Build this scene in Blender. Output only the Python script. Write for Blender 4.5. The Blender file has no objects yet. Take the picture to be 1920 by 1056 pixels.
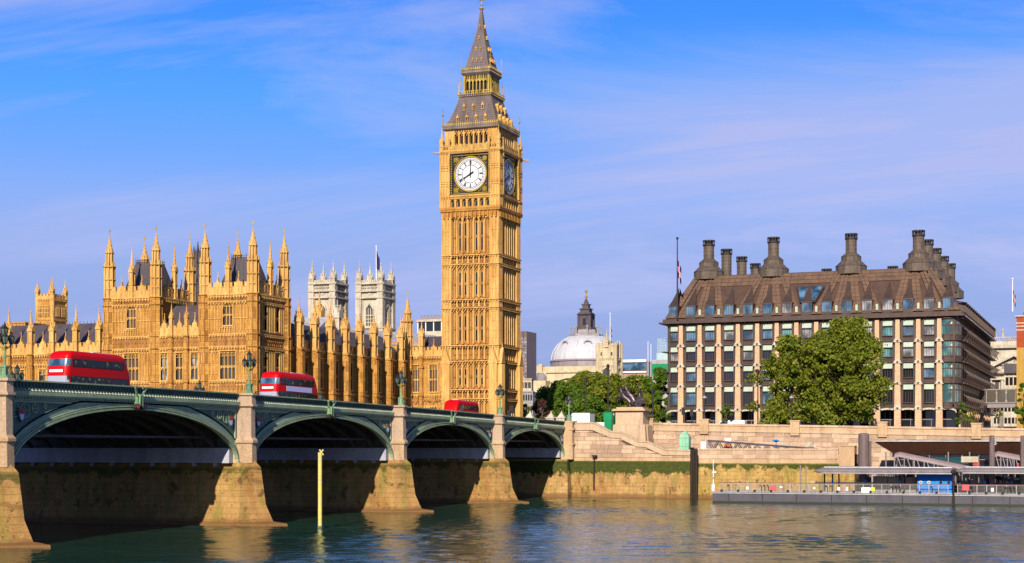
import bpy, math, random
from mathutils import Vector, Matrix
import numpy as np
R = math.radians
random.seed(7)
S = bpy.context.scene
COL = S.collection

# ---------------------------------------------------------------- camera
# world frame: +X runs west along the bridge away from the river, +Y south, Z up, water at z = 0,
# origin at the north-west abutment of the bridge.  Camera stands on the far bank, 8.2 m above low water.
CAM = (-252.6, -87.9, 8.2)
YAW = R(21.0)
FP = 3000.0
cam = bpy.data.cameras.new('camera'); cam_o = bpy.data.objects.new('camera', cam); COL.objects.link(cam_o)
cam_o.location = CAM
cam_o.rotation_euler = (R(90), 0, YAW - R(90))
cam.sensor_width = 36; cam.lens = 36 * FP / 1920
cam.shift_y = (840 - 528) / 1920
cam.clip_start = 1; cam.clip_end = 9000
S.camera = cam_o

# ---------------------------------------------------------------- sun and sky
SUN_PHI, SUN_EL = R(10), R(27)          # sun stands 10 deg north of the bridge axis, over the east bank
sd = Vector((-math.cos(SUN_PHI) * math.cos(SUN_EL), -math.sin(SUN_PHI) * math.cos(SUN_EL), math.sin(SUN_EL)))
sun = bpy.data.lights.new('sun', 'SUN'); sun.energy = 5.0; sun.angle = R(.5); sun.color = (1, .90, .76)
sun_o = bpy.data.objects.new('sun', sun); COL.objects.link(sun_o)
sun_o.rotation_euler = sd.to_track_quat('Z', 'Y').to_euler()
sun_o.location = (-100, -100, 200)

W = bpy.data.worlds.new('World'); S.world = W; W.use_nodes = True
nt = W.node_tree; nt.nodes.clear(); CF_, SF_ = math.cos(YAW), math.sin(YAW)
def wn(t, **k):
    n = nt.nodes.new(t)
    for a, b in k.items(): setattr(n, a, b)
    return n
wo = wn('ShaderNodeOutputWorld'); bg = wn('ShaderNodeBackground'); bg.inputs[1].default_value = .1
sky = wn('ShaderNodeTexSky', sky_type='NISHITA', sun_disc=False, sun_elevation=SUN_EL,
         sun_rotation=math.atan2(sd.x, sd.y))
tc = wn('ShaderNodeTexCoord'); sp = wn('ShaderNodeSeparateXYZ'); nt.links.new(tc.outputs['Generated'], sp.inputs[0])
cr = wn('ShaderNodeValToRGB')
cr.color_ramp.elements[0].position = 0; cr.color_ramp.elements[0].color = (.22, .285, .56, 1)
cr.color_ramp.elements[1].position = 1; cr.color_ramp.elements[1].color = (.008, .035, .17, 1)
for p, c in ((.08, (.235, .315, .64, 1)), (.12, (.25, .345, .70, 1)), (.15, (.21, .35, .78, 1)), (.18, (.125, .32, .84, 1)), (.215, (.06, .30, .87, 1)), (.26, (.03, .23, .85, 1)), (.33, (.02, .15, .66, 1)), (.42, (.022, .095, .40, 1)), (.62, (.013, .055, .26, 1))):
    e = cr.color_ramp.elements.new(p); e.color = c
nt.links.new(sp.outputs[2], cr.inputs[0])
# thin cloud streaks, laid out on a plane high over the city
dv = wn('ShaderNodeMath', operation='ADD'); dv.inputs[1].default_value = .16; nt.links.new(sp.outputs[2], dv.inputs[0])
dx = wn('ShaderNodeMath', operation='DIVIDE'); dy = wn('ShaderNodeMath', operation='DIVIDE')
nt.links.new(sp.outputs[0], dx.inputs[0]); nt.links.new(dv.outputs[0], dx.inputs[1])
nt.links.new(sp.outputs[1], dy.inputs[0]); nt.links.new(dv.outputs[0], dy.inputs[1])
cb = wn('ShaderNodeCombineXYZ'); nt.links.new(dx.outputs[0], cb.inputs[0]); nt.links.new(dy.outputs[0], cb.inputs[1])
mp = wn('ShaderNodeMapping'); mp.inputs['Rotation'].default_value = (0, 0, R(-24)); mp.inputs['Scale'].default_value = (1.25, .42, 1)
mp.inputs['Location'].default_value = (3.1, 1.4, 0)
nt.links.new(cb.outputs[0], mp.inputs[0])
nz = wn('ShaderNodeTexNoise'); nz.inputs['Scale'].default_value = 1.1; nz.inputs['Detail'].default_value = 7
nz.inputs['Roughness'].default_value = .64; nz.inputs['Distortion'].default_value = .7
nt.links.new(mp.outputs[0], nz.inputs['Vector'])
c2 = wn('ShaderNodeValToRGB'); c2.color_ramp.elements[0].position = .50; c2.color_ramp.elements[1].position = .70
c2.color_ramp.elements[0].color = (0, 0, 0, 1); c2.color_ramp.elements[1].color = (.85, .85, .85, 1)
nt.links.new(nz.outputs[0], c2.inputs[0])
mx = wn('ShaderNodeMix', data_type='RGBA'); # a broad lilac cloud bank over the west, thinning out to the south
rt = wn('ShaderNodeVectorMath', operation='DOT_PRODUCT'); rt.inputs[1].default_value = (SF_, -CF_, 0); nt.links.new(tc.outputs['Generated'], rt.inputs[0])
def mr(src, a, b_, c_, d_):
    m_ = wn('ShaderNodeMapRange', interpolation_type='SMOOTHSTEP'); nt.links.new(src, m_.inputs[0])
    for i_, v_ in enumerate((a, b_, c_, d_)): m_.inputs[i_ + 1].default_value = v_
    return m_.outputs[0]
wob = wn('ShaderNodeMath', operation='MULTIPLY_ADD'); wob.inputs[1].default_value = .16; nt.links.new(nz.outputs[0], wob.inputs[0]); nt.links.new(sp.outputs[2], wob.inputs[2])
bk = wn('ShaderNodeMath', operation='MULTIPLY'); nt.links.new(mr(rt.outputs['Value'], -.06, .16, 0, 1), bk.inputs[0])
bk2 = wn('ShaderNodeMath', operation='MULTIPLY'); nt.links.new(mr(wob.outputs[0], .19, .24, 0, 1), bk2.inputs[0]); nt.links.new(mr(wob.outputs[0], .27, .335, 1, 0), bk2.inputs[1])
nt.links.new(bk2.outputs[0], bk.inputs[1])
bk3 = wn('ShaderNodeMath', operation='MULTIPLY_ADD', use_clamp=True); bk3.inputs[1].default_value = .8; nt.links.new(bk.outputs[0], bk3.inputs[0]); nt.links.new(c2.outputs[0], bk3.inputs[2])
nt.links.new(bk3.outputs[0], mx.inputs[0])
nt.links.new(cr.outputs[0], mx.inputs[6]); mx.inputs[7].default_value = (.36, .405, .73, 1)
sc = wn('ShaderNodeVectorMath', operation='SCALE'); sc.inputs['Scale'].default_value = 8.9
nt.links.new(mx.outputs[2], sc.inputs[0])
m2 = wn('ShaderNodeMix', data_type='RGBA'); m2.inputs[0].default_value = .92
nt.links.new(sky.outputs[0], m2.inputs[6]); nt.links.new(sc.outputs[0], m2.inputs[7])
nt.links.new(m2.outputs[2], bg.inputs[0]); nt.links.new(bg.outputs[0], wo.inputs[0])

S.view_settings.view_transform = 'Standard'; S.view_settings.look = 'None'
S.view_settings.exposure = 0.45; S.view_settings.gamma = 1
S.view_settings.use_curve_mapping = False
S.render.engine = 'CYCLES'
S.cycles.max_bounces = 6; S.cycles.diffuse_bounces = 1; S.cycles.glossy_bounces = 4; S.cycles.transparent_max_bounces = 8

# ---------------------------------------------------------------- surveying: sight lines from the tripod to known planes
CF, SF = math.cos(YAW), math.sin(YAW)
def ray(px): u = (px - 960) / FP; return CF + SF * u, SF - CF * u
def on_x(px, X):
    a, b = ray(px); t = (X - CAM[0]) / a; return CAM[1] + b * t, t          # y, depth
def on_y(px, Y):
    a, b = ray(px); t = (Y - CAM[1]) / b; return CAM[0] + a * t, t
def on_d(px, d):
    a, b = ray(px); return CAM[0] + a * d, CAM[1] + b * d
def zat(py, d): return CAM[2] + (840 - py) * d / FP

# ---------------------------------------------------------------- mesh builder
class MB:
    def __init__(s): s.v = []; s.f = []
    def box(s, x0, x1, y0, y1, z0, z1):
        if x0 > x1: x0, x1 = x1, x0
        if y0 > y1: y0, y1 = y1, y0
        if z0 > z1: z0, z1 = z1, z0
        n = len(s.v)
        s.v += [(x0, y0, z0), (x1, y0, z0), (x1, y1, z0), (x0, y1, z0), (x0, y0, z1), (x1, y0, z1), (x1, y1, z1), (x0, y1, z1)]
        s.f += [(n, n+3, n+2, n+1), (n+4, n+5, n+6, n+7), (n, n+1, n+5, n+4), (n+1, n+2, n+6, n+5), (n+2, n+3, n+7, n+6), (n+3, n, n+4, n+7)]
        return s
    def fb(s, T, u0, u1, w0, w1, z0, z1):
        a = T(u0, w0, z0); b = T(u1, w1, z1); return s.box(a[0], b[0], a[1], b[1], a[2], b[2])
    def fr(s, p0, z0, p1, z1, cap=True):
        n = len(s.v); k = len(p0)
        s.v += [(x, y, z0) for x, y in p0] + [(x, y, z1) for x, y in p1]
        for i in range(k): j = (i + 1) % k; s.f.append((n+i, n+j, n+k+j, n+k+i))
        if cap: s.f.append(tuple(n+k-1-i for i in range(k))); s.f.append(tuple(n+k+i for i in range(k)))
        return s
    def ng(s, cx, cy, z0, z1, r0, r1=None, n=8, rot=None):
        r1 = r0 if r1 is None else r1; rot = math.pi / n if rot is None else rot
        P = lambda r: [(cx + r * math.cos(rot + 2*math.pi*i/n), cy + r * math.sin(rot + 2*math.pi*i/n)) for i in range(n)]
        return s.fr(P(max(r0, .001)), z0, P(max(r1, .001)), z1)
    def sq(s, cx, cy, z0, z1, h0, h1=None):
        h1 = h0 if h1 is None else h1
        P = lambda h: [(cx-h, cy-h), (cx+h, cy-h), (cx+h, cy+h), (cx-h, cy+h)]
        return s.fr(P(h0), z0, P(max(h1, .001)), z1)
    def lathe(s, cx, cy, prof, n=12):
        for (r0, z0), (r1, z1) in zip(prof, prof[1:]): s.ng(cx, cy, z0, z1, r0, r1, n)
        return s
    def ex(s, T, pts, w0, w1):
        n = len(s.v); k = len(pts)
        s.v += [T(u, w0, z) for u, z in pts] + [T(u, w1, z) for u, z in pts]
        for i in range(k): j = (i + 1) % k; s.f.append((n+i, n+j, n+k+j, n+k+i))
        s.f.append(tuple(n+k-1-i for i in range(k))); s.f.append(tuple(n+k+i for i in range(k)))
        return s
    def tube(s, p, q, r, r1=None, n=6):
        p, q = Vector(p), Vector(q); r1 = r if r1 is None else r1
        d = (q - p)
        if d.length < 1e-6: return s
        d.normalize(); a = d.orthogonal().normalized(); b = d.cross(a); m = len(s.v)
        for c, rr in ((p, r), (q, r1)):
            for i in range(n):
                t = 2*math.pi*i/n; s.v.append(tuple(c + a*rr*math.cos(t) + b*rr*math.sin(t)))
        for i in range(n): j = (i+1) % n; s.f.append((m+i, m+j, m+n+j, m+n+i))
        s.f.append(tuple(m+n-1-i for i in range(n))); s.f.append(tuple(m+n+i for i in range(n)))
        return s
    def ball(s, c, r, n=8, m=5, sz=1):
        pr = []
        for i in range(m + 1): t = math.pi * i / m; pr.append((r*math.sin(t), c[2] - r*sz*math.cos(t)))
        return s.lathe(c[0], c[1], pr, n)
    def quad(s, a, b, c, d):
        n = len(s.v); s.v += [tuple(a), tuple(b), tuple(c), tuple(d)]; s.f.append((n, n+1, n+2, n+3)); return s
    def plate(s, a, b, c, d, th):
        a, b, c, d = map(Vector, (a, b, c, d)); nn = (b-a).cross(d-a).normalized() * th; n = len(s.v)
        s.v += [tuple(p) for p in (a, b, c, d, a+nn, b+nn, c+nn, d+nn)]
        s.f += [(n, n+3, n+2, n+1), (n+4, n+5, n+6, n+7), (n, n+1, n+5, n+4), (n+1, n+2, n+6, n+5), (n+2, n+3, n+7, n+6), (n+3, n, n+4, n+7)]
        return s
    def add(s, o, dx=0, dy=0, dz=0):
        n = len(s.v); s.v += [(x+dx, y+dy, z+dz) for x, y, z in o.v]; s.f += [tuple(i+n for i in f) for f in o.f]; return s
    def mesh(s, name, mat, off=(0, 0, 0)):
        me = bpy.data.meshes.new(name)
        me.from_pydata([(x-off[0], y-off[1], z-off[2]) for x, y, z in s.v], [], s.f)
        if mat: me.materials.append(mat)
        me.update(); return me

def fE(X): return lambda u, w, z: (X - w, u, z)       # wall facing the river (east)
def fN(Y): return lambda u, w, z: (u, Y - w, z)       # wall facing north
def fW(X): return lambda u, w, z: (X + w, u, z)
def fS(Y): return lambda u, w, z: (u, Y + w, z)

def tag(o, label=None, cat=None, group=None, kind=None):
    if label: o['label'] = label
    if cat: o['category'] = cat
    if group: o['group'] = group
    if kind: o['kind'] = kind
    return o
ROOT = {}
def thing(name, label, cat, loc, group=None, rz=0):
    o = bpy.data.objects.new(name, None); o.empty_display_size = .5
    COL.objects.link(o); o.location = loc; o.rotation_euler = (0, 0, rz)
    ROOT[o.name] = Vector(loc) if rz == 0 else None
    return tag(o, label, cat, group)
def rootof(o):
    while o.parent: o = o.parent
    return o
def part(name, mb, mat, parent, label=None, kind=None, smooth=False):
    off = Vector((0, 0, 0)); q = parent
    while q: off = off + Vector(q.location); q = q.parent
    me = mb.mesh(name, mat, tuple(off)) if isinstance(mb, MB) else mb
    o = bpy.data.objects.new(name, me); COL.objects.link(o); o.parent = parent
    if smooth:
        for p in me.polygons: p.use_smooth = True
    return tag(o, label, None, None, kind)
def inst(name, me, parent, loc, rz=0, sc=1, label=None):
    """a part whose mesh data is shared; loc in world coordinates"""
    r = rootof(parent)
    o = bpy.data.objects.new(name, me); COL.objects.link(o); o.parent = parent
    o.location = Vector(loc) - Vector(r.location); o.rotation_euler = (0, 0, rz)
    o.scale = (sc, sc, sc) if not isinstance(sc, tuple) else sc
    return tag(o, label)
def sub(name, me, parent, loc=(0, 0, 0), label=None):
    o = bpy.data.objects.new(name, me); COL.objects.link(o); o.parent = parent; o.location = loc
    return tag(o, label)
def single(name, mb, mat, label, cat, group=None, kind=None, smooth=False):
    xs = np.array(mb.v); c = ((xs[:, 0].min()+xs[:, 0].max())/2, (xs[:, 1].min()+xs[:, 1].max())/2, xs[:, 2].min())
    me = mb.mesh(name, mat, c); o = bpy.data.objects.new(name, me); COL.objects.link(o); o.location = c
    if smooth:
        for p in me.polygons: p.use_smooth = True
    return tag(o, label, cat, group, kind)
def copy_tree(o, parent=None):
    c = o.copy(); COL.objects.link(c); c.parent = parent
    for ch in list(o.children): copy_tree(ch, c)
    return c

# ---------------------------------------------------------------- materials
def mat(name, col, rough=.8, metal=0, spec=.3):
    m = bpy.data.materials.new(name); m.use_nodes = True; b = m.node_tree.nodes['Principled BSDF']
    b.inputs['Base Color'].default_value = (*col, 1); b.inputs['Roughness'].default_value = rough
    b.inputs['Metallic'].default_value = metal; b.inputs['Specular IOR Level'].default_value = spec
    return m
class NB:
    def __init__(s, m): s.t = m.node_tree; s.b = s.t.nodes['Principled BSDF']
    def n(s, t, **k):
        x = s.t.nodes.new(t)
        for a, b in k.items(): setattr(x, a, b)
        return x
    def l(s, a, b): s.t.links.new(a, b)
    def pos(s, sc=(1, 1, 1)):
        g = s.n('ShaderNodeNewGeometry'); m = s.n('ShaderNodeMapping'); m.inputs['Scale'].default_value = sc
        s.l(g.outputs['Position'], m.inputs[0]); return m.outputs[0]
    def noise(s, v, scale, det=4, rough=.55):
        x = s.n('ShaderNodeTexNoise'); x.inputs['Scale'].default_value = scale; x.inputs['Detail'].default_value = det
        x.inputs['Roughness'].default_value = rough; s.l(v, x.inputs['Vector']); return x.outputs[0]
    def ramp(s, f, pts):
        r = s.n('ShaderNodeValToRGB'); e = r.color_ramp.elements
        g = lambda c: (*c, 1) if hasattr(c, '__len__') else (c, c, c, 1)
        e[0].position, e[0].color = pts[0][0], g(pts[0][1]); e[1].position, e[1].color = pts[-1][0], g(pts[-1][1])
        for p, c in pts[1:-1]: q = e.new(p); q.color = g(c)
        s.l(f, r.inputs[0]); return r.outputs[0]
    def mix(s, f, a, b, mode='MIX'):
        x = s.n('ShaderNodeMix', data_type='RGBA', blend_type=mode)
        for i, q in ((0, f), (6, a), (7, b)):
            if hasattr(q, 'is_linked') or hasattr(q, 'node'): s.l(q, x.inputs[i])
            elif i == 0: x.inputs[0].default_value = q
            else: x.inputs[i].default_value = (*q, 1) if hasattr(q, '__len__') else (q, q, q, 1)
        return x.outputs[2]
    def math(s, op, a, b=0):
        x = s.n('ShaderNodeMath', operation=op)
        for i, q in ((0, a), (1, b)):
            if hasattr(q, 'node'): s.l(q, x.inputs[i])
            else: x.inputs[i].default_value = q
        return x.outputs[0]
    def wallv(s):
        g = s.n('ShaderNodeNewGeometry'); p = s.n('ShaderNodeSeparateXYZ'); s.l(g.outputs['Position'], p.inputs[0])
        a = s.math('ADD', p.outputs[0], p.outputs[1]); c = s.n('ShaderNodeCombineXYZ')
        s.l(a, c.inputs[0]); s.l(p.outputs[2], c.inputs[1]); return c.outputs[0], p.outputs[2]
    def brick(s, v, bw, bh, mortar=.02):
        x = s.n('ShaderNodeTexBrick'); s.l(v, x.inputs['Vector']); x.inputs['Scale'].default_value = 1
        x.inputs['Brick Width'].default_value = bw; x.inputs['Row Height'].default_value = bh
        x.inputs['Mortar Size'].default_value = mortar; x.inputs['Color1'].default_value = (1, 1, 1, 1)
        x.inputs['Color2'].default_value = (.78, .78, .78, 1); x.inputs['Mortar'].default_value = (.35, .35, .35, 1)
        return x.outputs['Color'], x.outputs['Fac']
    def bump(s, h, st=.3, d=.05):
        x = s.n('ShaderNodeBump'); x.inputs['Strength'].default_value = st; x.inputs['Distance'].default_value = d
        s.l(h, x.inputs['Height']); s.l(x.outputs[0], s.b.inputs['Normal'])
    def out(s, c): s.l(c, s.b.inputs['Base Color'])

def stone(name, c1, c2, dark, bw=1.0, bh=.4, streak=.45, rough=.85, jo=.6, carve=0):
    m = mat(name, c1, rough, 0, .2); q = NB(m)
    n1 = q.noise(q.pos((.35, .35, .18)), 1, 6, .6); c = q.mix(q.ramp(n1, [(.35, 0), (.65, 1)]), c1, c2)
    v, z = q.wallv(); bc, bf = q.brick(v, bw, bh, .015); c = q.mix(jo, c, q.mix(1, c, bc, 'MULTIPLY'))
    if carve:      # fine blind tracery: narrow upright panels drawn by painted groove shade
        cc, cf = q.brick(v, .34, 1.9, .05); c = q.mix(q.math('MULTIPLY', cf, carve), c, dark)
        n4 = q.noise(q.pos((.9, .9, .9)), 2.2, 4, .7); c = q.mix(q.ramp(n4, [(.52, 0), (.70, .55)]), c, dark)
    n2 = q.noise(q.pos((1.6, 1.6, .22)), 1, 5, .6)
    c = q.mix(q.ramp(n2, [(.48, 0), (.72, streak)]), c, dark)
    n3 = q.noise(q.pos(), 6, 3, .6); c = q.mix(.55, c, q.mix(1, c, q.ramp(n3, [(.3, .55), (.7, 1.25)]), 'MULTIPLY'))
    q.out(c); q.bump(n3, .5, .06); return m

HONEY = stone('honey_limestone', (.66, .35, .085), (.52, .25, .052), (.20, .072, .014), .9, .38, .66, jo=.75, carve=.65)  # wall tone browned to carry the shade between the ribs
CARVED = stone('carved_limestone', (.48, .23, .065), (.33, .145, .04), (.12, .05, .015), .35, .22, .9)  # grime and carving shade both put into this browner tone
TRIM = stone('moulded_limestone', (.76, .45, .145), (.60, .325, .09), (.24, .10, .026), .8, 9, .6)
PALE = stone('pale_portland_stone', (.62, .555, .43), (.48, .415, .31), (.22, .165, .11), 1.2, .5, .6)
CREAM = stone('cream_stone', (.64, .53, .34), (.52, .42, .26), (.26, .19, .10), 1.2, .5, .45)
GRAN = stone('pink_granite', (.56, .405, .265), (.46, .325, .21), (.24, .16, .10), 50, 50, .45, .8, 0)
GRAN2 = stone('warm_granite', (.56, .385, .225), (.44, .285, .16), (.22, .14, .07), 50, 50, .45, .8, 0)
SANDY = stone('pink_sandstone', (.73, .455, .28), (.66, .385, .225), (.36, .2, .12), 1.2, .33, .2, .8, .6)

def patina(name, c1, c2, rough=.6, metal=0, sc=(.5, .5, .2), fine=5, spec=.3):
    m = mat(name, c1, rough, metal, spec); q = NB(m)
    c = q.mix(q.ramp(q.noise(q.pos(sc), 1.4, 6, .65), [(.35, 0), (.68, 1)]), c1, c2)
    n = q.noise(q.pos(), fine, 3); c = q.mix(.5, c, q.mix(1, c, q.ramp(n, [(.3, .6), (.7, 1.2)]), 'MULTIPLY'))
    q.out(c); q.bump(n, .25, .03); return m
SLATE = patina('slate', (.085, .068, .075), (.055, .045, .055), .6)
LEAD = patina('lead_sheet', (.42, .41, .43), (.30, .29, .31), .5, 0, (.8, .8, .1))
SPIRE = patina('cast_iron_roof_plates', (.16, .125, .12), (.10, .078, .078), .5)
DARKST = patina('sooty_stone', (.10, .08, .085), (.055, .045, .055), .8)
GILT = patina('gilding', (.75, .50, .06), (.50, .30, .03), .35, .6)
GILTP = patina('gold_paint', (.58, .40, .07), (.20, .12, .03), .5, .2, fine=7)
IRON = patina('black_iron', (.02, .019, .02), (.035, .03, .028), .5)
BRGREEN = patina('bridge_green_paint', (.23, .33, .24), (.16, .245, .18), .5, 0, (.3, .3, .8))
BRDARK = patina('bridge_dark_green_paint', (.075, .135, .105), (.05, .10, .08), .5)
BRLIGHT = patina('bridge_pale_green_paint', (.34, .42, .25), (.23, .30, .18), .5)
LAMPG = patina('lamp_green_paint', (.20, .33, .17), (.10, .19, .11), .5)
UNDER = patina('under_deck_iron', (.10, .085, .08), (.06, .052, .05), .7)  # shade below the deck put into a darker iron tone
GREYP = patina('grey_painted_skewback', (.42, .42, .46), (.30, .30, .34), .7)
RED = mat('red_bus_paint', (.50, .001, .003), .45, 0, .15)
WHITE = patina('white_paint', (.80, .80, .80), (.70, .70, .71), .5)
BLIND = mat('blank_white_display', (.85, .86, .88), .5)
ADV = mat('pale_blue_advert_board', (.50, .55, .80), .4)
RUBBER = mat('rubber', (.02, .02, .02), .8)
BRONZE = patina('dark_bronze_cladding', (.085, .055, .042), (.055, .036, .03), .5, .2)
BROOF = patina('brown_bronze_roof', (.18, .108, .068), (.115, .07, .047), .55, .1, (.4, .4, .4))
BROOFD = patina('dark_bronze_roof_recess', (.10, .058, .042), (.07, .04, .03), .6, .1)
CHIM = patina('weathered_bronze_chimney', (.14, .105, .075), (.075, .055, .045), .55, .15, (1.2, 1.2, .4))
VERD = patina('verdigris', (.16, .30, .20), (.10, .17, .12), .6)
SHELF = patina('pale_green_light_shelf', (.40, .47, .36), (.33, .40, .32), .5)
def glass(name, c, rough=.08, spec=.8):
    m = mat(name, c, rough, 0, spec); q = NB(m); n = q.noise(q.pos(), .8, 2); q.bump(n, .15, .02); return m
def glass2(name, c1, c2, rough=.1):  # sky reflections painted as soft lighter patches in the base colour
    m = mat(name, c1, rough, 0, .7); q = NB(m); q.out(q.mix(q.ramp(q.noise(q.pos((.5, .5, .35)), 1, 3, .5), [(.42, 0), (.6, 1)]), c1, c2)); q.bump(q.noise(q.pos(), .8, 2), .15, .02); return m
GLASSD = glass('dark_glass', (.012, .014, .018))
GLASSB = glass2('sky_patch_blue_glass', (.015, .045, .085), (.10, .19, .29))
GLASST = glass2('sky_patch_teal_glass', (.02, .08, .09), (.11, .27, .27))
GLASSP = glass('leaded_glass', (.06, .055, .055), .25, .6)
GLASSW = glass2('sky_patch_pale_glass', (.07, .075, .08), (.34, .34, .34))
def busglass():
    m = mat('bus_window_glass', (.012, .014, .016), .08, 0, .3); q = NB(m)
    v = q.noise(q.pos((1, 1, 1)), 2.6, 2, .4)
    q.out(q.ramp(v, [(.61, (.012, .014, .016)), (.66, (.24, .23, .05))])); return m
BUSGL = busglass()
GREYM = patina('grey_painted_steel', (.26, .22, .22), (.19, .16, .165), .5)
HULL = patina('pontoon_hull_paint', (.085, .08, .095), (.06, .055, .07), .55)
MAROON = mat('maroon_trim', (.13, .05, .05), .6)
BLUE = patina('bright_blue_panel', (.0, .24, .80), (.0, .20, .68), .45)
GALV = patina('galvanised_steel', (.42, .40, .39), (.31, .30, .30), .45, .3)
PILE = patina('rusty_pile_steel', (.17, .12, .11), (.11, .08, .075), .7, 0, (2, 2, .3))
ORANGE = mat('orange_paint', (.75, .16, .02), .5)
YELLOW = mat('yellow_paint', (.72, .62, .03), .55)
GREENBOX = patina('green_container_paint', (.0, .25, .09), (.0, .20, .07), .5)
COPPER = patina('copper_green', (.25, .50, .33), (.18, .38, .26), .6)
REDB = stone('red_brick', (.42, .085, .03), (.34, .06, .02), (.16, .04, .02), .3, .1, .3)
YELB = stone('yellow_brick', (.55, .34, .08), (.45, .26, .06), (.25, .14, .04), .3, .1, .3)
CONC = patina('concrete', (.34, .31, .30), (.26, .24, .235), .8)
ASPH = patina('asphalt', (.05, .05, .052), (.04, .04, .042), .9)
PAVE = patina('paving', (.30, .28, .25), (.24, .22, .20), .9)
BRZST = patina('statue_bronze', (.10, .075, .085), (.045, .035, .042), .35, .5)
BARK = patina('bark', (.10, .075, .05), (.05, .038, .028), .9)
FLAGR = mat('flag_red', (.6, .03, .04), .7); FLAGB = mat('flag_blue', (.015, .02, .10), .7); FLAGW = mat('flag_white', (.75, .75, .78), .7)
TIMBER = patina('tarred_timber', (.035, .022, .016), (.02, .014, .012), .8, 0, (2, 2, .3))
POLEY = None

def tidal(name, dry1, dry2, z_hi, z_lo, green=1.0):
    """river masonry: warm weathered stone, a weed band below the high water mark, brown silt at the foot"""
    m = mat(name, dry1, .85, 0, .2); q = NB(m); v, z = q.wallv()
    n1 = q.noise(q.pos((.45, .45, .3)), 1, 6, .65)
    c = q.mix(q.ramp(n1, [(.35, 0), (.66, 1)]), dry1, dry2)
    bc, bf = q.brick(v, 2.0, .62, .035); c = q.mix(.6, c, q.mix(1, c, bc, 'MULTIPLY'))
    gs = q.noise(q.pos((1.0, 1.0, .10)), .9, 5, .6); c = q.mix(q.ramp(gs, [(.50, 0), (.60, .6)]), c, (.19, .175, .03))
    rs = q.noise(q.pos((.7, .7, .5)), .8, 5, .7); c = q.mix(q.ramp(rs, [(.54, 0), (.64, .55)]), c, (.30, .115, .03))
    st = q.noise(q.pos((1.1, 1.1, .12)), 1, 5, .65); c = q.mix(q.ramp(st, [(.5, 0), (.72, .7)]), c, (.17, .095, .035))
    n2 = q.noise(q.pos((.55, .55, .5)), 1.2, 7, .7)
    zz = q.math('ADD', z, q.math('MULTIPLY', q.math('SUBTRACT', n2, .5), 4.6))
    band = q.math('MULTIPLY', q.ramp(q.math('DIVIDE', q.math('SUBTRACT', zz, z_lo), .35), [(0, 0), (1, 1)]),
                  q.ramp(q.math('DIVIDE', q.math('SUBTRACT', z_hi, z), .35), [(0, 0), (1, 1)]))
    alg = q.mix(q.ramp(q.noise(q.pos(), 2.2, 5, .7), [(.35, 0), (.7, 1)]), (.014, .032, .003), (.06, .075, .010))
    c = q.mix(q.math('MULTIPLY', band, .95 * green), c, alg)
    # isolated stains further down
    sp_ = q.math('MULTIPLY', q.ramp(q.noise(q.pos((.5, .5, .4)), 1.7, 6, .75), [(.57, 0), (.61, 1)]), q.ramp(q.math('DIVIDE', q.math('SUBTRACT', z_lo + .6, z), .8), [(0, 0), (1, 1)]))
    c = q.mix(q.math('MULTIPLY', sp_, .8), c, (.10, .055, .015))
    foot = q.ramp(q.math('DIVIDE', q.math('SUBTRACT', q.math('ADD', z, q.math('MULTIPLY', q.math('SUBTRACT', n2, .5), 1.2)), .35), .5), [(0, 1), (1, 0)])
    c = q.mix(q.math('MULTIPLY', foot, .85), c, (.17, .085, .03))
    n3 = q.noise(q.pos(), 5, 4, .65); c = q.mix(.5, c, q.mix(1, c, q.ramp(n3, [(.3, .6), (.7, 1.2)]), 'MULTIPLY'))
    q.out(c); q.bump(n3, .6, .08); return m
QUAY = tidal('quay_masonry', (.50, .31, .12), (.36, .20, .065), 6.25, 3.75)
QUAYL = tidal('long_quay_masonry', (.52, .34, .11), (.36, .225, .06), 5.85, 4.75)
PIERM = tidal('pier_masonry', (.46, .27, .095), (.31, .165, .05), 6.3, 5.3, .8)

def leafmat(name, c1, c2, c3):
    m = mat(name, c1, .55, 0, .25); q = NB(m)
    g = q.n('ShaderNodeNewGeometry')
    c = q.mix(q.ramp(q.noise(q.pos(), .55, 3, .6), [(.35, 0), (.65, 1)]), c1, c2)
    c = q.mix(q.ramp(g.outputs['Random Per Island'], [(.55, 0), (.95, .8)]), c, c3)
    q.out(c)
    tr = q.n('ShaderNodeBsdfTranslucent'); q.l(c, tr.inputs[0]); ad = q.n('ShaderNodeMixShader'); ad.inputs[0].default_value = .4
    q.l(q.b.outputs[0], ad.inputs[1]); q.l(tr.outputs[0], ad.inputs[2]); q.l(ad.outputs[0], q.t.nodes['Material Output'].inputs[0])
    return m
LEAF = leafmat('plane_leaves', (.19, .225, .015), (.12, .17, .012), (.32, .30, .04))
LEAFG = leafmat('fresh_green_leaves', (.10, .20, .012), (.065, .14, .012), (.20, .25, .03))
LEAFP = leafmat('copper_beech_leaves', (.11, .04, .04), (.07, .028, .03), (.15, .06, .04))
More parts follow.
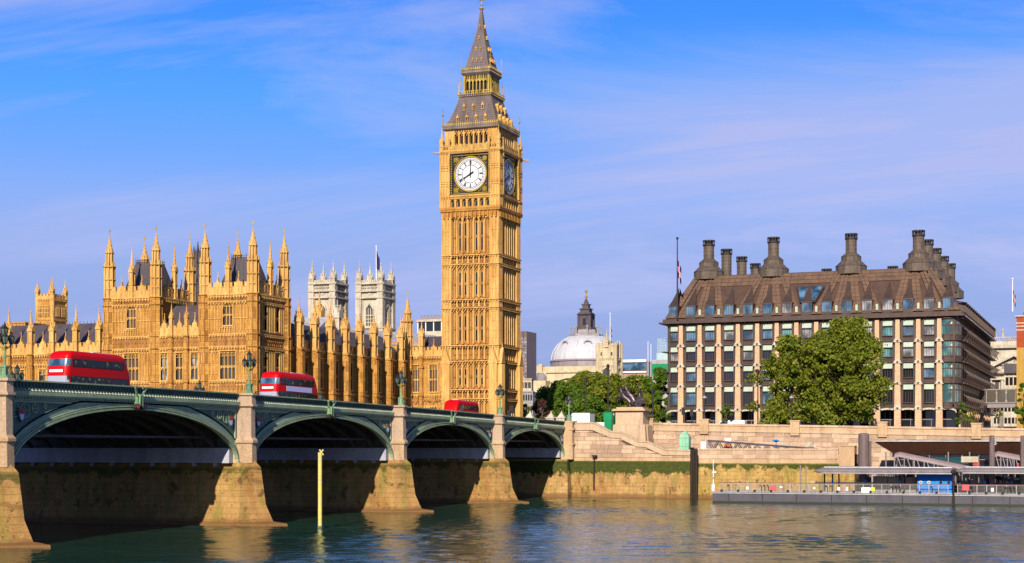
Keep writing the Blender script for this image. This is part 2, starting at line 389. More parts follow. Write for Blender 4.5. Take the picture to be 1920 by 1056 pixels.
# ================================================================ SETTING
def struct(name, mb, m, smooth=False):
    o = single(name, mb, m, None, None, kind='structure', smooth=smooth); return o
def water_mat():
    m = mat('river_water', (.012, .030, .022), .06, 0, .38); q = NB(m)
    q.b.inputs['IOR'].default_value = 1.33
    g = q.n('ShaderNodeNewGeometry')
    mpp = q.n('ShaderNodeMapping'); mpp.inputs['Rotation'].default_value = (0, 0, R(-21)); mpp.inputs['Scale'].default_value = (.35, 1, 1)
    q.l(g.outputs['Position'], mpp.inputs[0])
    a = q.noise(mpp.outputs[0], .9, 5, .6); b = q.noise(mpp.outputs[0], .12, 4, .6)
    patch = q.ramp(b, [(.40, .25), (.62, 1)])
    h = q.math('MULTIPLY', a, patch)
    f = q.noise(mpp.outputs[0], 3.5, 3, .6)
    q.bump(q.math('ADD', h, q.math('MULTIPLY', f, .7)), 1.0, .075)
    murk = q.mix(q.ramp(b, [(.35, 0), (.7, 1)]), (.009, .040, .030), (.016, .044, .024)); q.out(murk)
    q.b.inputs['Roughness'].default_value = .05
    return m
WATER = water_mat()
# the river in view is a real rippled surface; a flat sheet carries on up and down stream
gx = np.arange(-170, 9.01, .45); gy = np.arange(-125, 62.01, .45); X_, Y_ = np.meshgrid(gx, gy, indexing='ij'); rg_ = np.random.default_rng(5)
hz = np.zeros_like(X_); big = np.zeros_like(X_)
for k in range(7):
    a = rg_.uniform(0, 2*math.pi); L_ = rg_.uniform(25, 70); big += np.sin((X_*math.cos(a) + Y_*math.sin(a)) * 2*math.pi / L_ + rg_.uniform(0, 6.28))
big = np.clip(.62 + .13 * big, .25, 1.05)
for k in range(70):
    a = math.radians(28) + rg_.normal(0, .75); L_ = 1.0 * (4.2 ** rg_.uniform(0, 1)); amp = .0036 * L_ ** .75
    hz += amp * np.sin((X_*math.cos(a) + Y_*math.sin(a)) * 2*math.pi / L_ + rg_.uniform(0, 6.28))
edge = np.minimum(1, np.minimum(np.minimum(X_ + 170, 9 - X_), np.minimum(Y_ + 125, 62 - Y_)) / 4)
hz *= big * np.clip(edge, 0, 1)
V_ = np.stack([X_, Y_, hz], -1).reshape(-1, 3); nx_, ny_ = X_.shape; ii = np.arange(nx_*ny_).reshape(nx_, ny_)
F_ = np.stack([ii[:-1, :-1], ii[1:, :-1], ii[1:, 1:], ii[:-1, 1:]], -1).reshape(-1)
me = bpy.data.meshes.new('river'); me.vertices.add(len(V_)); me.vertices.foreach_set('co', V_.reshape(-1)); me.loops.add(len(F_)); me.loops.foreach_set('vertex_index', F_); nf_ = len(F_) // 4
me.polygons.add(nf_); me.polygons.foreach_set('loop_start', np.arange(0, 4*nf_, 4)); me.polygons.foreach_set('loop_total', np.full(nf_, 4)); me.materials.append(WATER); me.update(calc_edges=True)
me.polygons.foreach_set('use_smooth', np.ones(nf_, dtype=bool)); ro = bpy.data.objects.new('river', me); COL.objects.link(ro); tag(ro, kind='structure')
w = MB(); gx1_ = float(gx[-1]); gy1_ = float(gy[-1])
for q in ((-246, 60, -7000, -125), (-246, 60, gy1_, 7000), (-246, -170, -125, gy1_), (gx1_, 60, -125, gy1_)): w.quad((q[0], q[2], 0), (q[1], q[2], 0), (q[1], q[3], 0), (q[0], q[3], 0))
struct('outer_river', w, WATER)
w = MB(); w.box(-7500, -246, -7000, 7000, -1, 5.6); struct('east_bank', w, PAVE)
g = MB()
# land on the west bank, one closed block behind the river walls (higher along the bridge approach, falling north)
gx0, gx1 = 9.0, 7500
g.box(gx0, gx1, 29.6, 3500, -1, 9.8); g.box(gx0, gx1, -3500, -4.0, -1, 10.6); g.box(gx0, gx1, -4.0, 29.6, -1, 10.7)
struct('ground', g, PAVE)
g = MB(); g.box(1.4, 300, .9, 28.1, 10.7, 11.25); struct('approach_road', g, ASPH)
g = MB(); g.box(12.5, 40, -300, -4.1, 10.6, 10.72); struct('embankment_road', g, ASPH)
g = MB(); g.box(40, 47.2, -300, -4.1, 10.6, 10.86); struct('embankment_pavement', g, PAVE)
g = MB(); g.box(-17, 9.0, 33, 700, -1, 8.0); struct('palace_terrace', g, GRAN2)

# ================================================================ BRIDGE  (north face at y = 0, south face at y = 29)
BW = 29.0
def ztop(x):                       # top of the parapet
    s = -x; return 14.05 - 1.39 * (abs(s - 123.6) / 123.6) ** 1.6
SPANS = [(0.0, 28.9, 10.95), (32.1, 63.8, 11.4), (67.0, 102.0, 11.75), (105.2, 141.8, 11.8), (145.0, 180.0, 11.7), (183.2, 214.9, 11.3), (218.1, 247.0, 10.9)]
ZS = 6.6
bridge = thing('road_bridge', 'long green painted iron arch bridge on stone piers carrying red buses', 'bridge', (-124, 14.5, 0))
def arch_pts(a, b, zc, n=40, grow=0, z0=ZS):
    c = (a + b) / 2; h = (b - a) / 2 + grow; r = zc - z0 + grow
    return [(-(c + h * math.cos(math.pi * i / n)), z0 + r * math.sin(math.pi * i / n)) for i in range(n + 1)]
def arc_band(mb, a, b, zc, g0, g1, y0, y1, n=40):
    P = arch_pts(a, b, zc, n, g0); Q = arch_pts(a, b, zc, n, g1); m = len(mb.v)
    for (x, z), (x2, z2) in zip(P, Q): mb.v += [(x, y0, z), (x2, y0, z2), (x, y1, z), (x2, y1, z2)]
    for i in range(n):
        k = m + 4 * i; mb.f += [(k, k+4, k+5, k+1), (k+2, k+3, k+7, k+6), (k, k+2, k+6, k+4), (k+1, k+5, k+7, k+3)]
    mb.f += [(m, m+1, m+3, m+2)]; k = m + 4 * n; mb.f += [(k, k+2, k+3, k+1)]
for ai, (a, b, zc) in enumerate(SPANS):
    c = (a + b) / 2; near = ai < 4
    # spandrel plate from the arch up to the cornice, recessed behind the ring and framed
    f = MB(); P = arch_pts(a, b, zc, 48, .25); m = len(f.v)
    for x, z in P: f.v += [(x, .02, z), (x, .02, ztop(x) - 1.25), (x, .5, z), (x, .5, ztop(x) - 1.25)]
    for i in range(48):
        k = m + 4 * i; f.f += [(k, k+4, k+5, k+1), (k, k+2, k+6, k+4)]
    part('spandrel', f, BRGREEN, bridge)
    f = MB(); arc_band(f, a, b, zc, .55, 1.15, -.10, .02); part('arch_fascia', f, BRGREEN, bridge)
    f = MB(); arc_band(f, a, b, zc, 0, .18, -.42, .02); arc_band(f, a, b, zc, .26, .42, -.34, .02); arc_band(f, a, b, zc, .48, .56, -.26, .02)
    part('arch_moulding', f, BRLIGHT, bridge)
    # pierced tracery in the corners: frame, roundels, shield
    for sgn in (-1, 1):
        hw = (b - a) / 2; t = MB()
        xe = -(c + sgn * (hw - .15)); xi = -(c + sgn * hw * .42); y0 = -.16
        zt = ztop(xe) - 1.75
        t.box(xe - .12, xe + .12, y0, .02, 7.6, zt); t.box(min(xe, xi), max(xe, xi), y0, .02, zt - .14, zt)
        arc_band(t, a, b, zc, 1.15, 1.30, y0, .02)
        # triangle filled with foliate roundels
        for k in range(7):
            fr = .97 - k * .075; X = -(c + sgn * hw * fr); za = ZS + (zc - ZS) * math.sqrt(max(0, 1 - (hw * fr / (hw + 1.3)) ** 2)) + 1.25
            top = zt - .2; hh = (top - za)
            if hh < .3: continue
            rr = min(hh / 2, hw * .034)
            zz = top - rr
            for q in range(3):
                if zz - rr < za - .1: break
                for s2 in range(12):
                    t0, t1 = s2 * math.pi / 6, (s2 + 1) * math.pi / 6
                    t.tube((X + rr * math.cos(t0), -.05, zz + rr * math.sin(t0)), (X + rr * math.cos(t1), -.05, zz + rr * math.sin(t1)), .05, n=4)
                t.tube((X - rr, -.05, zz), (X + rr, -.05, zz), .035, n=4); t.tube((X, -.05, zz - rr), (X, -.05, zz + rr), .035, n=4)
                zz -= 2 * rr
        part('spandrel_tracery', t, BRLIGHT, bridge)
        d = MB(); fr = .93; X = -(c + sgn * hw * fr); zz = zt - 1.15
        d.ng(X, 0, 0, .01, .01); d = MB()
        d.ex(fN(0), [(X-.42, zz+.5), (X+.42, zz+.5), (X+.42, zz-.1), (X+.22, zz-.5), (X, zz-.7), (X-.22, zz-.5), (X-.42, zz-.1)], .1, .24)
        sh = part('painted_shield', d, BRDARK, bridge)
        d = MB(); d.ex(fN(0), [(X-.3, zz+.4), (X+.3, zz+.4), (X+.3, zz+.02), (X-.3, zz+.02)], .241, .27); part('shield_field', d, FLAGR, sh)
        d = MB(); d.ex(fN(0), [(X-.3, zz+.0), (X+.3, zz+.0), (X+.2, zz-.4), (X, zz-.55), (X-.2, zz-.4)], .241, .27); part('shield_field', d, ADV, sh)
        # recessed dark infill of the tracery triangle
        d = MB(); pts = [(xe, zt - .14)]
        for k in range(15):
            fr = 1 - .58 * k / 14; X = -(c + sgn * hw * fr); za = ZS + (zc - ZS + 1.2) * math.sqrt(max(0, 1 - (hw * fr / (hw + 1.2)) ** 2))
            pts.append((X, min(za, zt - .15)))
        d.ex(fN(0), pts, -.01, .015); part('tracery_backing', d, BRDARK, bridge)
    # ribs, cross girders and deck soffit under the road
    for k in range(11):
        y = 2.2 + k * 2.6
        if y > BW - 1: break
        f = MB(); arc_band(f, a, b, zc, .02, .5, y - .14, y + .14, 24)
        n = 10
        for i in range(1, n):
            X = -(a + (b - a) * i / n); za = ZS + (zc - ZS) * math.sqrt(max(0, 1 - ((X + c) / ((b - a) / 2)) ** 2)) + .4
            f.box(X - .07, X + .07, y - .08, y + .08, za, ztop(X) - 1.7)
        f.box(-b, -a, y - .1, y + .1, 9.2, 9.4) if near else None
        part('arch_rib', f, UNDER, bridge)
    f = MB()
    n = 14
    for i in range(1, n):
        X = -(a + (b - a) * i / n); f.box(X - .12, X + .12, .6, BW - .6, ztop(X) - 2.1, ztop(X) - 1.7)
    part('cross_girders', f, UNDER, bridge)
    f = MB(); n = 12
    for i in range(n):
        x0, x1 = -(a + (b - a) * i / n), -(a + (b - a) * (i + 1) / n)
        f.plate((x0, BW - .4, ztop(x0) - 1.72), (x0, .4, ztop(x0) - 1.72), (x1, .4, ztop(x1) - 1.72), (x1, BW - .4, ztop(x1) - 1.72), .12)
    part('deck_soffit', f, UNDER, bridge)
    # parapet, cornice and dentils, per span
    x0, x1 = -b - .1, -a + .1; N = 24
    def rail(mb, h0, h1, y0, y1, xa=x0, xb=x1, n=N):
        for i in range(n):
            p, q = xa + (xb - xa) * i / n, xa + (xb - xa) * (i + 1) / n
            v0 = len(mb.v)
            for X in (p, q):
                zt = ztop(X); mb.v += [(X, y0, zt - h0), (X, y1, zt - h0), (X, y1, zt - h1), (X, y0, zt - h1)]
            mb.f += [(v0, v0+4, v0+5, v0+1), (v0+1, v0+5, v0+6, v0+2), (v0+2, v0+6, v0+7, v0+3), (v0+3, v0+7, v0+4, v0)]
            if i == 0: mb.f.append((v0, v0+1, v0+2, v0+3))
            if i == n - 1: mb.f.append((v0+4, v0+7, v0+6, v0+5))
    for side, (ya, sg) in enumerate(((0, -1), (BW, 1))):
        Y = lambda d: ya + sg * d
        f = MB(); rail(f, .13, 0, Y(-.15), Y(.42)); part('parapet_rail', f, BRLIGHT, bridge)
        f = MB(); rail(f, .95, .13, Y(.02), Y(.12)); part('parapet_panel', f, BRDARK, bridge)
        f = MB()
        rail(f, 1.28, .95, Y(-.1), Y(.48)); rail(f, 1.42, 1.28, Y(-.1), Y(.40))
        part('cornice', f, BRLIGHT, bridge)
        if side == 0 and near:
            f = MB(); n = int((b - a) / .46)
            for i in range(n):
                X = x0 + (i + .5) * (x1 - x0) / n; zt = ztop(X)
                f.box(X - .05, X + .05, Y(.12), Y(.24), zt - .92, zt - .14)
                f.tube((X, Y(.2), zt - .35), (X + .23, Y(.2), zt - .16), .045, n=4); f.tube((X + .46, Y(.2), zt - .35), (X + .23, Y(.2), zt - .16), .045, n=4)
            part('trefoil_tracery', f, BRDARK, bridge, kind='stuff')
            f = MB()
            for i in range(n):
                X = x0 + (i + .5) * (x1 - x0) / n + .23; zt = ztop(X)
                f.plate((X - .13, Y(.13), zt - .80), (X - .13, Y(.40), zt - .93), (X + .05, Y(.40), zt - .93), (X + .05, Y(.13), zt - .80), .06)
                f.tube((X - .12, Y(.22), zt - .86), (X + .08, Y(.20), zt - .66), .04, n=4)
            part('trefoil_sills', f, patina('sunlit_sill_tone', (.55, .6, .45), (.4, .45, .33)) if ai == 0 else bpy.data.materials['sunlit_sill_tone'], bridge, kind='stuff')  # sunlight on the sills painted in as a paler tone
            f = MB(); n = int((b - a) / .42)
            for i in range(n):
                X = x0 + (i + .5) * (x1 - x0) / n; zt = ztop(X); f.box(X - .1, X + .1, Y(.02), Y(.3), zt - 1.58, zt - 1.42)
            rail(f, 1.72, 1.58, Y(-.02), Y(.10))
            part('dentils', f, BRLIGHT, bridge, kind='stuff')
    # keystone cartouche with navigation lights over the crown
    if near:
        X = -c - .3; zt = ztop(X); d = MB()
        d.box(X - .38, X + .38, -.75, -.3, zt - 1.95, zt - .95)
        d.tube((X - .35, -.65, zt - .9), (X - .95, -.85, zt - .15), .14, .09); d.tube((X + .35, -.65, zt - .9), (X + .95, -.85, zt - .15), .14, .09)
        d.tube((X - .95, -.85, zt - .15), (X - .35, -.8, zt - .2), .09, .09); d.tube((X + .95, -.85, zt - .15), (X + .35, -.8, zt - .2), .09, .09)
        d.tube((X - .2, -.8, zt - 1.9), (X - .1, -.85, zt - .8), .12); d.tube((X + .25, -.8, zt - 1.9), (X + .2, -.85, zt - .8), .12)
        kk = part('navigation_light_bracket', d, LAMPG, bridge)
        d = MB()
        for dxx in (-.55, .55): d.tube((X + dxx, -.95, zt - 1.95), (X + dxx, -.5, zt - 1.95), .28, n=12)
        part('signal_lamp', d, IRON, kk, kind='stuff')
        if ai == 3:
            d = MB(); d.tube((X - .55, -.99, zt - 1.95), (X - .55, -.955, zt - 1.95), .18, n=12); part('signal_lens', d, FLAGR, kk)
# road surface
f = MB(); n = 40
for i in range(n):
    x0, x1 = 1.4 - 250 * i / n, 1.4 - 250 * (i + 1) / n
    f.plate((x0, BW - .2, ztop(x0) - 1.45), (x0, .2, ztop(x0) - 1.45), (x1, .2, ztop(x1) - 1.45), (x1, BW - .2, ztop(x1) - 1.45), .45)
part('roadway', f, ASPH, bridge)
for yy in (.3, BW - 3.6):
    f = MB()
    for i in range(n):
        x0, x1 = 1.4 - 250 * i / n, 1.4 - 250 * (i + 1) / n
        f.plate((x0, yy + 3.3, ztop(x0) - 1.16), (x0, yy, ztop(x0) - 1.16), (x1, yy, ztop(x1) - 1.16), (x1, yy + 3.3, ztop(x1) - 1.16), .12)
    part('footway', f, PAVE, bridge)

# ---- piers
def pier_poly(s0, s1, gx, yn, ysh):
    """plan of a pier: straight flanks, pointed nose to the north and the south"""
    c = -(s0 + s1) / 2; h = (s1 - s0) / 2 + gx
    return [(c - h, ysh), (c, yn), (c + h, ysh), (c + h, BW - ysh), (c, BW - yn), (c - h, BW - ysh)]
piers = [(28.9, 32.1), (63.8, 67.0), (102.0, 105.2), (141.8, 145.0), (180.0, 183.2), (214.9, 218.1)]
def shaft_poly(c, k, ins=0):
    # semi-octagonal buttress: broad diagonal faces
    k2 = k
    return [(c - 1.60 * k2, .3), (c - 1.60 * k2, -.20 * k2), (c - .45 * k2, -1.34 * k2), (c + .45 * k2, -1.34 * k2), (c + 1.60 * k2, -.20 * k2), (c + 1.60 * k2, .3)]
names = ['thick stone bridge pier standing second from the river wall end of the bridge',
         'thick stone bridge pier standing third from the river wall, left of the small pier beside the third bus',
         'big stone bridge pier right of the widest arch, a lamp over it', 'stone bridge pier cut off by the left edge of the view',
         'stone bridge pier hidden beyond the left edge', 'last stone bridge pier by the near bank']
for pi, (s0, s1) in enumerate(piers):
    c = -(s0 + s1) / 2
    lab = ['stone pier between the two smallest arches at the far end of the bridge',
           'stone bridge pier below the lamp in front of the buttressed north wing',
           'largest fully visible stone pier, just left of the yellow marker pole arch',
           'stone pier cut off by the left edge of the photo', 'stone pier out of view past the left edge', 'stone pier nearest the photographer\'s bank, out of view'][pi]
    p = MB()
    p.fr(pier_poly(s0, s1, .95, -3.7, -.95), .3, pier_poly(s0, s1, .45, -2.75, -.8), 2.2)
    p.fr(pier_poly(s0, s1, .45, -2.75, -.8), 2.2, pier_poly(s0, s1, .15, -2.15, -.6), 6.15)
    sh = thing('bridge_pier', lab, 'bridge pier', (c, 14.5, 0), 'stone piers of the bridge')
    part('cutwater', p, PIERM, sh)
    p = MB(); p.fr(pier_poly(s0, s1, 1.5, -5.9, -1.7), -1.5, pier_poly(s0, s1, 1.3, -5.3, -1.5), .22)
    p.fr(pier_poly(s0, s1, 1.3, -5.3, -1.5), .22, pier_poly(s0, s1, .95, -3.7, -.95), .42); part('footing', p, PIERM, sh)
    p = MB(); p.fr(pier_poly(s0, s1, .15, -2.15, -.6), 6.15, pier_poly(s0, s1, -.1, -1.2, -.2), 7.0); part('cutwater_cap', p, PIERM, sh)
    p = MB(); p.fr(shaft_poly(c, 1.03), 6.6, shaft_poly(c, 1.0), 8.6); part('pier_shaft', p, GRAN2, sh)
    p = MB(); p.fr(shaft_poly(c, 1.0), 8.6, shaft_poly(c, 1.12), 8.75); p.fr(shaft_poly(c, 1.12), 8.75, shaft_poly(c, 1.12), 9.0); p.fr(shaft_poly(c, 1.12), 9.0, shaft_poly(c, .93), 9.3); part('string_moulding', p, GRAN2, sh)
    zt = ztop(c)
    p = MB(); p.fr(shaft_poly(c, .93), 9.3, shaft_poly(c, .90), zt - 1.55); part('upper_shaft', p, GRAN, sh)
    p = MB(); p.fr(shaft_poly(c, .90), zt - 1.55, shaft_poly(c, 1.1), zt - 1.35); p.fr(shaft_poly(c, 1.1), zt - 1.35, shaft_poly(c, 1.1), zt - 1.15)
    p.fr(shaft_poly(c, .98), zt - 1.15, shaft_poly(c, .95), zt - .2); p.fr(shaft_poly(c, 1.08), zt - .2, shaft_poly(c, 1.08), zt + .04); part('pier_cap', p, GRAN, sh)
    p = MB(); p.box(-s1 - .0, -s0 + .0, .3, BW - .3, 7.0, zt - 1.6); part('pier_core', p, UNDER, sh)
    for sg, xx in ((-1, -s1), (1, -s0)):
        p = MB(); p.box(xx, xx + sg * .85, .25, BW - .25, 6.6, 8.2)
        for k in range(11): y = 2.2 + k * 2.6; p.box(xx, xx + sg * .5, y - .2, y + .2, 6.25, 6.6)
        part('skewback', p, GREYP, sh)
# west abutment
ab = thing('bridge_abutment', 'stone abutment block where the green bridge meets the river wall', 'abutment', (4, 14.5, 0))
def abp(k, yn): return [(-k, yn), (8, yn), (8, BW - yn), (-k, BW - yn)]
p = MB(); p.fr(abp(1.9, -1.6), -1, abp(.35, -.9), 6.3); part('base_wall', p, QUAY, ab)
p = MB(); p.box(0, 8, .3, BW - .3, 6.3, ztop(0) - 1.62); part('core', p, UNDER, ab)
p = MB(); p.box(-.85, 0, .25, BW - .25, 6.6, 8.2); part('skewback', p, GREYP, ab)
def abs_(k): return [(0, .3), (0, -1.1 * k), (.35, -1.6 * k), (2.2 * k, -1.6 * k), (2.2 * k, .3)]
zt = ztop(0)
p = MB(); p.fr(abs_(1.04), 6.3, abs_(1), 8.7); p.fr(abs_(1.12), 8.7, abs_(1.12), 8.95); p.fr(abs_(1.0), 8.95, abs_(.97), zt - 1.5); p.fr(abs_(1.13), zt - 1.5, abs_(1.13), zt - 1.2); p.fr(abs_(1.0), zt - 1.2, abs_(1), zt - .2); p.fr(abs_(1.1), zt - .2, abs_(1.1), zt + .05)
part('abutment_shaft', p, GRAN2, ab)

# ---- bridge lamps
def lantern(mb, gl, x, y, z, s=1.0):
    mb.ng(x, y, z, z + .12*s, .10*s, .20*s, 6); mb.ng(x, y, z + .72*s, z + .80*s, .34*s, .36*s, 6)
    mb.ng(x, y, z + .80*s, z + 1.08*s, .32*s, .10*s, 6); mb.ng(x, y, z + 1.08*s, z + 1.36*s, .09*s, .01, 6)
    for i in range(6):
        t = math.pi/6 + i * math.pi/3; mb.tube((x + .2*s*math.cos(t), y + .2*s*math.sin(t), z + .1*s), (x + .34*s*math.cos(t), y + .34*s*math.sin(t), z + .74*s), .025*s, n=4)
    gl.ng(x, y, z + .12*s, z + .72*s, .18*s, .31*s, 6)
LGL = glass('lantern_glass', (.10, .13, .10), .2)
def bridge_lamp(x, y, z, label, ax=1):
    o = thing('street_lamp', label, 'street lamp', (x, y, z), 'three lantern lamps on the bridge parapets')
    m = MB(); m.ng(x, y, z, z + .2, .42, n=8); m.ng(x, y, z + .2, z + .9, .30, .26, 8); m.ng(x, y, z + .9, z + 1.05, .34, n=8)
    for i in range(4): t = math.pi/4 + i * math.pi/2; m.tube((x + .34*math.cos(t), y + .34*math.sin(t), z), (x + .34*math.cos(t), y + .34*math.sin(t), z + 1.0), .07)
    m.ng(x, y, z + 1.05, z + 2.6, .13, .09, 8); m.ng(x, y, z + 1.75, z + 1.9, .17, n=8); part('post', m, LAMPG, o)
    m = MB(); m.ng(x, y, z + 2.3, z + 2.6, .12, .26, 8); m.ng(x, y, z + 2.6, z + 2.72, .26, .12, 8)
    part('gilded_collar', m, GILTP, o)
    m = MB()
    for k in range(4):
        t = math.pi/4 + k*math.pi/2; ex, ey = x + .52*math.cos(t), y + .52*math.sin(t)
        m.tube((x, y, z + 2.55), (x + .3*math.cos(t), y + .3*math.sin(t), z + 2.5), .06); m.tube((x + .3*math.cos(t), y + .3*math.sin(t), z + 2.5), (ex, ey, z + 2.85), .05)
    m.tube((x, y, z + 2.6), (x, y, z + 3.45), .06); part('arms', m, LAMPG, o)
    for k in range(5):
        m, gl = MB(), MB()
        if k == 4: lantern(m, gl, x, y, z + 3.42, .95)
        else:
            t = math.pi/4 + k*math.pi/2; lantern(m, gl, x + .52*math.cos(t), y + .52*math.sin(t), z + 2.8, .85)
        l = part('lantern', m, IRON, o); part('lantern_glass', gl, LGL, l)
    return o
px_ = [(-(a + b) / 2) for a, b in piers[:4]]
labs = ['ornate green lamp standing on the smallest pier near the clock tower foot', 'ornate green lamp on the pier in front of the buttressed north range',
        'ornate green lamp on the pier left of the middle bus', 'ornate green lamp cut by the left edge of the photo']
for X, l in zip(px_, labs): bridge_lamp(X, -.75, ztop(X) + .04, l)
bridge_lamp(1.1, -.75, ztop(0) + .05, 'ornate green lamp on the abutment beside the white cabin')
labs = ['dark lamp on the far parapet right of the farthest end, before the link wing', 'dark lamp on the far parapet beside the rear of the middle bus',
        'dark lamp on the far parapet in front of the pavilion, left of the middle bus', 'dark lamp on the far parapet in front of the first bus']
for X, l in zip([0.3] + px_[:3], ['dark lantern cluster on the far parapet just right of the third bridge lamp', labs[1], labs[2], labs[3]]): bridge_lamp(X, BW + .3, ztop(X) - .9, l)
# ================================================================ GOTHIC KIT
def string_course(mb, T, u0, u1, z, h=.34, w=.34, knobs=.55):
    mb.fb(T, u0, u1, 0, w * .55, z - h, z - h * .45); mb.fb(T, u0, u1, 0, w, z - h * .45, z)
    if knobs:
        n = max(1, int(abs(u1 - u0) / knobs))
        for i in range(n):
            u = u0 + (i + .5) * (u1 - u0) / n; mb.fb(T, u - .1, u + .1, 0, w * .95, z - h * 1.35, z - h * .5)
def ribs(mb, T, u0, u1, z0, z1, step=.6, w=.14, r=.10, mids=()):
    n = max(1, round(abs(u1 - u0) / step))
    for i in range(n + 1):
        u = u0 + i * (u1 - u0) / n; mb.fb(T, u - r / 2, u + r / 2, 0, w, z0, z1)
    for i in range(n):
        a, b = u0 + i * (u1 - u0) / n, u0 + (i + 1) * (u1 - u0) / n; c = (a + b) / 2; h = abs(b - a) / 2
        mb.ex(T, [(a, z1), (a, z1 - h), (c, z1 - .12)], 0, w * .9); mb.ex(T, [(b, z1), (c, z1 - .12), (b, z1 - h)], 0, w * .9)
        for z in mids: mb.fb(T, a, b, 0, w * .8, z - .06, z + .06)
def carved(mb, T, u0, u1, z0, z1, step=.8, w=.12):
    """band of small square panels, each with a boss"""
    n = max(1, round(abs(u1 - u0) / step))
    for i in range(n + 1):
        u = u0 + i * (u1 - u0) / n; mb.fb(T, u - .06, u + .06, 0, w, z0, z1)
    for i in range(n):
        u = u0 + (i + .5) * (u1 - u0) / n; c = (z0 + z1) / 2; r = min(abs(u1-u0)/n, z1 - z0) * .27
        mb.ex(T, [(u - r, c), (u, c - r), (u + r, c), (u, c + r)], 0, w * 1.5)
def pinnacle_mesh(name, w, hs, hp, m, slits=True, n=4):
    """square panelled shaft, gablets and a crocketed spirelet with finial; origin at its foot"""
    b = MB()
    b.sq(0, 0, 0, hs, w * .40)
    for sx in (-1, 1):
        for sy in (-1, 1): b.box(sx*w*.5, sx*w*.30, sy*w*.5, sy*w*.30, 0, hs)
    b.sq(0, 0, 0, hs * .07, w * .56); b.sq(0, 0, hs * .48, hs * .52, w * .54); b.sq(0, 0, hs * .96, hs * 1.02, w * .60)
    for k in range(4):
        a = k * math.pi / 2; c, s_ = math.cos(a), math.sin(a)
        T = (lambda c, s_: lambda u, q, z: (c * q - s_ * u, s_ * q + c * u, z))(c, s_)
        b.ex(T, [(-w*.5, hs), (w*.5, hs), (0, hs + w * 1.25)], w * .40, w * .56)
        b.tube(T(0, w*.5, hs + w*1.2), T(0, w*.5, hs + w*1.5), w*.09, n=4)
        b.tube(T(w*.5, w*.5, hs), T(w*.5, w*.5, hs + w*.9), w*.10, w*.02, n=4)
    z0 = hs; b.ng(0, 0, z0, hs + hp, w * .46, w * .05, 8)
    for i in range(1, 6):
        f = i / 6.2; r = w * .46 * (1 - f) + .02; z = z0 + hp * f
        for k in range(4):
            a = math.pi / 4 + k * math.pi / 2; b.ball((r * math.cos(a), r * math.sin(a), z), w * .10, 4, 2)
    b.ng(0, 0, hs + hp * .93, hs + hp * .97, w * .20, w * .20, 6); b.ball((0, 0, hs + hp), w * .14, 6, 3)
    b.tube((0, 0, hs + hp), (0, 0, hs + hp + w * .9), w * .05, n=4)
    return b.mesh(name, m)
def vane_mesh():
    b = MB(); b.tube((0, 0, 0), (0, 0, 1.3), .03, n=4); b.box(-.02, .02, -.22, .22, .75, 1.15); b.ball((0, 0, 1.3), .07, 5, 3); b.box(-.02, .02, -.3, .3, .35, .4)
    return b.mesh('vane', GILT)
VANE = vane_mesh()
def turret_mesh(name, r, z0, z1, z2, z3, m):
    """octagonal open turret in stages: panelled stage, ring, upper stage, crocketed spirelet (heights from its foot)"""
    b = MB(); b.ng(0, 0, 0, z1, r * .80)
    for k in range(8):
        a = math.pi/8 + k * math.pi/4; b.tube((r*.93*math.cos(a), r*.93*math.sin(a), 0), (r*.93*math.cos(a), r*.93*math.sin(a), z1 + .5), r*.12, n=4)
        b.tube((r*.93*math.cos(a), r*.93*math.sin(a), z1 + .5), (r*.93*math.cos(a), r*.93*math.sin(a), z1 + 1.1), r*.10, .01, n=4)
    for z, k in ((0.05, 1.1), (z0 * .5, 1.0), (z0, 1.1), (z1, 1.22)): b.ng(0, 0, z, z + .16, r * k * .9, r * k); b.ng(0, 0, z + .16, z + .3, r * k, r * .9)
    r2 = r * .66; b.ng(0, 0, z1, z2, r2 * .72)
    for k in range(8):
        a = math.pi/8 + k * math.pi/4; b.tube((r2*math.cos(a), r2*math.sin(a), z1), (r2*math.cos(a), r2*math.sin(a), z2 + .3), r2*.14, n=4)
        b.tube((r2*math.cos(a), r2*math.sin(a), z2 + .3), (r2*math.cos(a), r2*math.sin(a), z2 + .9), r2*.12, .01, n=4)
    b.ng(0, 0, z2, z2 + .22, r2 * 1.2, r2 * 1.2)
    b.ng(0, 0, z2 + .2, z3, r2 * .95, .05)
    for i in range(7):
        f = i / 7.3; rr = r2 * .95 * (1 - f) + .02
        for k in range(4): a = math.pi/4 * (2*k + (i % 2)); b.ball((rr*math.cos(a), rr*math.sin(a), z2 + .2 + (z3 - z2 - .2) * f), r * .10, 4, 2)
    b.ng(0, 0, z3 - .35, z3 - .2, .22, .22, 6); b.ball((0, 0, z3), .14, 6, 3)
    return b.mesh(name, m)
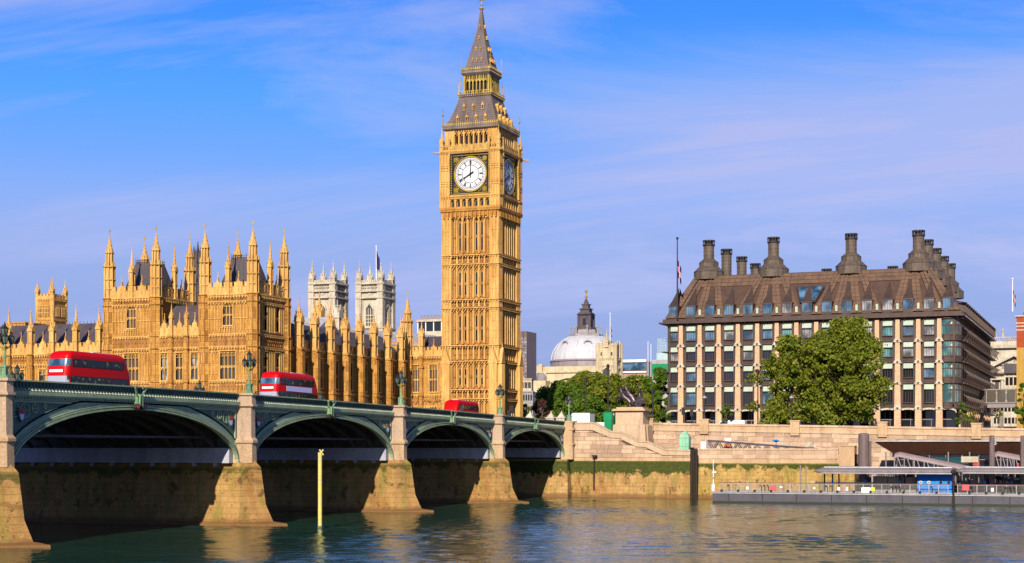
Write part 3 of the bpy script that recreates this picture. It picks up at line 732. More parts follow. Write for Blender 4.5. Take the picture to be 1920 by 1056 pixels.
def window_mesh(w, h, lights, arched=False, transom=True, deep=.4):
    """stone frame, mullions, transom and cusped heads; faces -X, origin at centre of the sill"""
    b, gl = MB(), MB(); T = fE(0)
    fr = .16
    b.fb(T, -w/2 - fr, -w/2, -deep, .16, -.1, h); b.fb(T, w/2, w/2 + fr, -deep, .16, -.1, h)
    b.fb(T, -w/2 - fr, w/2 + fr, -deep, .22, -.25, 0); b.fb(T, -w/2 - fr*1.3, w/2 + fr*1.3, -.1, .26, h, h + .18)
    lw = w / lights
    for i in range(1, lights): u = -w/2 + i*lw; b.fb(T, u - .06, u + .06, -deep + .05, .02, 0, h)
    if transom: b.fb(T, -w/2, w/2, -deep + .05, .04, h*.45, h*.45 + .14)
    tops = [h] + ([h * .45] if transom else [])
    for z in tops:
        for i in range(lights):
            a, c, e = -w/2 + i*lw, -w/2 + (i+.5)*lw, -w/2 + (i+1)*lw
            b.ex(T, [(a, z), (a, z - lw*.6), (c, z - .06)], -deep + .08, -.06); b.ex(T, [(e, z), (c, z - .06), (e, z - lw*.6)], -deep + .08, -.06)
    b.fb(T, -w/2, w/2, -deep + .06, -.04, h * .82, h * .82 + .07)
    for i in range(lights):                            # tracery in the head
        c = -w/2 + (i+.5)*lw; b.fb(T, c - .035, c + .035, -deep + .08, -.06, h*.84, h)
    if arched:
        n = 8; pts = [(-w/2, h * .72)]
        L = [(-w/2, h * .72)] + [(-w/2 * math.cos(math.pi/2*i/n), h*.72 + (h*.28) * math.sin(math.pi/2*i/n) ** .9) for i in range(1, n + 1)]
        b.ex(T, L + [(-w/2, h)], -deep, .10); b.ex(T, [(-u, z) for u, z in L] + [(w/2, h)], -deep, .10)
    gl.fb(T, -w/2, w/2, -deep, -deep + .04, 0, h)
    return b.mesh('window', TRIM), gl
GLM = {}
def put_window(parent, kind, x, y, z, rz=0, gm=None):
    if kind not in GLM:
        me, gl = window_mesh(*kind); GLM[kind] = (me, {})
        GLM[kind] = (me, gl, {})
    me, gl, d = GLM[kind]; gm = gm or GLASSP
    if gm.name not in d: d[gm.name] = gl.mesh('glass', gm)
    o = inst('window', me, parent, (x, y, z), rz); sub('glass', d[gm.name], o); return o
def wall_holes(mb, T, u0, u1, z0, z1, holes, w0=-.5, w1=0):
    us = sorted({u0, u1} | {max(u0, min(u1, h[0])) for h in holes} | {max(u0, min(u1, h[1])) for h in holes})
    for a, b in zip(us, us[1:]):
        if b - a < 1e-4: continue
        hz = sorted((h[2], h[3]) for h in holes if h[0] < (a+b)/2 < h[1]); z = z0
        for p, q in hz:
            if p > z: mb.fb(T, a, b, w0, w1, z, p)
            z = q
        if z < z1: mb.fb(T, a, b, w0, w1, z, z1)
def battlement(mb, T, u0, u1, z, h=1.3, step=1.15, th=.35):
    mb.fb(T, u0, u1, -th, 0, z, z + h * .62); n = max(1, int(abs(u1 - u0) / step))
    for i in range(n):
        u = u0 + (i + .5) * (u1 - u0) / n; k = abs(u1 - u0) / n * .3
        mb.fb(T, u - k, u + k, -th, 0, z + h*.62, z + h); mb.fb(T, u - k*1.15, u + k*1.15, -th - .03, .05, z + h, z + h + .1)
        mb.ex(T, [(u - k*.7, z + h*.35), (u, z + h*.12), (u + k*.7, z + h*.35), (u, z + h*.58)], 0, .08)
    mb.fb(T, u0, u1, -.05, .07, z + h*.60, z + h*.66)
def gablet(mb, T, u, z, w=1.9, h=2.1, th=.35):
    k = w / 2
    mb.ex(T, [(u-k, z), (u+k, z), (u+k, z+h*.42), (u+k*.62, z+h*.46), (u+k*.55, z+h*.68), (u+k*.22, z+h*.74), (u, z+h), (u-k*.22, z+h*.74), (u-k*.55, z+h*.68), (u-k*.62, z+h*.46), (u-k, z+h*.42)], -th, .10)
    mb.ex(T, [(u-k*.3, z+h*.35), (u, z+h*.15), (u+k*.3, z+h*.35), (u, z+h*.56)], .1, .2)
    p = T(u, -.1, z + h*.95); mb.tube(p, (p[0], p[1], p[2] + .9), .10, .05, n=5); mb.ball((p[0], p[1], p[2] + .95), .13, 5, 3)
def mansard(root, x0, x1, y0, y1, z0, z1, ins, name='roof', m=SLATE, crest=True):
    b = MB(); b.fr([(x0, y0), (x1, y0), (x1, y1), (x0, y1)], z0, [(x0+ins, y0+ins), (x1-ins, y0+ins), (x1-ins, y1-ins), (x0+ins, y1-ins)], z1)
    n = 5
    for i in range(1, n):           # rolls down the slope
        f = i / n
        b.tube((x0, y0 + (y1-y0)*f, z0), (x0+ins, y0+ins + (y1-y0-2*ins)*f, z1), .06, n=4)
        b.tube((x0 + (x1-x0)*f, y0, z0), (x0+ins + (x1-x0-2*ins)*f, y0+ins, z1), .06, n=4)
    o = part(name, b, m, root)
    if crest:
        b = MB(); a0, a1, c0, c1 = x0+ins, x1-ins, y0+ins, y1-ins
        for (p, q, r_, s_) in ((a0, c0, a0, c1), (a0, c0, a1, c0), (a1, c0, a1, c1), (a0, c1, a1, c1)):
            b.tube((p, q, z1 + .12), (r_, s_, z1 + .12), .07, n=4); b.tube((p, q, z1 + .5), (r_, s_, z1 + .5), .03, n=4)
            L = math.hypot(r_ - p, s_ - q); n = int(L / .4)
            for i in range(n + 1):
                f = i / n; X, Y = p + (r_-p)*f, q + (s_-q)*f; b.tube((X, Y, z1), (X, Y, z1 + (.95 if i % 3 == 0 else .65)), .045, .02, n=4)
        part('roof_cresting', b, IRON, root, kind='stuff')
    return o

# ================================================================ PALACE: twin-towered pavilion on the river
PX = -12.4
yA = 51.7; yB = 61.9; yC = 71.2; yD = 81.6     # right tower 51.7-61.9, left tower 71.2-81.6
ZG = 8.0
pav = thing('palace_pavilion', 'golden gothic palace block with two pinnacled square towers, between the first two buses', 'palace', (-7, 66.6, ZG))
TE = fE(PX)
holes = []
wins = []
for (t0, t1) in ((yA, yB), (yC, yD)):
    c = (t0 + t1) / 2
    for dy in (0,):
        holes.append((c - 1.5, c + 1.5, 20.1, 24.9)); wins.append(((3.0, 4.8, 4, False, True), c, 20.1))
        holes.append((c - .95, c + .95, 29.4, 33.3)); wins.append(((1.9, 3.9, 3, True, True), c, 29.4))
        holes.append((c - 1.5, c + 1.5, 12.4, 17.4)); wins.append(((3.0, 5.0, 4, False, True), c, 12.4))
mid = [yB + (yC - yB) * f for f in (1/6, .5, 5/6)]
for c in mid:
    holes.append((c - .68, c + .68, 20.1, 24.8)); wins.append(((1.36, 4.7, 2, False, True), c, 20.1))
    holes.append((c - .68, c + .68, 12.6, 17.2)); wins.append(((1.36, 4.6, 2, False, True), c, 12.6))
b = MB()
wall_holes(b, TE, yA, yB, ZG, 34.7, [h for h in holes if h[0] < yB and h[1] < yB + .1])
wall_holes(b, TE, yC, yD, ZG, 34.7, [h for h in holes if h[0] > yC])
wall_holes(b, TE, yB, yC, ZG, 27.9, [h for h in holes if yB < h[0] and h[1] < yC])
# north flank of each tower and bodies behind
TN = fN(yA); X1 = PX + 11.6
nh = []; nwin = []
for fx in (.30, .68):
    cx = PX + 11.6 * fx
    for z, h in ((20.1, 4.8), (28.6, 5.2), (12.4, 5.0)):
        nh.append((cx - .75, cx + .75, z, z + h)); nwin.append(((1.5, h, 2, False, True), cx, z))
wall_holes(b, TN, PX + .5, X1, ZG, 34.7, nh)
b.box(PX + .5, X1, yB - .5, yB, 27.9, 34.7); b.box(X1 - .5, X1, yA + .5, yB - .5, ZG, 34.7)
b.box(PX + .5, X1, yC, yC + .5, ZG + 19.9, 34.7); b.box(PX + .5, X1, yD - .5, yD, ZG, 34.7); b.box(X1 - .5, X1, yC + .5, yD - .5, ZG, 34.7)
b.box(PX + .5, X1, yB, yC, ZG + .1, 10); b.box(X1 - .5, X1, yB, yC, ZG, 27.9)
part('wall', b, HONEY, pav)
b = MB(); b.box(PX + 1.2, X1 - .6, yA + 1.2, yD - .6, ZG, 27.5); part('inner_block', b, mat('dark_interior', (.02, .018, .016), .9), pav)
for k, c, z in wins: put_window(pav, k, PX, c, z, 0, GLASSW if (z < 21 and int(c) % 2) else GLASSP)
for k, c, z in nwin: put_window(pav, k, c, yA, z, R(90))
# carved panelling
b = MB()
for (t0, t1) in ((yA, yB), (yC, yD)):
    c = (t0 + t1) / 2
    for a, e in ((t0 + 1.25, c - 1.75), (c + 1.75, t1 - 1.25)):
        ribs(b, TE, a, e, 20.1, 25.0, .62, .14); ribs(b, TE, a, e, 12, 19.2, .62, .14, mids=(15.5,))
    for a, e in ((t0 + 1.25, c - 1.25), (c + 1.25, t1 - 1.25)):
        ribs(b, TE, a, e, 28.3, 33.2, .66, .16, mids=(30.6,))
    ribs(b, TE, c - 1.5, c + 1.5, 28.2, 29.1, .5, .26)
for i, c in enumerate(mid):
    l = yB + (yC - yB) * i / 3; r_ = yB + (yC - yB) * (i + 1) / 3
    for a, e in ((l + .45, c - .9), (c + .9, r_ - .45)): ribs(b, TE, a, e, 20.1, 25.0, .5, .12); ribs(b, TE, a, e, 12, 19.2, .5, .12)
for a, e in ((PX + 1.2, nwin[0][1] - .95), (nwin[0][1] + .95, nwin[3][1] - .95), (nwin[3][1] + .95, X1 - 1)):
    for z0, z1 in ((20.1, 25), (28.3, 33.6), (12, 19.2)): ribs(b, TN, a, e, z0, z1, .6, .2)
part('panel_tracery', b, TRIM, pav, kind='stuff')
b = MB()
carved(b, TE, yA + 1.2, yD - 1.2, 26.0, 27.5, .75); carved(b, TE, yA + 1.2, yD - 1.2, 18.2, 19.5, .7); b.fb(TE, yA + 1.1, yD - 1.1, 0, .05, 26.0, 27.4); b.fb(TE, yA + 1.1, yD - 1.1, 0, .05, 18.2, 19.5)
carved(b, TN, PX + 1.2, X1 - 1, 26.0, 27.5, .75); b.fb(TN, PX + 1.1, X1 - 1, 0, .05, 26.0, 27.4)
for t0, t1 in ((yA, yB), (yC, yD)): carved(b, TE, t0 + 1.2, t1 - 1.2, 33.5, 34.3, .7)
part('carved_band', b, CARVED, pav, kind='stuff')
b = MB()
for z in (27.9, 25.75, 19.9): string_course(b, TE, yA, yD, z); string_course(b, TN, PX, X1, z)
for t0, t1 in ((yA, yB), (yC, yD)):
    for z, hh in ((34.8, .55), (33.5, .3)): string_course(b, TE, t0, t1, z, hh, .45)
string_course(b, TN, PX, X1, 34.8, .55, .45); string_course(b, TN, PX, X1, 33.5)
string_course(b, fN(yC), PX, X1, 34.8, .55, .45)
part('string_course', b, TRIM, pav)
b = MB()
for t0, t1 in ((yA, yB), (yC, yD)):
    battlement(b, TE, t0 + 1, t1 - 1, 34.8, 1.9, 1.0); battlement(b, fN(t0), PX + 1, X1 - 1, 34.8, 1.9, 1.0)
    for f in (.3, .7): gablet(b, TE, t0 + (t1 - t0) * f, 34.8, 1.5, 2.9)
    for f in (.3, .7): gablet(b, fN(t0), PX + 11.6 * f, 34.8, 1.5, 2.9)
battlement(b, TE, yB, yC, 27.9, 1.6, .95)
for c in mid: gablet(b, TE, c, 27.9, 1.7, 3.0)
part('parapet', b, TRIM, pav)
# corner turrets: octagonal, lower body then the open pinnacle stage
TUR = turret_mesh('turret', 1.0, 3.4, 5.7, 8.3, 11.3, TRIM)
b = MB(); b.ng(0, 0, 0, 26.8, 1.08)
for k in range(8):
    a = math.pi/8 + k*math.pi/4; b.tube((1.08*math.cos(a), 1.08*math.sin(a), 0), (1.08*math.cos(a), 1.08*math.sin(a), 26.6), .11, n=4)
for z in (11.9, 17.7, 19.9, 25.5, 26.8): b.ng(0, 0, z - .3, z - .12, 1.1, 1.3); b.ng(0, 0, z - .12, z, 1.3, 1.3)
TBODY = b.mesh('turret_body', HONEY)
for t0, t1 in ((yA, yB), (yC, yD)):
    for (x, y) in ((PX + .35, t0 + .35), (PX + .35, t1 - .35), (X1 - .35, t0 + .35), (X1 - .35, t1 - .35)):
        inst('turret_body', TBODY, pav, (x, y, ZG)); t = inst('turret', TUR, pav, (x, y, 34.6)); v = sub('vane', VANE, t, (0, 0, 11.3))
PINM = pinnacle_mesh('pinnacle', .8, 4.6, 3.6, TRIM)
for t0, t1 in ((yA, yB), (yC, yD)):
    inst('pinnacle', PINM, pav, (PX + .1, (t0+t1)/2, 34.8)); inst('pinnacle', PINM, pav, ((PX + X1)/2, t0 + .1, 34.8), sc=(1, 1, 1.12))
    mansard(pav, PX + 1.7, X1 - 1.7, t0 + 1.7, t1 - 1.7, 34.9, 41.3, 1.9)
PINS = pinnacle_mesh('pinnacle', .62, 3.1, 2.1, TRIM)
BUT = MB(); BUT.box(-.5, .1, -.42, .42, 0, 19.9); BUT.box(-.62, -.5, -.3, .3, 0, 19.5); BUT.box(-.7, .1, -.5, .5, 0, 4)
for z in (11.9, 17.7, 19.9): BUT.box(-.8, .1, -.58, .58, z - .3, z)
BUTM = BUT.mesh('buttress', HONEY)
for i in (1, 2):
    y = yB + (yC - yB) * i / 3; inst('buttress', BUTM, pav, (PX, y, ZG)); inst('pinnacle', PINS, pav, (PX - .1, y, 27.9))
# roof between the towers
b = MB(); b.ex(fN(yB - .2), [(PX + .9, 28), (PX + 5.6, 33.6), (X1 - .8, 28)], -(yC - yB) - .4, 0); part('roof', b, SLATE, pav)
b = MB()
for i in range(24): y = yB + (yC - yB) * i / 24; b.tube((PX + 5.6, y, 33.5), (PX + 5.6, y, 34.3), .06, .03, n=4)
b.tube((PX + 5.6, yB, 33.75), (PX + 5.6, yC, 33.75), .06, n=4); part('roof_cresting', b, IRON, pav, kind='stuff')

# ---------------------------------------------------------------- river front range, left of the pavilion
LX = -9.0
wing = thing('palace_wing', 'long golden river wing with slate roof behind the first bus, left of the twin towers', 'palace', (-4, 100, ZG))
TL = fE(LX); y0, y1 = 81.6, 130
bp = [on_x(p, LX)[0] for p in (187.8, 144.3, 100.5, 60, 18.7)]; st = (bp[4] - bp[0]) / 4
bays = [bp[0] - st] + bp + [bp[4] + st * (i + 1) for i in range(5)]
hs, ww = [], []
for a, c in zip(bays, bays[1:]):
    m = (a + c) / 2
    if m < 82.5: continue
    for z, h in ((17.0, 5.6), (10.5, 4.6)): hs.append((m - .75, m + .75, z, z + h)); ww.append(((1.5, h, 2, False, True), m, z))
b = MB(); wall_holes(b, TL, y0, y1, ZG, 25.4, hs); b.box(LX + .5, LX + 12, y1 - .5, y1, ZG, 25.4); part('wall', b, HONEY, wing)
b = MB(); b.box(LX + 1.1, LX + 12, y0 + .1, y1 - .6, ZG, 25.2); part('inner_block', b, bpy.data.materials['dark_interior'], wing)
for k, m, z in ww: put_window(wing, k, LX, m, z, 0, GLASSW)
b = MB(); bt = MB(); bc = MB()
for a, c in zip(bays, bays[1:]):
    m = (a + c) / 2; a0, c0 = max(a + .5, y0 + .1), c - .5
    if m - .95 > a0: ribs(b, TL, a0, m - .95, 16.5, 23.4, .5, .14, mids=(20,))
    ribs(b, TL, m + .95, c0, 16.5, 23.4, .5, .14, mids=(20,))
    carved(bc, TL, a0, c0, 23.7, 25.0, .7)
    if m > 82: gablet(b, TL, m, 25.5, 1.6, 3.1)
string_course(b, TL, y0, y1, 25.5, .45, .42); string_course(b, TL, y0, y1, 23.6); string_course(b, TL, y0, y1, 16.2)
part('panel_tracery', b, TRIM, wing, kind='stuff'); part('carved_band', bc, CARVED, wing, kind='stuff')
b = MB(); battlement(b, TL, y0, y1, 25.5, 1.8, .95); part('parapet', b, TRIM, wing)
bb = MB(); bb.box(-.75, .1, -.55, .55, 0, 17.4); bb.box(-.9, -.75, -.4, .4, 0, 17.0)
for z in (8.2, 15.6, 17.5): bb.box(-.98, .1, -.66, .66, z - .3, z)
BUL = bb.mesh('buttress', HONEY); PINL = pinnacle_mesh('pinnacle', .95, 4.4, 3.6, TRIM)
for y in bays:
    if y > y0 + .8:
        inst('buttress', BUL, wing, (LX, y, ZG)); p = inst('pinnacle', PINL, wing, (LX - .25, y, 25.4))
b = MB(); b.ex(fN(y0), [(LX + .9, 26.2), (LX + 6.5, 31.4), (LX + 12.1, 26.2)], -(y1 - y0), 0); part('roof', b, SLATE, wing)
b = MB()
for i in range(60): y = y0 + (y1 - y0) * i / 60; b.tube((LX + 6.5, y, 31.3), (LX + 6.5, y, 31.9), .05, .03, n=4)
part('roof_cresting', b, IRON, wing, kind='stuff')

# ---------------------------------------------------------------- north range with deep buttresses
NY = 52.3
rng = thing('palace_wing', 'oblique golden palace wing with a row of deep sunlit buttresses, behind the middle bus', 'palace', (25, 56, ZG))
TR = fN(NY); x0, x1 = -.6, 52.2
xs = [on_y(p, NY - 1.0)[0] for p in (561, 590, 619.5, 647.5, 675, 701, 727, 752)]
hs, ww = [], []
for a in [-2.05] + xs:
    for d in (2.25, 4.1):
        m = a + d + .1
        if m < x0 + 1 or m > x1 - 1: continue
        for z, h in ((19.4, 5.4), (12.0, 5.6)): hs.append((m - .65, m + .65, z, z + h)); ww.append(((1.3, h, 2, False, True), m, z))
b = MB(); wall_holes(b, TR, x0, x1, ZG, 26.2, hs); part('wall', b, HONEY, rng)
b = MB(); b.box(x0, x1, NY + 1.1, NY + 11, ZG, 26); part('inner_block', b, bpy.data.materials['dark_interior'], rng)
for k, m, z in ww: put_window(rng, k, m, NY, z, R(90))
b = MB(); string_course(b, TR, x0, x1, 26.3, .4, .4); string_course(b, TR, x0, x1, 18.7, .35, .35); string_course(b, TR, x0, x1, 17.4, .3, .3)
for a in [-2.05] + xs: ribs(b, TR, max(a + .8, x0), a + 1.6, 19, 26, .4, .15)
part('string_course', b, TRIM, rng)
b = MB(); battlement(b, TR, x0, x1, 26.3, 1.5, 1.0)
for a in [-2.05] + xs[:-1]: gablet(b, TR, a + 3.2, 26.3, 1.8, 3.1)
part('parapet', b, TRIM, rng)
bb = MB()
bb.box(-.62, .62, -1.75, .1, 0, 18.0); bb.box(-.5, .5, -1.9, -1.75, 0, 17.6); bb.box(-.75, .75, -2.1, .1, 0, 3.2)
for z in (10.6, 18.2): bb.box(-.76, .76, -2.0, .1, z - .35, z)
for z0_, z1_ in ((3.4, 10.1), (10.8, 17.7)):
    for y in (-1.55, -.85, -.1): bb.box(-.72, -.62, y - .07, y + .07, z0_, z1_)
    bb.ex(fE(-.62), [(-1.55, z1_), (-.85, z1_), (-1.2, z1_ - .4)], 0, .08)
BUR = bb.mesh('buttress', HONEY); PINR = pinnacle_mesh('pinnacle', 1.25, 5.0, 3.3, TRIM)
for x in xs: inst('buttress', BUR, rng, (x, NY, ZG)); inst('pinnacle', PINR, rng, (x, NY - 1.0, 26.1))
b = MB(); b.ex(fE(x0), [(NY + .9, 27), (NY + 6.2, 31.6), (NY + 11.5, 27)], x0 - x1, 0)
for i in range(70):
    X = x0 + (x1 - x0) * i / 70; b.tube((X, NY + .9, 27.03), (X, NY + 6.2, 31.63), .045, n=4)
part('roof', b, SLATE, rng)
b = MB()
for i in range(90): X = x0 + (x1 - x0) * i / 90; b.tube((X, NY + 6.2, 31.5), (X, NY + 6.2, 32.1), .05, .02, n=4)
part('roof_cresting', b, IRON, rng, kind='stuff')

# ---------------------------------------------------------------- link wing beside the clock tower
KX = 52.0
lk = thing('palace_wing', 'short golden link wing with tall turret joining the clock tower, left of its base', 'palace', (57, 47.6, ZG))
TK = fE(KX); y0, y1 = 43.0, 51.6
hs, ww = [], []
for c in (on_x(813, KX)[0], on_x(780.5, KX)[0]):
    for z, h, wd, li in ((19.9, 5.6, 1.7, 3), (13.0, 3.8, 1.7, 3)): hs.append((c - wd/2, c + wd/2, z, z + h)); ww.append(((wd, h, li, False, True), c, z))
b = MB(); wall_holes(b, TK, y0, y1, ZG, 27.2, hs); b.box(KX + .5, KX + 8, y1 - .5, y1, ZG, 27.2); part('wall', b, HONEY, lk)
b = MB(); b.box(KX + 1.1, KX + 8, y0, y1 - .6, ZG, 27); part('inner_block', b, bpy.data.materials['dark_interior'], lk)
for k, m, z in ww: put_window(lk, k, KX, m, z, 0)
b = MB(); cs = sorted(m for k, m, z in ww[::2])
for z0_, z1_ in ((19.7, 26), (9, 16.8)):
    ribs(b, TK, y0 + .2, cs[0] - 1.1, z0_, z1_, .5, .16); ribs(b, TK, cs[0] + 1.1, cs[1] - 1.1, z0_, z1_, .5, .16); ribs(b, TK, cs[1] + 1.1, y1 - .3, z0_, z1_, .5, .16)
string_course(b, TK, y0, y1, 27.4, .5, .45); string_course(b, TK, y0, y1, 19.3); string_course(b, TK, y0, y1, 17.0)
part('panel_tracery', b, TRIM, lk, kind='stuff')
b = MB(); carved(b, TK, y0, y1, 17.2, 18.9, .9, .2); carved(b, TK, y0, y1, 26.2, 27.0, .6)
for c in cs:                                             # carved coat of arms under each window
    b.ex(TK, [(c - .5, 18.8), (c + .5, 18.8), (c + .5, 18), (c, 17.3), (c - .5, 18)], .0, .32); b.ball((KX - .2, c - .8, 18), .35, 5, 4); b.ball((KX - .2, c + .8, 18), .35, 5, 4)
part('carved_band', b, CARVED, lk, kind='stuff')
b = MB(); battlement(b, TK, y0, y1, 27.4, 1.7, .8); gablet(b, TK, cs[0], 27.4, 1.8, 2.6); part('parapet', b, TRIM, lk)
b = MB(); b.ex(fN(y0), [(KX + .8, 28), (KX + 6, 31.8), (KX + 11, 28)], -(y1 - y0) + .3, 0)
for i in range(16): y = y0 + .5 * i + .3; b.tube((KX + .8, y, 28.03), (KX + 6, y, 31.83), .04, n=4)
part('roof', b, SLATE, lk)
yy = on_x(791, KX)[0]; inst('buttress', BUTM, lk, (KX, yy, ZG - .6)); inst('pinnacle', PINR, lk, (KX - .1, yy, 27.4), sc=(.75, .75, .82))
TURL = turret_mesh('turret', 1.05, 4.2, 7.2, 9.0, 12.6, TRIM)
xt, yt = KX - .5, on_x(766, KX)[0]
b = MB(); b.ng(xt, yt, ZG, 27.4, 1.12)
for k in range(8): a = math.pi/8 + k*math.pi/4; b.tube((xt + 1.12*math.cos(a), yt + 1.12*math.sin(a), ZG), (xt + 1.12*math.cos(a), yt + 1.12*math.sin(a), 27.4), .11, n=4)
for z in (17.0, 19.3, 27.4): b.ng(xt, yt, z - .3, z, 1.35, 1.35)
part('turret_body', b, HONEY, lk); t = inst('turret', TURL, lk, (xt, yt, 27.2)); sub('vane', VANE, t, (0, 0, 12.6))

# ================================================================ CLOCK TOWER
BX, BY, BH = 49.6 + 6.15, 31.1 + 6.15, 6.15
ct = thing('clock_tower', 'tall golden gothic clock tower with white clock dials and pointed iron spire', 'clock tower', (BX, BY, 9.8))
h0 = 5.45
b = MB(); b.sq(BX, BY, 9.0, 57.0, h0); part('shaft', b, stone('shaded_panel_limestone', (.50, .23, .055), (.38, .165, .035), (.16, .06, .012), .9, .38, .7, jo=.75, carve=.6), ct)  # panel recess shade put into a darker copy of the wall stone
faces = [fE(BX - h0), fN(BY - h0), fW(BX + h0), fS(BY + h0)]; cen = [BY, BX, BY, BX]
LV = [18.3, 20.2, 26.0, 29.2, 36.9, 38.6, 45.8, 47.7]
# octagonal-ish corner buttresses: clustered shafts
for sx in (-1, 1):
    for sy in (-1, 1):
        b = MB(); cx, cy = BX + sx * (BH - .95), BY + sy * (BH - .95)
        b.box(cx - .95, cx + .95, cy - .95, cy + .95, 9, 57)
        for T, c0, out in ((fE(cx - .95), cy, sx < 0), (fW(cx + .95), cy, sx > 0), (fN(cy - .95), cx, sy < 0), (fS(cy + .95), cx, sy > 0)):
            if not out: continue
            for u in (-.95, -.32, .32, .95): b.fb(T, c0 + u - .09, c0 + u + .09, 0, .16, 9, 57)
            for z in LV + [53.5, 50.5, 41.5, 44, 33, 23, 35, 31.5, 14, 12]: b.fb(T, c0 - .6, c0 + .6, 0, .12, z - .9, z - .78)
        part('corner_buttress', b, TRIM, ct)
tr = MB(); sl = MB(); cb_ = MB()
pan = [(9, 17.9), (20.5, 25.6), (29.5, 36.5), (38.9, 45.4), (48.0, 55.6)]
bands = [(18.4, 19.9), (26.3, 28.8), (37.1, 38.3), (46.0, 47.4)]
for T, c in zip(faces, cen):
    half = BH - 1.9
    nb = 7; st = 2 * half / nb
    for z0_, z1_ in pan:
        for i in range(nb + 1):
            u = c - half + i * st; tr.fb(T, u - .17, u + .17, 0, .5, z0_, z1_); tr.fb(T, u - .07, u + .07, .5, .64, z0_, z1_)
        for i in range(nb):
            a = c - half + i * st; e = a + st; m = a + st / 2
            tr.ex(T, [(a, z1_), (a, z1_ - .9), (m, z1_ - .1)], 0, .4); tr.ex(T, [(e, z1_), (m, z1_ - .1), (e, z1_ - .9)], 0, .4)
            if i in (1, 2, 4, 5) and z0_ > 18:
                sl = MB(); sl.fb(T, m - .22, m + .22, .01, .05, z0_ + .7, z1_ - 1.3); part('slit_window', sl, GLASSD, ct); tr.fb(T, m - .34, m - .22, 0, .3, z0_ + .3, z1_ - 1); tr.fb(T, m + .22, m + .34, 0, .3, z0_ + .3, z1_ - 1)
            else:
                tr.fb(T, m - .05, m + .05, 0, .28, z0_, z1_ - .5)
            zm = z0_ + (z1_ - z0_) * .45; cb_.ex(T, [(m - .3, zm), (m, zm - .35), (m + .3, zm), (m, zm + .35)], .05, .34)
    for z0_, z1_ in bands:
        cb_.fb(T, c - half, c + half, 0, .1, z0_, z1_)
        for i in range(nb + 1): u = c - half + i * st; tr.fb(T, u - .17, u + .17, 0, .45, z0_, z1_)
        for i in range(nb):
            m = c - half + (i + .5) * st; zc_ = (z0_ + z1_) / 2; r_ = min(.42, (z1_ - z0_) * .36)
            cb_.ex(T, [(m - r_, zc_), (m, zc_ - r_), (m + r_, zc_), (m, zc_ + r_)], .1, .32)
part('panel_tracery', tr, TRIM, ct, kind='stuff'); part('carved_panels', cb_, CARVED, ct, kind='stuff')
for z in LV:
    b = MB(); b.sq(BX, BY, z - .3, z - .13, BH + .05, BH + .32); b.sq(BX, BY, z - .15, z + .03, BH + .32)
    for T, c in zip([fE(BX - BH), fN(BY - BH), fW(BX + BH), fS(BY + BH)], cen):
        for i in range(20): u = c - BH + (i + .5) * 2 * BH / 20; b.fb(T, u - .12, u + .12, 0, .28, z - .5, z - .3)
    part('string_course', b, TRIM, ct)
# clock stage
CH = 6.45
b = MB(); b.sq(BX, BY, 55.6, 56.6, BH, BH + .2); b.sq(BX, BY, 56.6, 57.2, BH + .45, CH + .25); b.sq(BX, BY, 57.2, 57.5, CH + .25, CH + .05)
b.sq(BX, BY, 57.4, 69.0, CH - .65)
for T, c in zip([fE(BX - BH), fN(BY - BH), fW(BX + BH), fS(BY + BH)], cen):
    for i in range(14): u = c - BH + (i + .5) * 2 * BH / 14; b.fb(T, u - .16, u + .16, 0, .4, 55.2, 56.5)
part('clock_stage', b, HONEY, ct)
for sx in (-1, 1):
    for sy in (-1, 1):
        b = MB(); cx, cy = BX + sx * (CH - .9), BY + sy * (CH - .9); b.box(cx - .9, cx + .9, cy - .9, cy + .9, 57.3, 69.0)
        for T, c0, o_ in ((fE(cx - .9), cy, sx < 0), (fW(cx + .9), cy, sx > 0), (fN(cy - .9), cx, sy < 0), (fS(cy + .9), cx, sy > 0)):
            if not o_: continue
            for u in (-.9, -.3, .3, .9): b.fb(T, c0 + u - .1, c0 + u + .1, 0, .17, 57.5, 69)
            for z in (59.6, 62.4, 65.6): b.fb(T, c0 - .8, c0 + .8, 0, .22, z, z + .2)
            for z in (62.0, 65.2, 62.9, 66.1):
                for u in (-.6, 0, .6): b.ex(T, [(c0+u-.2, z), (c0+u, z-.22), (c0+u+.2, z), (c0+u, z+.22)], 0, .2)
        part('corner_buttress', b, TRIM, ct)
for z, k in ((59.5, .3), (60.0, .12), (68.8, .42), (69.0, .2)): b = MB(); b.sq(BX, BY, z - .35, z, CH - .05 + k * .4, CH - .05 + k); part('string_course', b, TRIM, ct)
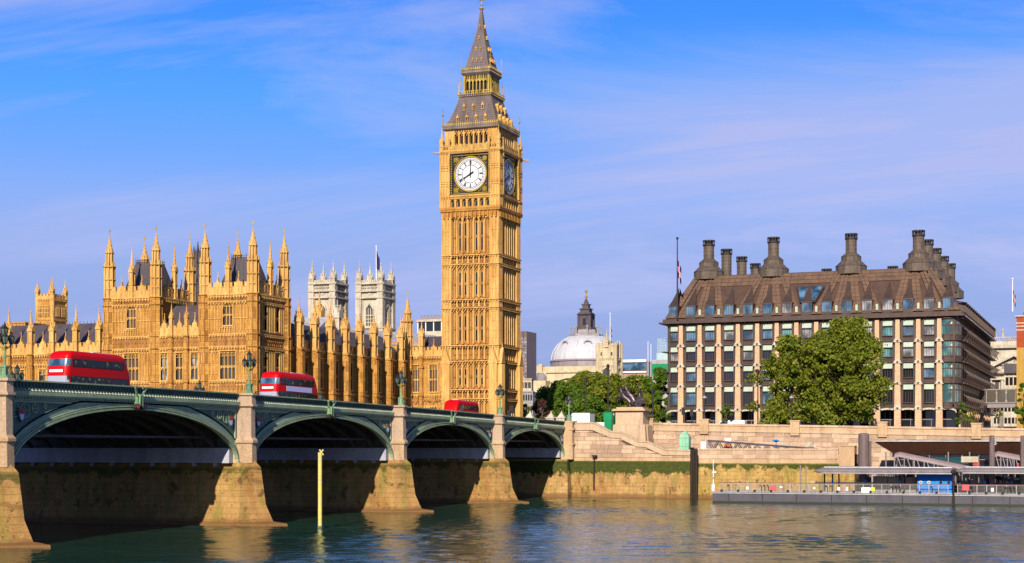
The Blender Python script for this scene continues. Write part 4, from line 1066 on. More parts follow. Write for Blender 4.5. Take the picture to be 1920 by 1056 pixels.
# row of niches under the dial
b = MB(); d = MB()
for T, c in zip([fE(BX - CH + .65), fN(BY - CH + .65), fW(BX + CH - .65), fS(BY + CH - .65)], cen):
    for i in range(8): u = c - 4.5 + i * 9 / 7; b.fb(T, u - .2, u + .2, 0, .62, 57.5, 59.3)
    for i in range(7):
        m = c - 4.5 + (i + .5) * 9 / 7; d.fb(T, m - .28, m + .28, .02, .08, 57.7, 58.7)
        b.ex(T, [(m-.64, 59.3), (m-.64, 58.6), (m, 59.2)], 0, .5); b.ex(T, [(m+.64, 59.3), (m, 59.2), (m+.64, 58.6)], 0, .5)
part('niche_arcade', b, TRIM, ct, kind='stuff'); part('niche_windows', d, GLASSD, ct, kind='stuff')
ZC = 64.2
DIALW = mat('opal_dial_glass', (.66, .66, .66), .35); DIALB = mat('dial_ironwork', (.015, .018, .035), .5)
def ring(mb, T, c, z, r0, r1, w0, w1, n=48):
    m = len(mb.v)
    for i in range(n):
        t = 2*math.pi*i/n; cs_, sn = math.cos(t), math.sin(t)
        mb.v += [T(c + r0*cs_, w0, z + r0*sn), T(c + r1*cs_, w0, z + r1*sn), T(c + r0*cs_, w1, z + r0*sn), T(c + r1*cs_, w1, z + r1*sn)]
    for i in range(n):
        k = m + 4*i; j = m + 4*((i+1) % n); mb.f += [(k, j, j+1, k+1), (k+2, k+3, j+3, j+2), (k, k+2, j+2, j), (k+1, j+1, j+3, k+3)]
for fi, (T, c) in enumerate(zip([fE(BX - CH + .65), fN(BY - CH + .65), fW(BX + CH - .65), fS(BY + CH - .65)], cen)):
    hand = {0: 1, 1: -1, 2: -1, 3: 1}[fi]      # +u direction is viewer's left on the east face
    sgn = {0: -1, 1: 1, 2: 1, 3: -1}[fi]       # u step for viewer's right
    fr = MB(); hf = 4.05
    for a, e in ((4.0, 4.3), (3.7, 3.78)):
        fr.fb(T, c - a, c - e, .1, .42, ZC - e, ZC + e); fr.fb(T, c + a, c + e, .1, .42, ZC - e, ZC + e); fr.fb(T, c - a, c + a, .1, .42, ZC + a, ZC + e); fr.fb(T, c - a, c + a, .1, .42, ZC - e, ZC - a)
    fo = part('clock_frame', fr, IRON, ct)
    g = MB()
    g.fb(T, c - 4.0, c + 4.0, 0, .14, ZC - 4.0, ZC + 4.0); part('spandrel_ground', g, IRON, fo)
    g = MB(); ring(g, T, c, ZC, 3.42, 3.62, .1, .34)
    for sx in (-1, 1):
        for sy in (-1, 1):
            m_, n_ = c + sx * 3.12, ZC + sy * 3.12
            ring(g, T, m_, n_, .30, .44, .14, .26, 10); g.ex(T, [(m_ - .2, n_), (m_, n_ - .2), (m_ + .2, n_), (m_, n_ + .2)], .14, .3)
            for q in range(5):
                t = q / 4; r_ = 3.75
                for (uu, zz) in ((c + sx * 3.4 * (1 - t * .45), ZC + sy * (2.1 + t * 1.45)), ):
                    if math.hypot(uu - c, zz - ZC) > 3.68: g.ex(T, [(uu - .12, zz), (uu, zz - .12), (uu + .12, zz), (uu, zz + .12)], .14, .24)
            g.fb(T, m_ - .6, m_ + .6, .14, .19, n_ + sy * .52 - .04, n_ + sy * .52 + .04); g.fb(T, m_ + sx * .52 - .04, m_ + sx * .52 + .04, .14, .19, n_ - .6, n_ + .6)
    for k in range(18):
        zz = ZC - 4.15 + k * 8.3 / 17
        for sx in (-1, 1): g.fb(T, c + sx * 4.15 - .09, c + sx * 4.15 + .09, .42, .47, zz - .1, zz + .1)
    g.fb(T, c - 3.9, c + 3.9, .14, .3, ZC - 4.0, ZC - 3.86); g.fb(T, c - 3.9, c + 3.9, .14, .3, ZC + 3.86, ZC + 4.0)
    g.fb(T, c - 4.3, c + 4.3, .1, .5, ZC - 4.62, ZC - 4.42)
    part('gilded_ornament', g, GILT, fo)
    d = MB(); n = 48; m = len(d.v)
    d.v += [T(c + 3.45*math.cos(2*math.pi*i/n), .20, ZC + 3.45*math.sin(2*math.pi*i/n)) for i in range(n)]; d.f.append(tuple(range(n)))
    do = part('clock_dial', d, DIALW, ct)
    k_ = MB(); ring(k_, T, c, ZC, 3.34, 3.44, .2, .24); ring(k_, T, c, ZC, 2.70, 2.79, .2, .23); ring(k_, T, c, ZC, 3.02, 3.08, .2, .23); ring(k_, T, c, ZC, 1.75, 1.86, .2, .23)
    for i in range(60):
        t = 2*math.pi*i/60; a_, e_ = 2.77, 3.38; wd = .032
        ux, uz = math.sin(t) * sgn, math.cos(t); px, pz = -uz, ux
        k_.ex(T, [(c + ux*a_ + px*wd, ZC + uz*a_ + pz*wd), (c + ux*e_ + px*wd, ZC + uz*e_ + pz*wd), (c + ux*e_ - px*wd, ZC + uz*e_ - pz*wd), (c + ux*a_ - px*wd, ZC + uz*a_ - pz*wd)], .2, .225)
    NUM = ['XII', 'I', 'II', 'III', 'IV', 'V', 'VI', 'VII', 'VIII', 'IX', 'X', 'XI']
    for i, s_ in enumerate(NUM):
        t = 2*math.pi*i/12; ux, uz = math.sin(t) * sgn, math.cos(t); px, pz = uz * sgn, -ux * sgn   # px,pz: clockwise tangent
        if sgn < 0: px, pz = -uz, ux
        def stroke(x0, r0, x1, r1, wd=.05):
            A = (c + ux*r0 + px*x0, ZC + uz*r0 + pz*x0); B = (c + ux*r1 + px*x1, ZC + uz*r1 + pz*x1)
            k_.ex(T, [(A[0] - px*wd, A[1] - pz*wd), (B[0] - px*wd, B[1] - pz*wd), (B[0] + px*wd, B[1] + pz*wd), (A[0] + px*wd, A[1] + pz*wd)], .2, .232)
        wid = {'I': .13, 'V': .26, 'X': .26}; tot = sum(wid[q] for q in s_); x = -tot / 2
        for q in s_:
            w_ = wid[q]; m_ = x + w_/2
            if q == 'I': stroke(m_, 1.95, m_, 2.68)
            elif q == 'V': stroke(m_ - .08, 2.68, m_, 1.95); stroke(m_ + .08, 2.68, m_, 1.95)
            else: stroke(m_ - .08, 2.68, m_ + .08, 1.95); stroke(m_ + .08, 2.68, m_ - .08, 1.95)
            x += w_
    for i in range(12):
        t = 2*math.pi*(i + .5)/12; ux, uz = math.sin(t), math.cos(t)
        k_.ex(T, [(c + ux*1.85 - uz*.02, ZC + uz*1.85 + ux*.02), (c + ux*2.74 - uz*.02, ZC + uz*2.74 + ux*.02), (c + ux*2.74 + uz*.02, ZC + uz*2.74 - ux*.02), (c + ux*1.85 + uz*.02, ZC + uz*1.85 - ux*.02)], .2, .22)
    part('dial_numerals', k_, DIALB, do)
    for ang, L, w0_, w1_, nm in ((0.3, 3.3, .13, .05, 'minute_hand'), (240, 1.75, .17, .12, 'hour_hand')):
        t = R(ang); ux, uz = math.sin(t) * sgn, math.cos(t); px, pz = -uz, ux; hb = MB()
        hb.ex(T, [(c - ux*.8 + px*w1_*1.6, ZC - uz*.8 + pz*w1_*1.6), (c + px*w0_, ZC + pz*w0_), (c + ux*L*.8 + px*w1_, ZC + uz*L*.8 + pz*w1_), (c + ux*L*.86 + px*w1_*(2.4 if nm[0] == 'h' else 1), ZC + uz*L*.86 + pz*w1_*(2.4 if nm[0] == 'h' else 1)), (c + ux*L, ZC + uz*L),
                  (c + ux*L*.86 - px*w1_*(2.4 if nm[0] == 'h' else 1), ZC + uz*L*.86 - pz*w1_*(2.4 if nm[0] == 'h' else 1)), (c + ux*L*.8 - px*w1_, ZC + uz*L*.8 - pz*w1_), (c - px*w0_, ZC - pz*w0_), (c - ux*.8 - px*w1_*1.6, ZC - uz*.8 - pz*w1_*1.6)], .3, .34)
        part(nm, hb, DIALB, do)
patina('worn_gilded_stone', (.55, .34, .08), (.20, .10, .02), .6, 0, fine=3)
# balcony parapet over the clock, corner pinnacles
b = MB(); b.sq(BX, BY, 68.95, 69.2, CH + .2)
for T, c in zip([fE(BX - CH), fN(BY - CH), fW(BX + CH), fS(BY + CH)], cen):
    b.fb(T, c - CH, c + CH, -.2, 0, 69.2, 69.35); b.fb(T, c - CH, c + CH, -.2, 0, 70.1, 70.25)
    for i in range(34): u = c - CH + (i + .5) * 2 * CH / 34; b.fb(T, u - .08, u + .08, -.15, -.05, 69.3, 70.2)
part('balcony_parapet', b, TRIM, ct, kind='stuff')
b = MB()
for T, c in zip([fE(BX - CH), fN(BY - CH), fW(BX + CH), fS(BY + CH)], cen):
    b.fb(T, c - 4.3, c + 4.3, .02, .14, 68.7, 69.9)
    for i in range(9): u = c - 4.3 + (i + .5) * 8.6 / 9; b.ex(T, [(u - .45, 69.9), (u + .45, 69.9), (u, 70.55)], .02, .14); b.ex(T, [(u-.25, 69.3), (u, 69.0), (u+.25, 69.3), (u, 69.6)], .14, .22)
    for s_ in (-1, 1): b.fb(T, c + s_*4.4 - .12, c + s_*4.4 + .12, 0, .3, 60, 71.5); b.fb(T, c + s_*4.4 - .2, c + s_*4.4 + .2, 0, .35, 71.2, 71.5)
part('carved_gallery', b, bpy.data.materials['worn_gilded_stone'], ct, kind='stuff')
PINC = pinnacle_mesh('pinnacle', .7, 2.0, 2.4, TRIM)
for sx in (-1, 1):
    for sy in (-1, 1): inst('pinnacle', PINC, ct, (BX + sx * (CH - .2), BY + sy * (CH - .2), 69.0))
for sx, sy in ((-1, -1), (-1, 1), (1, -1), (1, 1)):
    b = MB(); cx, cy = BX + sx*(CH + .1), BY + sy*(CH + .1); b.tube((cx, cy, 68.8), (cx + sx*.9, cy + sy*.9, 68.6), .25, .1); b.ball((cx + sx*.95, cy + sy*.95, 68.75), .22, 5, 3)
    part('gargoyle', b, TRIM, ct)
# belfry
FH = 5.7
b = MB(); dk = MB()
for sx in (-1, 1):
    for sy in (-1, 1):
        cx, cy = BX + sx*(FH - .95), BY + sy*(FH - .95); b.box(cx - .95, cx + .95, cy - .95, cy + .95, 69, 73.4)
        for T, c0, o_ in ((fE(cx - .95), cy, sx < 0), (fW(cx + .95), cy, sx > 0), (fN(cy - .95), cx, sy < 0), (fS(cy + .95), cx, sy > 0)):
            if o_:
                for u in (-.9, -.3, .3, .9): b.fb(T, c0+u-.08, c0+u+.08, 0, .12, 69, 73.4)
dk.sq(BX, BY, 69, 73.5, FH - 1.4)
for T, c in zip([fE(BX - FH), fN(BY - FH), fW(BX + FH), fS(BY + FH)], cen):
    n = 7; L = 2 * (FH - 1.9); st = L / n
    for i in range(n + 1): u = c - L/2 + i*st; b.fb(T, u - .16, u + .16, -.9, 0, 69, 73.4)
    for i in range(n):
        a = c - L/2 + i*st; m = a + st/2; e = a + st
        b.ex(T, [(a, 73.4), (a, 72.2), (m, 73.0)], -.6, -.05); b.ex(T, [(e, 73.4), (m, 73.0), (e, 72.2)], -.6, -.05); b.fb(T, a, e, -.6, -.05, 72.95, 73.4); b.fb(T, m - .05, m + .05, -.5, -.3, 72.2, 73)
        b.fb(T, m-.22, m+.22, -.7, -.3, 69, 70.3)
part('belfry_arcade', b, TRIM, ct); part('belfry_interior', dk, GLASSD, ct)
# eaves, lower roof, lantern, spire
b = MB(); b.sq(BX, BY, 73.3, 73.6, FH + .05, FH + .5); b.sq(BX, BY, 73.6, 74.5, FH + .45, FH + .5); part('roof_cornice', b, SPIRE, ct)
b = MB()
for T, c in zip([fE(BX - FH - .5), fN(BY - FH - .5), fW(BX + FH + .5), fS(BY + FH + .5)], cen):
    for i in range(26):
        u = c - FH - .4 + (i + .5) * 2 * (FH + .4) / 26; b.ex(T, [(u-.22, 74.5), (u+.22, 74.5), (u, 74.95)], -.1, 0); b.fb(T, u-.08, u+.08, .0, .05, 73.75, 73.9); b.fb(T, u-.08, u+.08, .0, .05, 74.2, 74.35)
part('gilded_cresting', b, GILTP, ct, kind='stuff')
b = MB(); RP = [(5.75, 74.5), (5.15, 75.6), (4.5, 77.2), (3.95, 78.8), (3.45, 80.6)]
for (a, z0_), (e, z1_) in zip(RP, RP[1:]): b.sq(BX, BY, z0_, z1_, a, e)
def rh(z):
    for (a, z0_), (e, z1_) in zip(RP, RP[1:]):
        if z0_ <= z <= z1_: return a + (e - a) * (z - z0_) / (z1_ - z0_)
part('lower_roof', b, SPIRE, ct)
b = MB()
for k in range(1, 14):                                  # plate joints and rolls
    z = 74.5 + k * .45
    h = rh(z) + .02; b.sq(BX, BY, z, z + .05, h + .03)
for f in [i / 9 for i in range(-8, 9)]:
    for (a, z0_), (e, z1_) in zip(RP, RP[1:]):
        for sx, sy in ((-1, 0), (0, -1), (1, 0), (0, 1)):
            P = lambda h, z: (BX + (sx*h if sx else f*h), BY + (sy*h if sy else f*h), z)
            b.tube(P(a, z0_), P(e, z1_), .05, n=4)
part('roof_rolls', b, SPIRE, ct, kind='stuff')
def dormer(T, u, w, z, s_):
    b = MB(); b.fb(T, u - .26*s_, u - .16*s_, w - .8, w + .25, z, z + .95*s_); b.fb(T, u + .16*s_, u + .26*s_, w - .8, w + .25, z, z + .95*s_)
    b.ex(T, [(u - .36*s_, z + .9*s_), (u + .36*s_, z + .9*s_), (u, z + 1.6*s_)], w - .9, w + .32); b.fb(T, u - .3*s_, u + .3*s_, w - .6, w + .28, z - .1, z)
    p = T(u, w + .25, z + 1.55*s_); b.tube(p, (p[0], p[1], p[2] + .4*s_), .05*s_, n=4)
    o = part('dormer', b, TRIM, ct); b = MB(); b.fb(T, u - .16*s_, u + .16*s_, w - .7, w + .1, z, z + .95*s_); part('dormer_opening', b, GLASSD, o)
for fi, (sx, sy) in enumerate(((-1, 0), (0, -1))):
    for z, n, sp_ in ((75.2, 4, 2.05), (77.7, 3, 2.05)):
        for i in range(n):
            u = (i - (n-1)/2) * sp_; h = rh(z); T = fE(BX) if sx else fN(BY); dormer(T, (BY if sx else BX) + u, h, z, .85)
b = MB()
for z, h in ((80.5, 3.75),): b.sq(BX, BY, z, z + .5, h - .3, h); b.sq(BX, BY, z + .5, z + .65, h + .05)
part('lantern_balcony', b, SPIRE, ct)
b = MB()
for T, c in zip([fE(BX - 3.75), fN(BY - 3.75), fW(BX + 3.75), fS(BY + 3.75)], cen):
    for i in range(16): u = c - 3.7 + (i + .5) * 7.4 / 16; b.fb(T, u-.06, u+.06, -.1, 0, 81.1, 81.85); b.ex(T, [(u-.2, 81.15), (u+.2, 81.15), (u, 81.5)], -.05, .02); b.fb(T, u-.1, u+.1, 0, .06, 80.7, 80.9)
    b.fb(T, c - 3.7, c + 3.7, -.08, -.02, 81.7, 81.8)
part('balcony_railing', b, GILTP, ct, kind='stuff')
LH = 2.85; b = MB(); dk = MB(); dk.sq(BX, BY, 81, 85.2, LH - .7)
for sx in (-1, 1):
    for sy in (-1, 1): cx, cy = BX + sx*(LH-.28), BY + sy*(LH-.28); b.box(cx-.28, cx+.28, cy-.28, cy+.28, 81, 85.2)
for T, c in zip([fE(BX - LH), fN(BY - LH), fW(BX + LH), fS(BY + LH)], cen):
    n = 6; L = 2*(LH-.5); st = L/n
    for i in range(n+1): u = c - L/2 + i*st; b.fb(T, u-.1, u+.1, -.35, 0, 81, 85.2)
    for i in range(n):
        a = c - L/2 + i*st; m, e = a+st/2, a+st
        b.ex(T, [(a, 84.3), (a, 83.6), (m, 84.15)], -.3, -.05); b.ex(T, [(e, 84.3), (m, 84.15), (e, 83.6)], -.3, -.05); b.fb(T, a, e, -.3, -.05, 84.15, 84.35); b.fb(T, m-.05, m+.05, -.3, -.05, 84.3, 85.2)
part('lantern_arcade', b, GILTP, ct, kind='stuff'); part('lantern_interior', dk, GLASSD, ct)
b = MB(); b.sq(BX, BY, 85.1, 85.6, LH + .05, LH + .45); b.sq(BX, BY, 85.6, 86.3, LH + .45, LH + .3); part('lantern_cornice', b, SPIRE, ct)
b = MB()
for T, c in zip([fE(BX - LH - .42), fN(BY - LH - .42), fW(BX + LH + .42), fS(BY + LH + .42)], cen):
    for i in range(15): u = c - 3.1 + (i + .5) * 6.2 / 15; b.ex(T, [(u-.2, 86.3), (u+.2, 86.3), (u, 86.8)], -.1, 0); b.fb(T, u-.08, u+.08, 0, .05, 85.7, 85.9)
part('gilded_cresting', b, GILTP, ct, kind='stuff')
SPF = [(2.72, 86.3), (2.25, 88.2), (1.72, 90.4), (1.05, 93.2), (.55, 96.0), (.28, 98.4), (.2, 99.3)]
b = MB()
for (a, z0_), (e, z1_) in zip(SPF, SPF[1:]): b.sq(BX, BY, z0_, z1_, a, e)
part('spire', b, SPIRE, ct)
def sh_(z):
    for (a, z0_), (e, z1_) in zip(SPF, SPF[1:]):
        if z0_ <= z <= z1_: return a + (e - a) * (z - z0_) / (z1_ - z0_)
    return .2
b = MB()
for k in range(28): z = 86.4 + k * .45; b.sq(BX, BY, z, z + .05, sh_(z) + .035)
for f in (-.66, -.33, 0, .33, .66):
    for (a, z0_), (e, z1_) in zip(SPF[:4], SPF[1:5]):
        for sx, sy in ((-1, 0), (0, -1), (1, 0), (0, 1)):
            P = lambda h, z: (BX + (sx*h if sx else f*h), BY + (sy*h if sy else f*h), z); b.tube(P(a, z0_), P(e, z1_), .04, n=4)
part('spire_rolls', b, SPIRE, ct, kind='stuff')
b = MB()
for (sx, sy) in ((-1, -1), (-1, 1), (1, -1), (1, 1)):
    for k in range(26): z = 86.7 + k * .46; h = sh_(z) + .05; b.ball((BX + sx*h, BY + sy*h, z), .10, 4, 2)
    for k in range(13): z = 74.7 + k * .45; h = rh(min(z, 80.5)) + .05; b.ball((BX + sx*h, BY + sy*h, z), .12, 4, 2)
part('gilded_crockets', b, GILTP, ct, kind='stuff')
for z, us in ((88.1, (-1, 0, 1)), (90.5, (-.5, .5)), (93.0, (0,)), (95.4, (0,))):
    for T, c in ((fE(BX), BY), (fN(BY), BX)):
        for u in us: dormer(T, c + u, sh_(z), z, .42)
b = MB(); b.ng(BX, BY, 99.2, 99.5, .25, .55); b.ng(BX, BY, 99.5, 99.8, .55, .35); b.tube((BX, BY, 99.8), (BX, BY, 102.0), .07, n=6); b.ball((BX, BY, 100.3), .25); b.ball((BX, BY, 102.1), .14)
for z, r_ in ((101.3, .75),): b.tube((BX - r_*.7, BY + r_*.7, z), (BX + r_*.7, BY - r_*.7, z), .07); b.tube((BX - r_*.7, BY - r_*.7, z), (BX + r_*.7, BY + r_*.7, z), .07)
for k in range(4): a = math.pi/4 + k*math.pi/2; b.ball((BX + .8*math.cos(a), BY + .8*math.sin(a), 101.3), .13, 5, 3)
part('finial', b, GILTP, ct)
for (sx, sy) in ((-1, 1), (1, -1), (-1, -1), (1, 1)):
    for z, h, L in ((74.5, FH + .4, 3.4), (86.2, LH + .35, 3.2)):
        b = MB(); x, y = BX + sx*h, BY + sy*h; b.ng(x, y, z, z + .9, .2, .1, 6); b.tube((x, y, z), (x, y, z + L), .05, n=4); b.ball((x, y, z + L*.62), .27 if z < 80 else .1, 6, 4)
        b.tube((x - .25, y + .25, z + L*.85), (x + .25, y - .25, z + L*.85), .035, n=4); b.ball((x, y, z + L), .08, 4, 3); part('iron_finial', b, GILTP, ct)
    b = MB(); x, y = BX + sx*3.6, BY + sy*3.6; b.tube((x, y, 81), (x - sx*.4, y - sy*.4, 84.8), .08, n=4); b.tube((x, y, 81), (x, y, 83.5), .07, n=4); part('iron_stay', b, GILTP, ct)
# gabled niches at the foot corners
for (u, T) in ((BY - 5.2, fE(BX - BH)), (BY + 5.2, fE(BX - BH)), (BX - 5.2, fN(BY - BH)), (BX + 5.2, fN(BY - BH))):
    b = MB(); b.fb(T, u - .9, u + .9, 0, .7, 9, 25.6); b.ex(T, [(u - 1.1, 25.4), (u + 1.1, 25.4), (u, 28.6)], 0, .8); p = T(u, .5, 28.4); b.tube(p, (p[0], p[1], p[2] + 1.3), .12, .04)
    for q in (-.75, -.25, .25, .75): b.fb(T, u + q - .06, u + q + .06, .7, .8, 9, 25.2)
    part('foot_buttress', b, TRIM, ct)
# ================================================================ OFFICE BUILDING WITH THE CHIMNEYS
QX = 48.0; QY0 = -4.7; QY1 = -59.6; QXB = 124.0
ob = thing('office_building', 'dark bronze office building with pink stone columns and round chimneys, behind the big tree', 'office building', ((QX+QXB)/2, (QY0+QY1)/2, 10.8))
cols = [-7.6 - 3.73 * i for i in range(14)]
core = MB(); core.box(QX + .55, QXB, QY1 + .55, QY0, 15.6, 33.0); core.box(QX + 4, QXB - 1, QY1 + 4, QY0 - 1, 10.8, 15.6); part('body', core, BRONZE, ob)
NZ = [15.5, 20.1, 24.0, 27.9, 31.9]
cm = MB(); T0 = fE(0); h = 21.3
cm.fr([(-.62, -.60), (.3, -.60), (.3, .60), (-.62, .60)], 0, [(-.50, -.36), (.3, -.36), (.3, .36), (-.50, .36)], h)
for k in range(46):                                    # bed joints: thin courses stand a little proud
    z = .1 + k * .46; f = z / h; w_ = .60 - .24 * f; d_ = .62 - .12 * f; cm.box(-d_ - .012, .2, -w_ - .012, w_ + .012, z, z + .4)
COLM = cm.mesh('column', SANDY)
nd = MB(); nd.box(-.72, .1, -.62, .62, -.25, .25); nd.box(-.70, .1, -.45, .45, .25, .42); nd.box(-.70, .1, -.8, .8, -.25, -.12); NODE = nd.mesh('bracket_block', PALE)
nd = MB(); nd.tube((-.80, 0, 0), (-.71, 0, 0), .19, n=10); NODD = nd.mesh('fixing_cap', IRON)
def bay_mesh(hh, name):
    b, g, s_ = MB(), MB(), MB(); W_ = .90
    b.box(-.30, .4, -W_ - .26, -W_, -hh + .0, 0); b.box(-.30, .4, W_, W_ + .26, -hh, 0)
    b.box(-.16, .4, -1.35, -W_ - .26, -hh, 0); b.box(-.16, .4, W_ + .26, 1.35, -hh, 0)
    gz = -hh + 1.05
    b.box(-.22, .4, -W_, W_, -hh, gz - .08); b.box(-.55, .4, -W_ - .1, W_ + .1, gz - .14, gz); b.box(-.30, .4, -W_, W_, -hh + .32, -hh + .42); b.box(-.34, .4, -W_, W_, -hh + .62, -hh + .70)
    b.box(-.42, .3, -W_ - .05, W_ + .05, -1.25, -1.15)
    for u in (-.45, 0, .45): b.box(-.08, .1, u - .035, u + .035, gz, -1.25)
    b.box(-.45, .2, -W_ - .05, W_ + .05, -.07, .03)
    g.box(0, .06, -W_, W_, gz, -1.2)
    s_.fr([(-.02, -W_ + .02), (.06, -W_ + .02), (.06, W_ - .02), (-.02, W_ - .02)], -.06, [(-.02, -W_ + .02), (.06, -W_ + .02), (.06, W_ - .02), (-.02, W_ - .02)], -.05)
    n = len(s_.v); s_.v += [(-.40, -W_ + .03, -1.14), (-.40, W_ - .03, -1.14), (-.05, W_ - .03, -.06), (-.05, -W_ + .03, -.06), (0, -W_+.03, -1.14), (0, W_-.03, -1.14)]
    s_.f += [(n, n+1, n+2, n+3), (n, n+4, n+5, n+1), (n, n+3, n+4), (n+1, n+5, n+2)]
    return b.mesh('window_bay', BRONZE), {m.name: g.mesh('window_glass', m) for m in (GLASSD, GLASSB, GLASST, GLASSW)}, s_.mesh('light_shelf', SHELF)
BAYS = [bay_mesh(NZ[i+1] - NZ[i], 'b') for i in range(4)]
edges = [QY0 + .1] + cols + [cols[-1] - 3.0]
random.seed(11)
def place_bay(x, y, k, rz=0, sc=1, gm=None):
    bm_, gs, sm = BAYS[k]; gm = gm or (random.choice([GLASST, GLASSW, GLASSB]) if k == 3 else random.choice([GLASSW, GLASSD, GLASST, GLASSD]) if k == 2 else random.choice([GLASSD, GLASSD, GLASSD, GLASSB]))
    o = inst('window_bay', bm_, ob, (x, y, NZ[k+1]), rz, sc); sub('window_glass', gs[gm.name], o); sub('light_shelf', sm, o); return o
for y in cols:
    o = inst('column', COLM, ob, (QX, y, 10.8), sc=(1, 1, .985))
    for z in NZ[:4]: b_ = inst('bracket_block', NODE, ob, (QX, y, z)); sub('fixing_cap', NODD, b_)
for i in range(13):
    for k in range(4): place_bay(QX + .3, (cols[i] + cols[i+1]) / 2, k)
for k in range(4): place_bay(QX + .3, cols[0] + 1.45, k, 0, (1, .8, 1)); place_bay(QX + .35, cols[-1] - 1.55, k, 0, (1, .85, 1), GLASST)
# ground floor arcade
b = MB()
for i in range(-1, 14):
    a = cols[i] if i >= 0 else QY0; e = cols[i+1] if i < 13 else QY1 + .5
    c, h_ = (a + e) / 2, abs(a - e) / 2; n = 8
    L = [(c + h_ * math.cos(math.pi * j / n), 14.5 + .75 * math.sin(math.pi * j / n)) for j in range(n + 1)]
    for p, q in zip(L, L[1:]): b.ex(fE(QX), [p, q, (q[0], q[1] + .32), (p[0], p[1] + .32)], -.3, .22)
part('arcade_arch', b, PALE, ob)
b = MB()
for i in range(-1, 14):
    a = cols[i] if i >= 0 else QY0; e = cols[i+1] if i < 13 else QY1 + .5
    c, h_ = (a + e) / 2, abs(a - e) / 2; n = 8
    L = [(c + h_ * math.cos(math.pi * j / n), 14.7 + .85 * math.sin(math.pi * j / n)) for j in range(n + 1)]
    b.ex(fE(QX), L + [(c - h_, 16.2), (c + h_, 16.2)], -.4, -.05)
part('arcade_spandrel', b, BRONZE, ob)
b = MB(); b.box(QX + 3.0, QX + 3.2, QY1 + 1, QY0, 10.8, 15.6); part('shopfront_glass', b, GLASSD, ob)
b = MB()
for i in range(28): y = QY0 - 1 - i * 1.87; b.box(QX + 2.9, QX + 3.0, y - .05, y + .05, 10.8, 15.4)
b.box(QX + 2.9, QX + 3.0, QY1 + 1, QY0, 13.4, 13.55); part('shopfront_frame', b, GREYM, ob)
# rounded north-east corner and the north flank
b = MB()
for k in range(5):
    zt = NZ[k]; b.ng(QX + 2.2, QY1 + 2.2, zt - .12, zt + .1, 2.7, 2.7, 16)
b.ng(QX + 2.2, QY1 + 2.2, 15.5, 32, 1.8, 1.8, 16); part('corner_bay', b, BRONZE, ob)
b = MB()
for k in range(4): b.ng(QX + 2.2, QY1 + 2.2, NZ[k] + 1.1, NZ[k+1] - .15, 2.3, 2.3, 16)
part('corner_glass', b, GLASST, ob)
b = MB()
for k in range(4):
    for i in range(14): a = math.pi * (.75 + i / 18.); b.tube((QX + 2.2 + 2.34*math.cos(a), QY1 + 2.2 + 2.34*math.sin(a), NZ[k] + .9), (QX + 2.2 + 2.34*math.cos(a), QY1 + 2.2 + 2.34*math.sin(a), NZ[k+1]), .07, n=4)
    b.ng(QX + 2.2, QY1 + 2.2, NZ[k+1] - 1.35, NZ[k+1] - 1.2, 2.42, 2.42, 16); b.ng(QX + 2.2, QY1 + 2.2, NZ[k] - .3, NZ[k] + 1.1, 2.36, 2.36, 16)
part('corner_mullions', b, BRONZE, ob)
ncols = [QX + 6 + 3.9 * i for i in range(19)]
for x in ncols: inst('column', COLM, ob, (x, QY1 + .55, 10.8), R(90), (.35, .6, .985))
for a in ncols[:-1]:
    for k in range(4): place_bay(a + 1.95, QY1 + .6, k, R(90), 1, GLASSD)
b = MB()
for x in ncols:
    for z in NZ[:4]:
        b.tube((x, QY1 - .2, z), (x, QY1 - 1.3, z + 1.7), .10, n=5); b.tube((x, QY1 - 1.3, z + 1.7), (x, QY1 - .2, z + 2.6), .08, n=5); b.tube((x + 1.2, QY1 - 1.2, z + .2), (x + 1.2, QY1 - .7, z + 2.1), .07, n=5); b.box(x - .25, x + .25, QY1 - 1.45, QY1 - 1.1, z + 1.5, z + 1.95)
    for z in NZ[1:4]: b.box(x - .15, x + .15, QY1 - 1.0, QY1 + .2, z - .1, z + .1)
for z in NZ[:4]: b.box(ncols[0] - 3, ncols[-1], QY1 - .75, QY1 + .1, z - .12, z + .08)
part('shading_brackets', b, BRONZE, ob)
# eaves
b = MB(); b.box(QX - .95, QXB, QY1 - .9, QY0 + 1.4, 32.2, 32.5); b.box(QX - .5, QXB, QY1 - .5, QY0 + .7, 32.5, 33.1)
for y in [QY0 - .5 - 1.865 * i for i in range(30)]: b.tube((QX - .3, y, 31.7), (QX - .9, y, 32.25), .06, n=4)
for z in NZ[:4]: b.box(QX - .3, QX + 3, QY0 - .3, QY0 + 1.0, z - 1.2, z - 1.05)
part('eaves_gutter', b, BRONZE, ob)
b = MB()
for i in range(38): b.box(QX + 2 + i * 1.95, QX + 2.3 + i * 1.95, QY1 - .96, QY1 - .89, 32.28, 32.42)
part('gutter_lights', b, PALE, ob, kind='stuff')
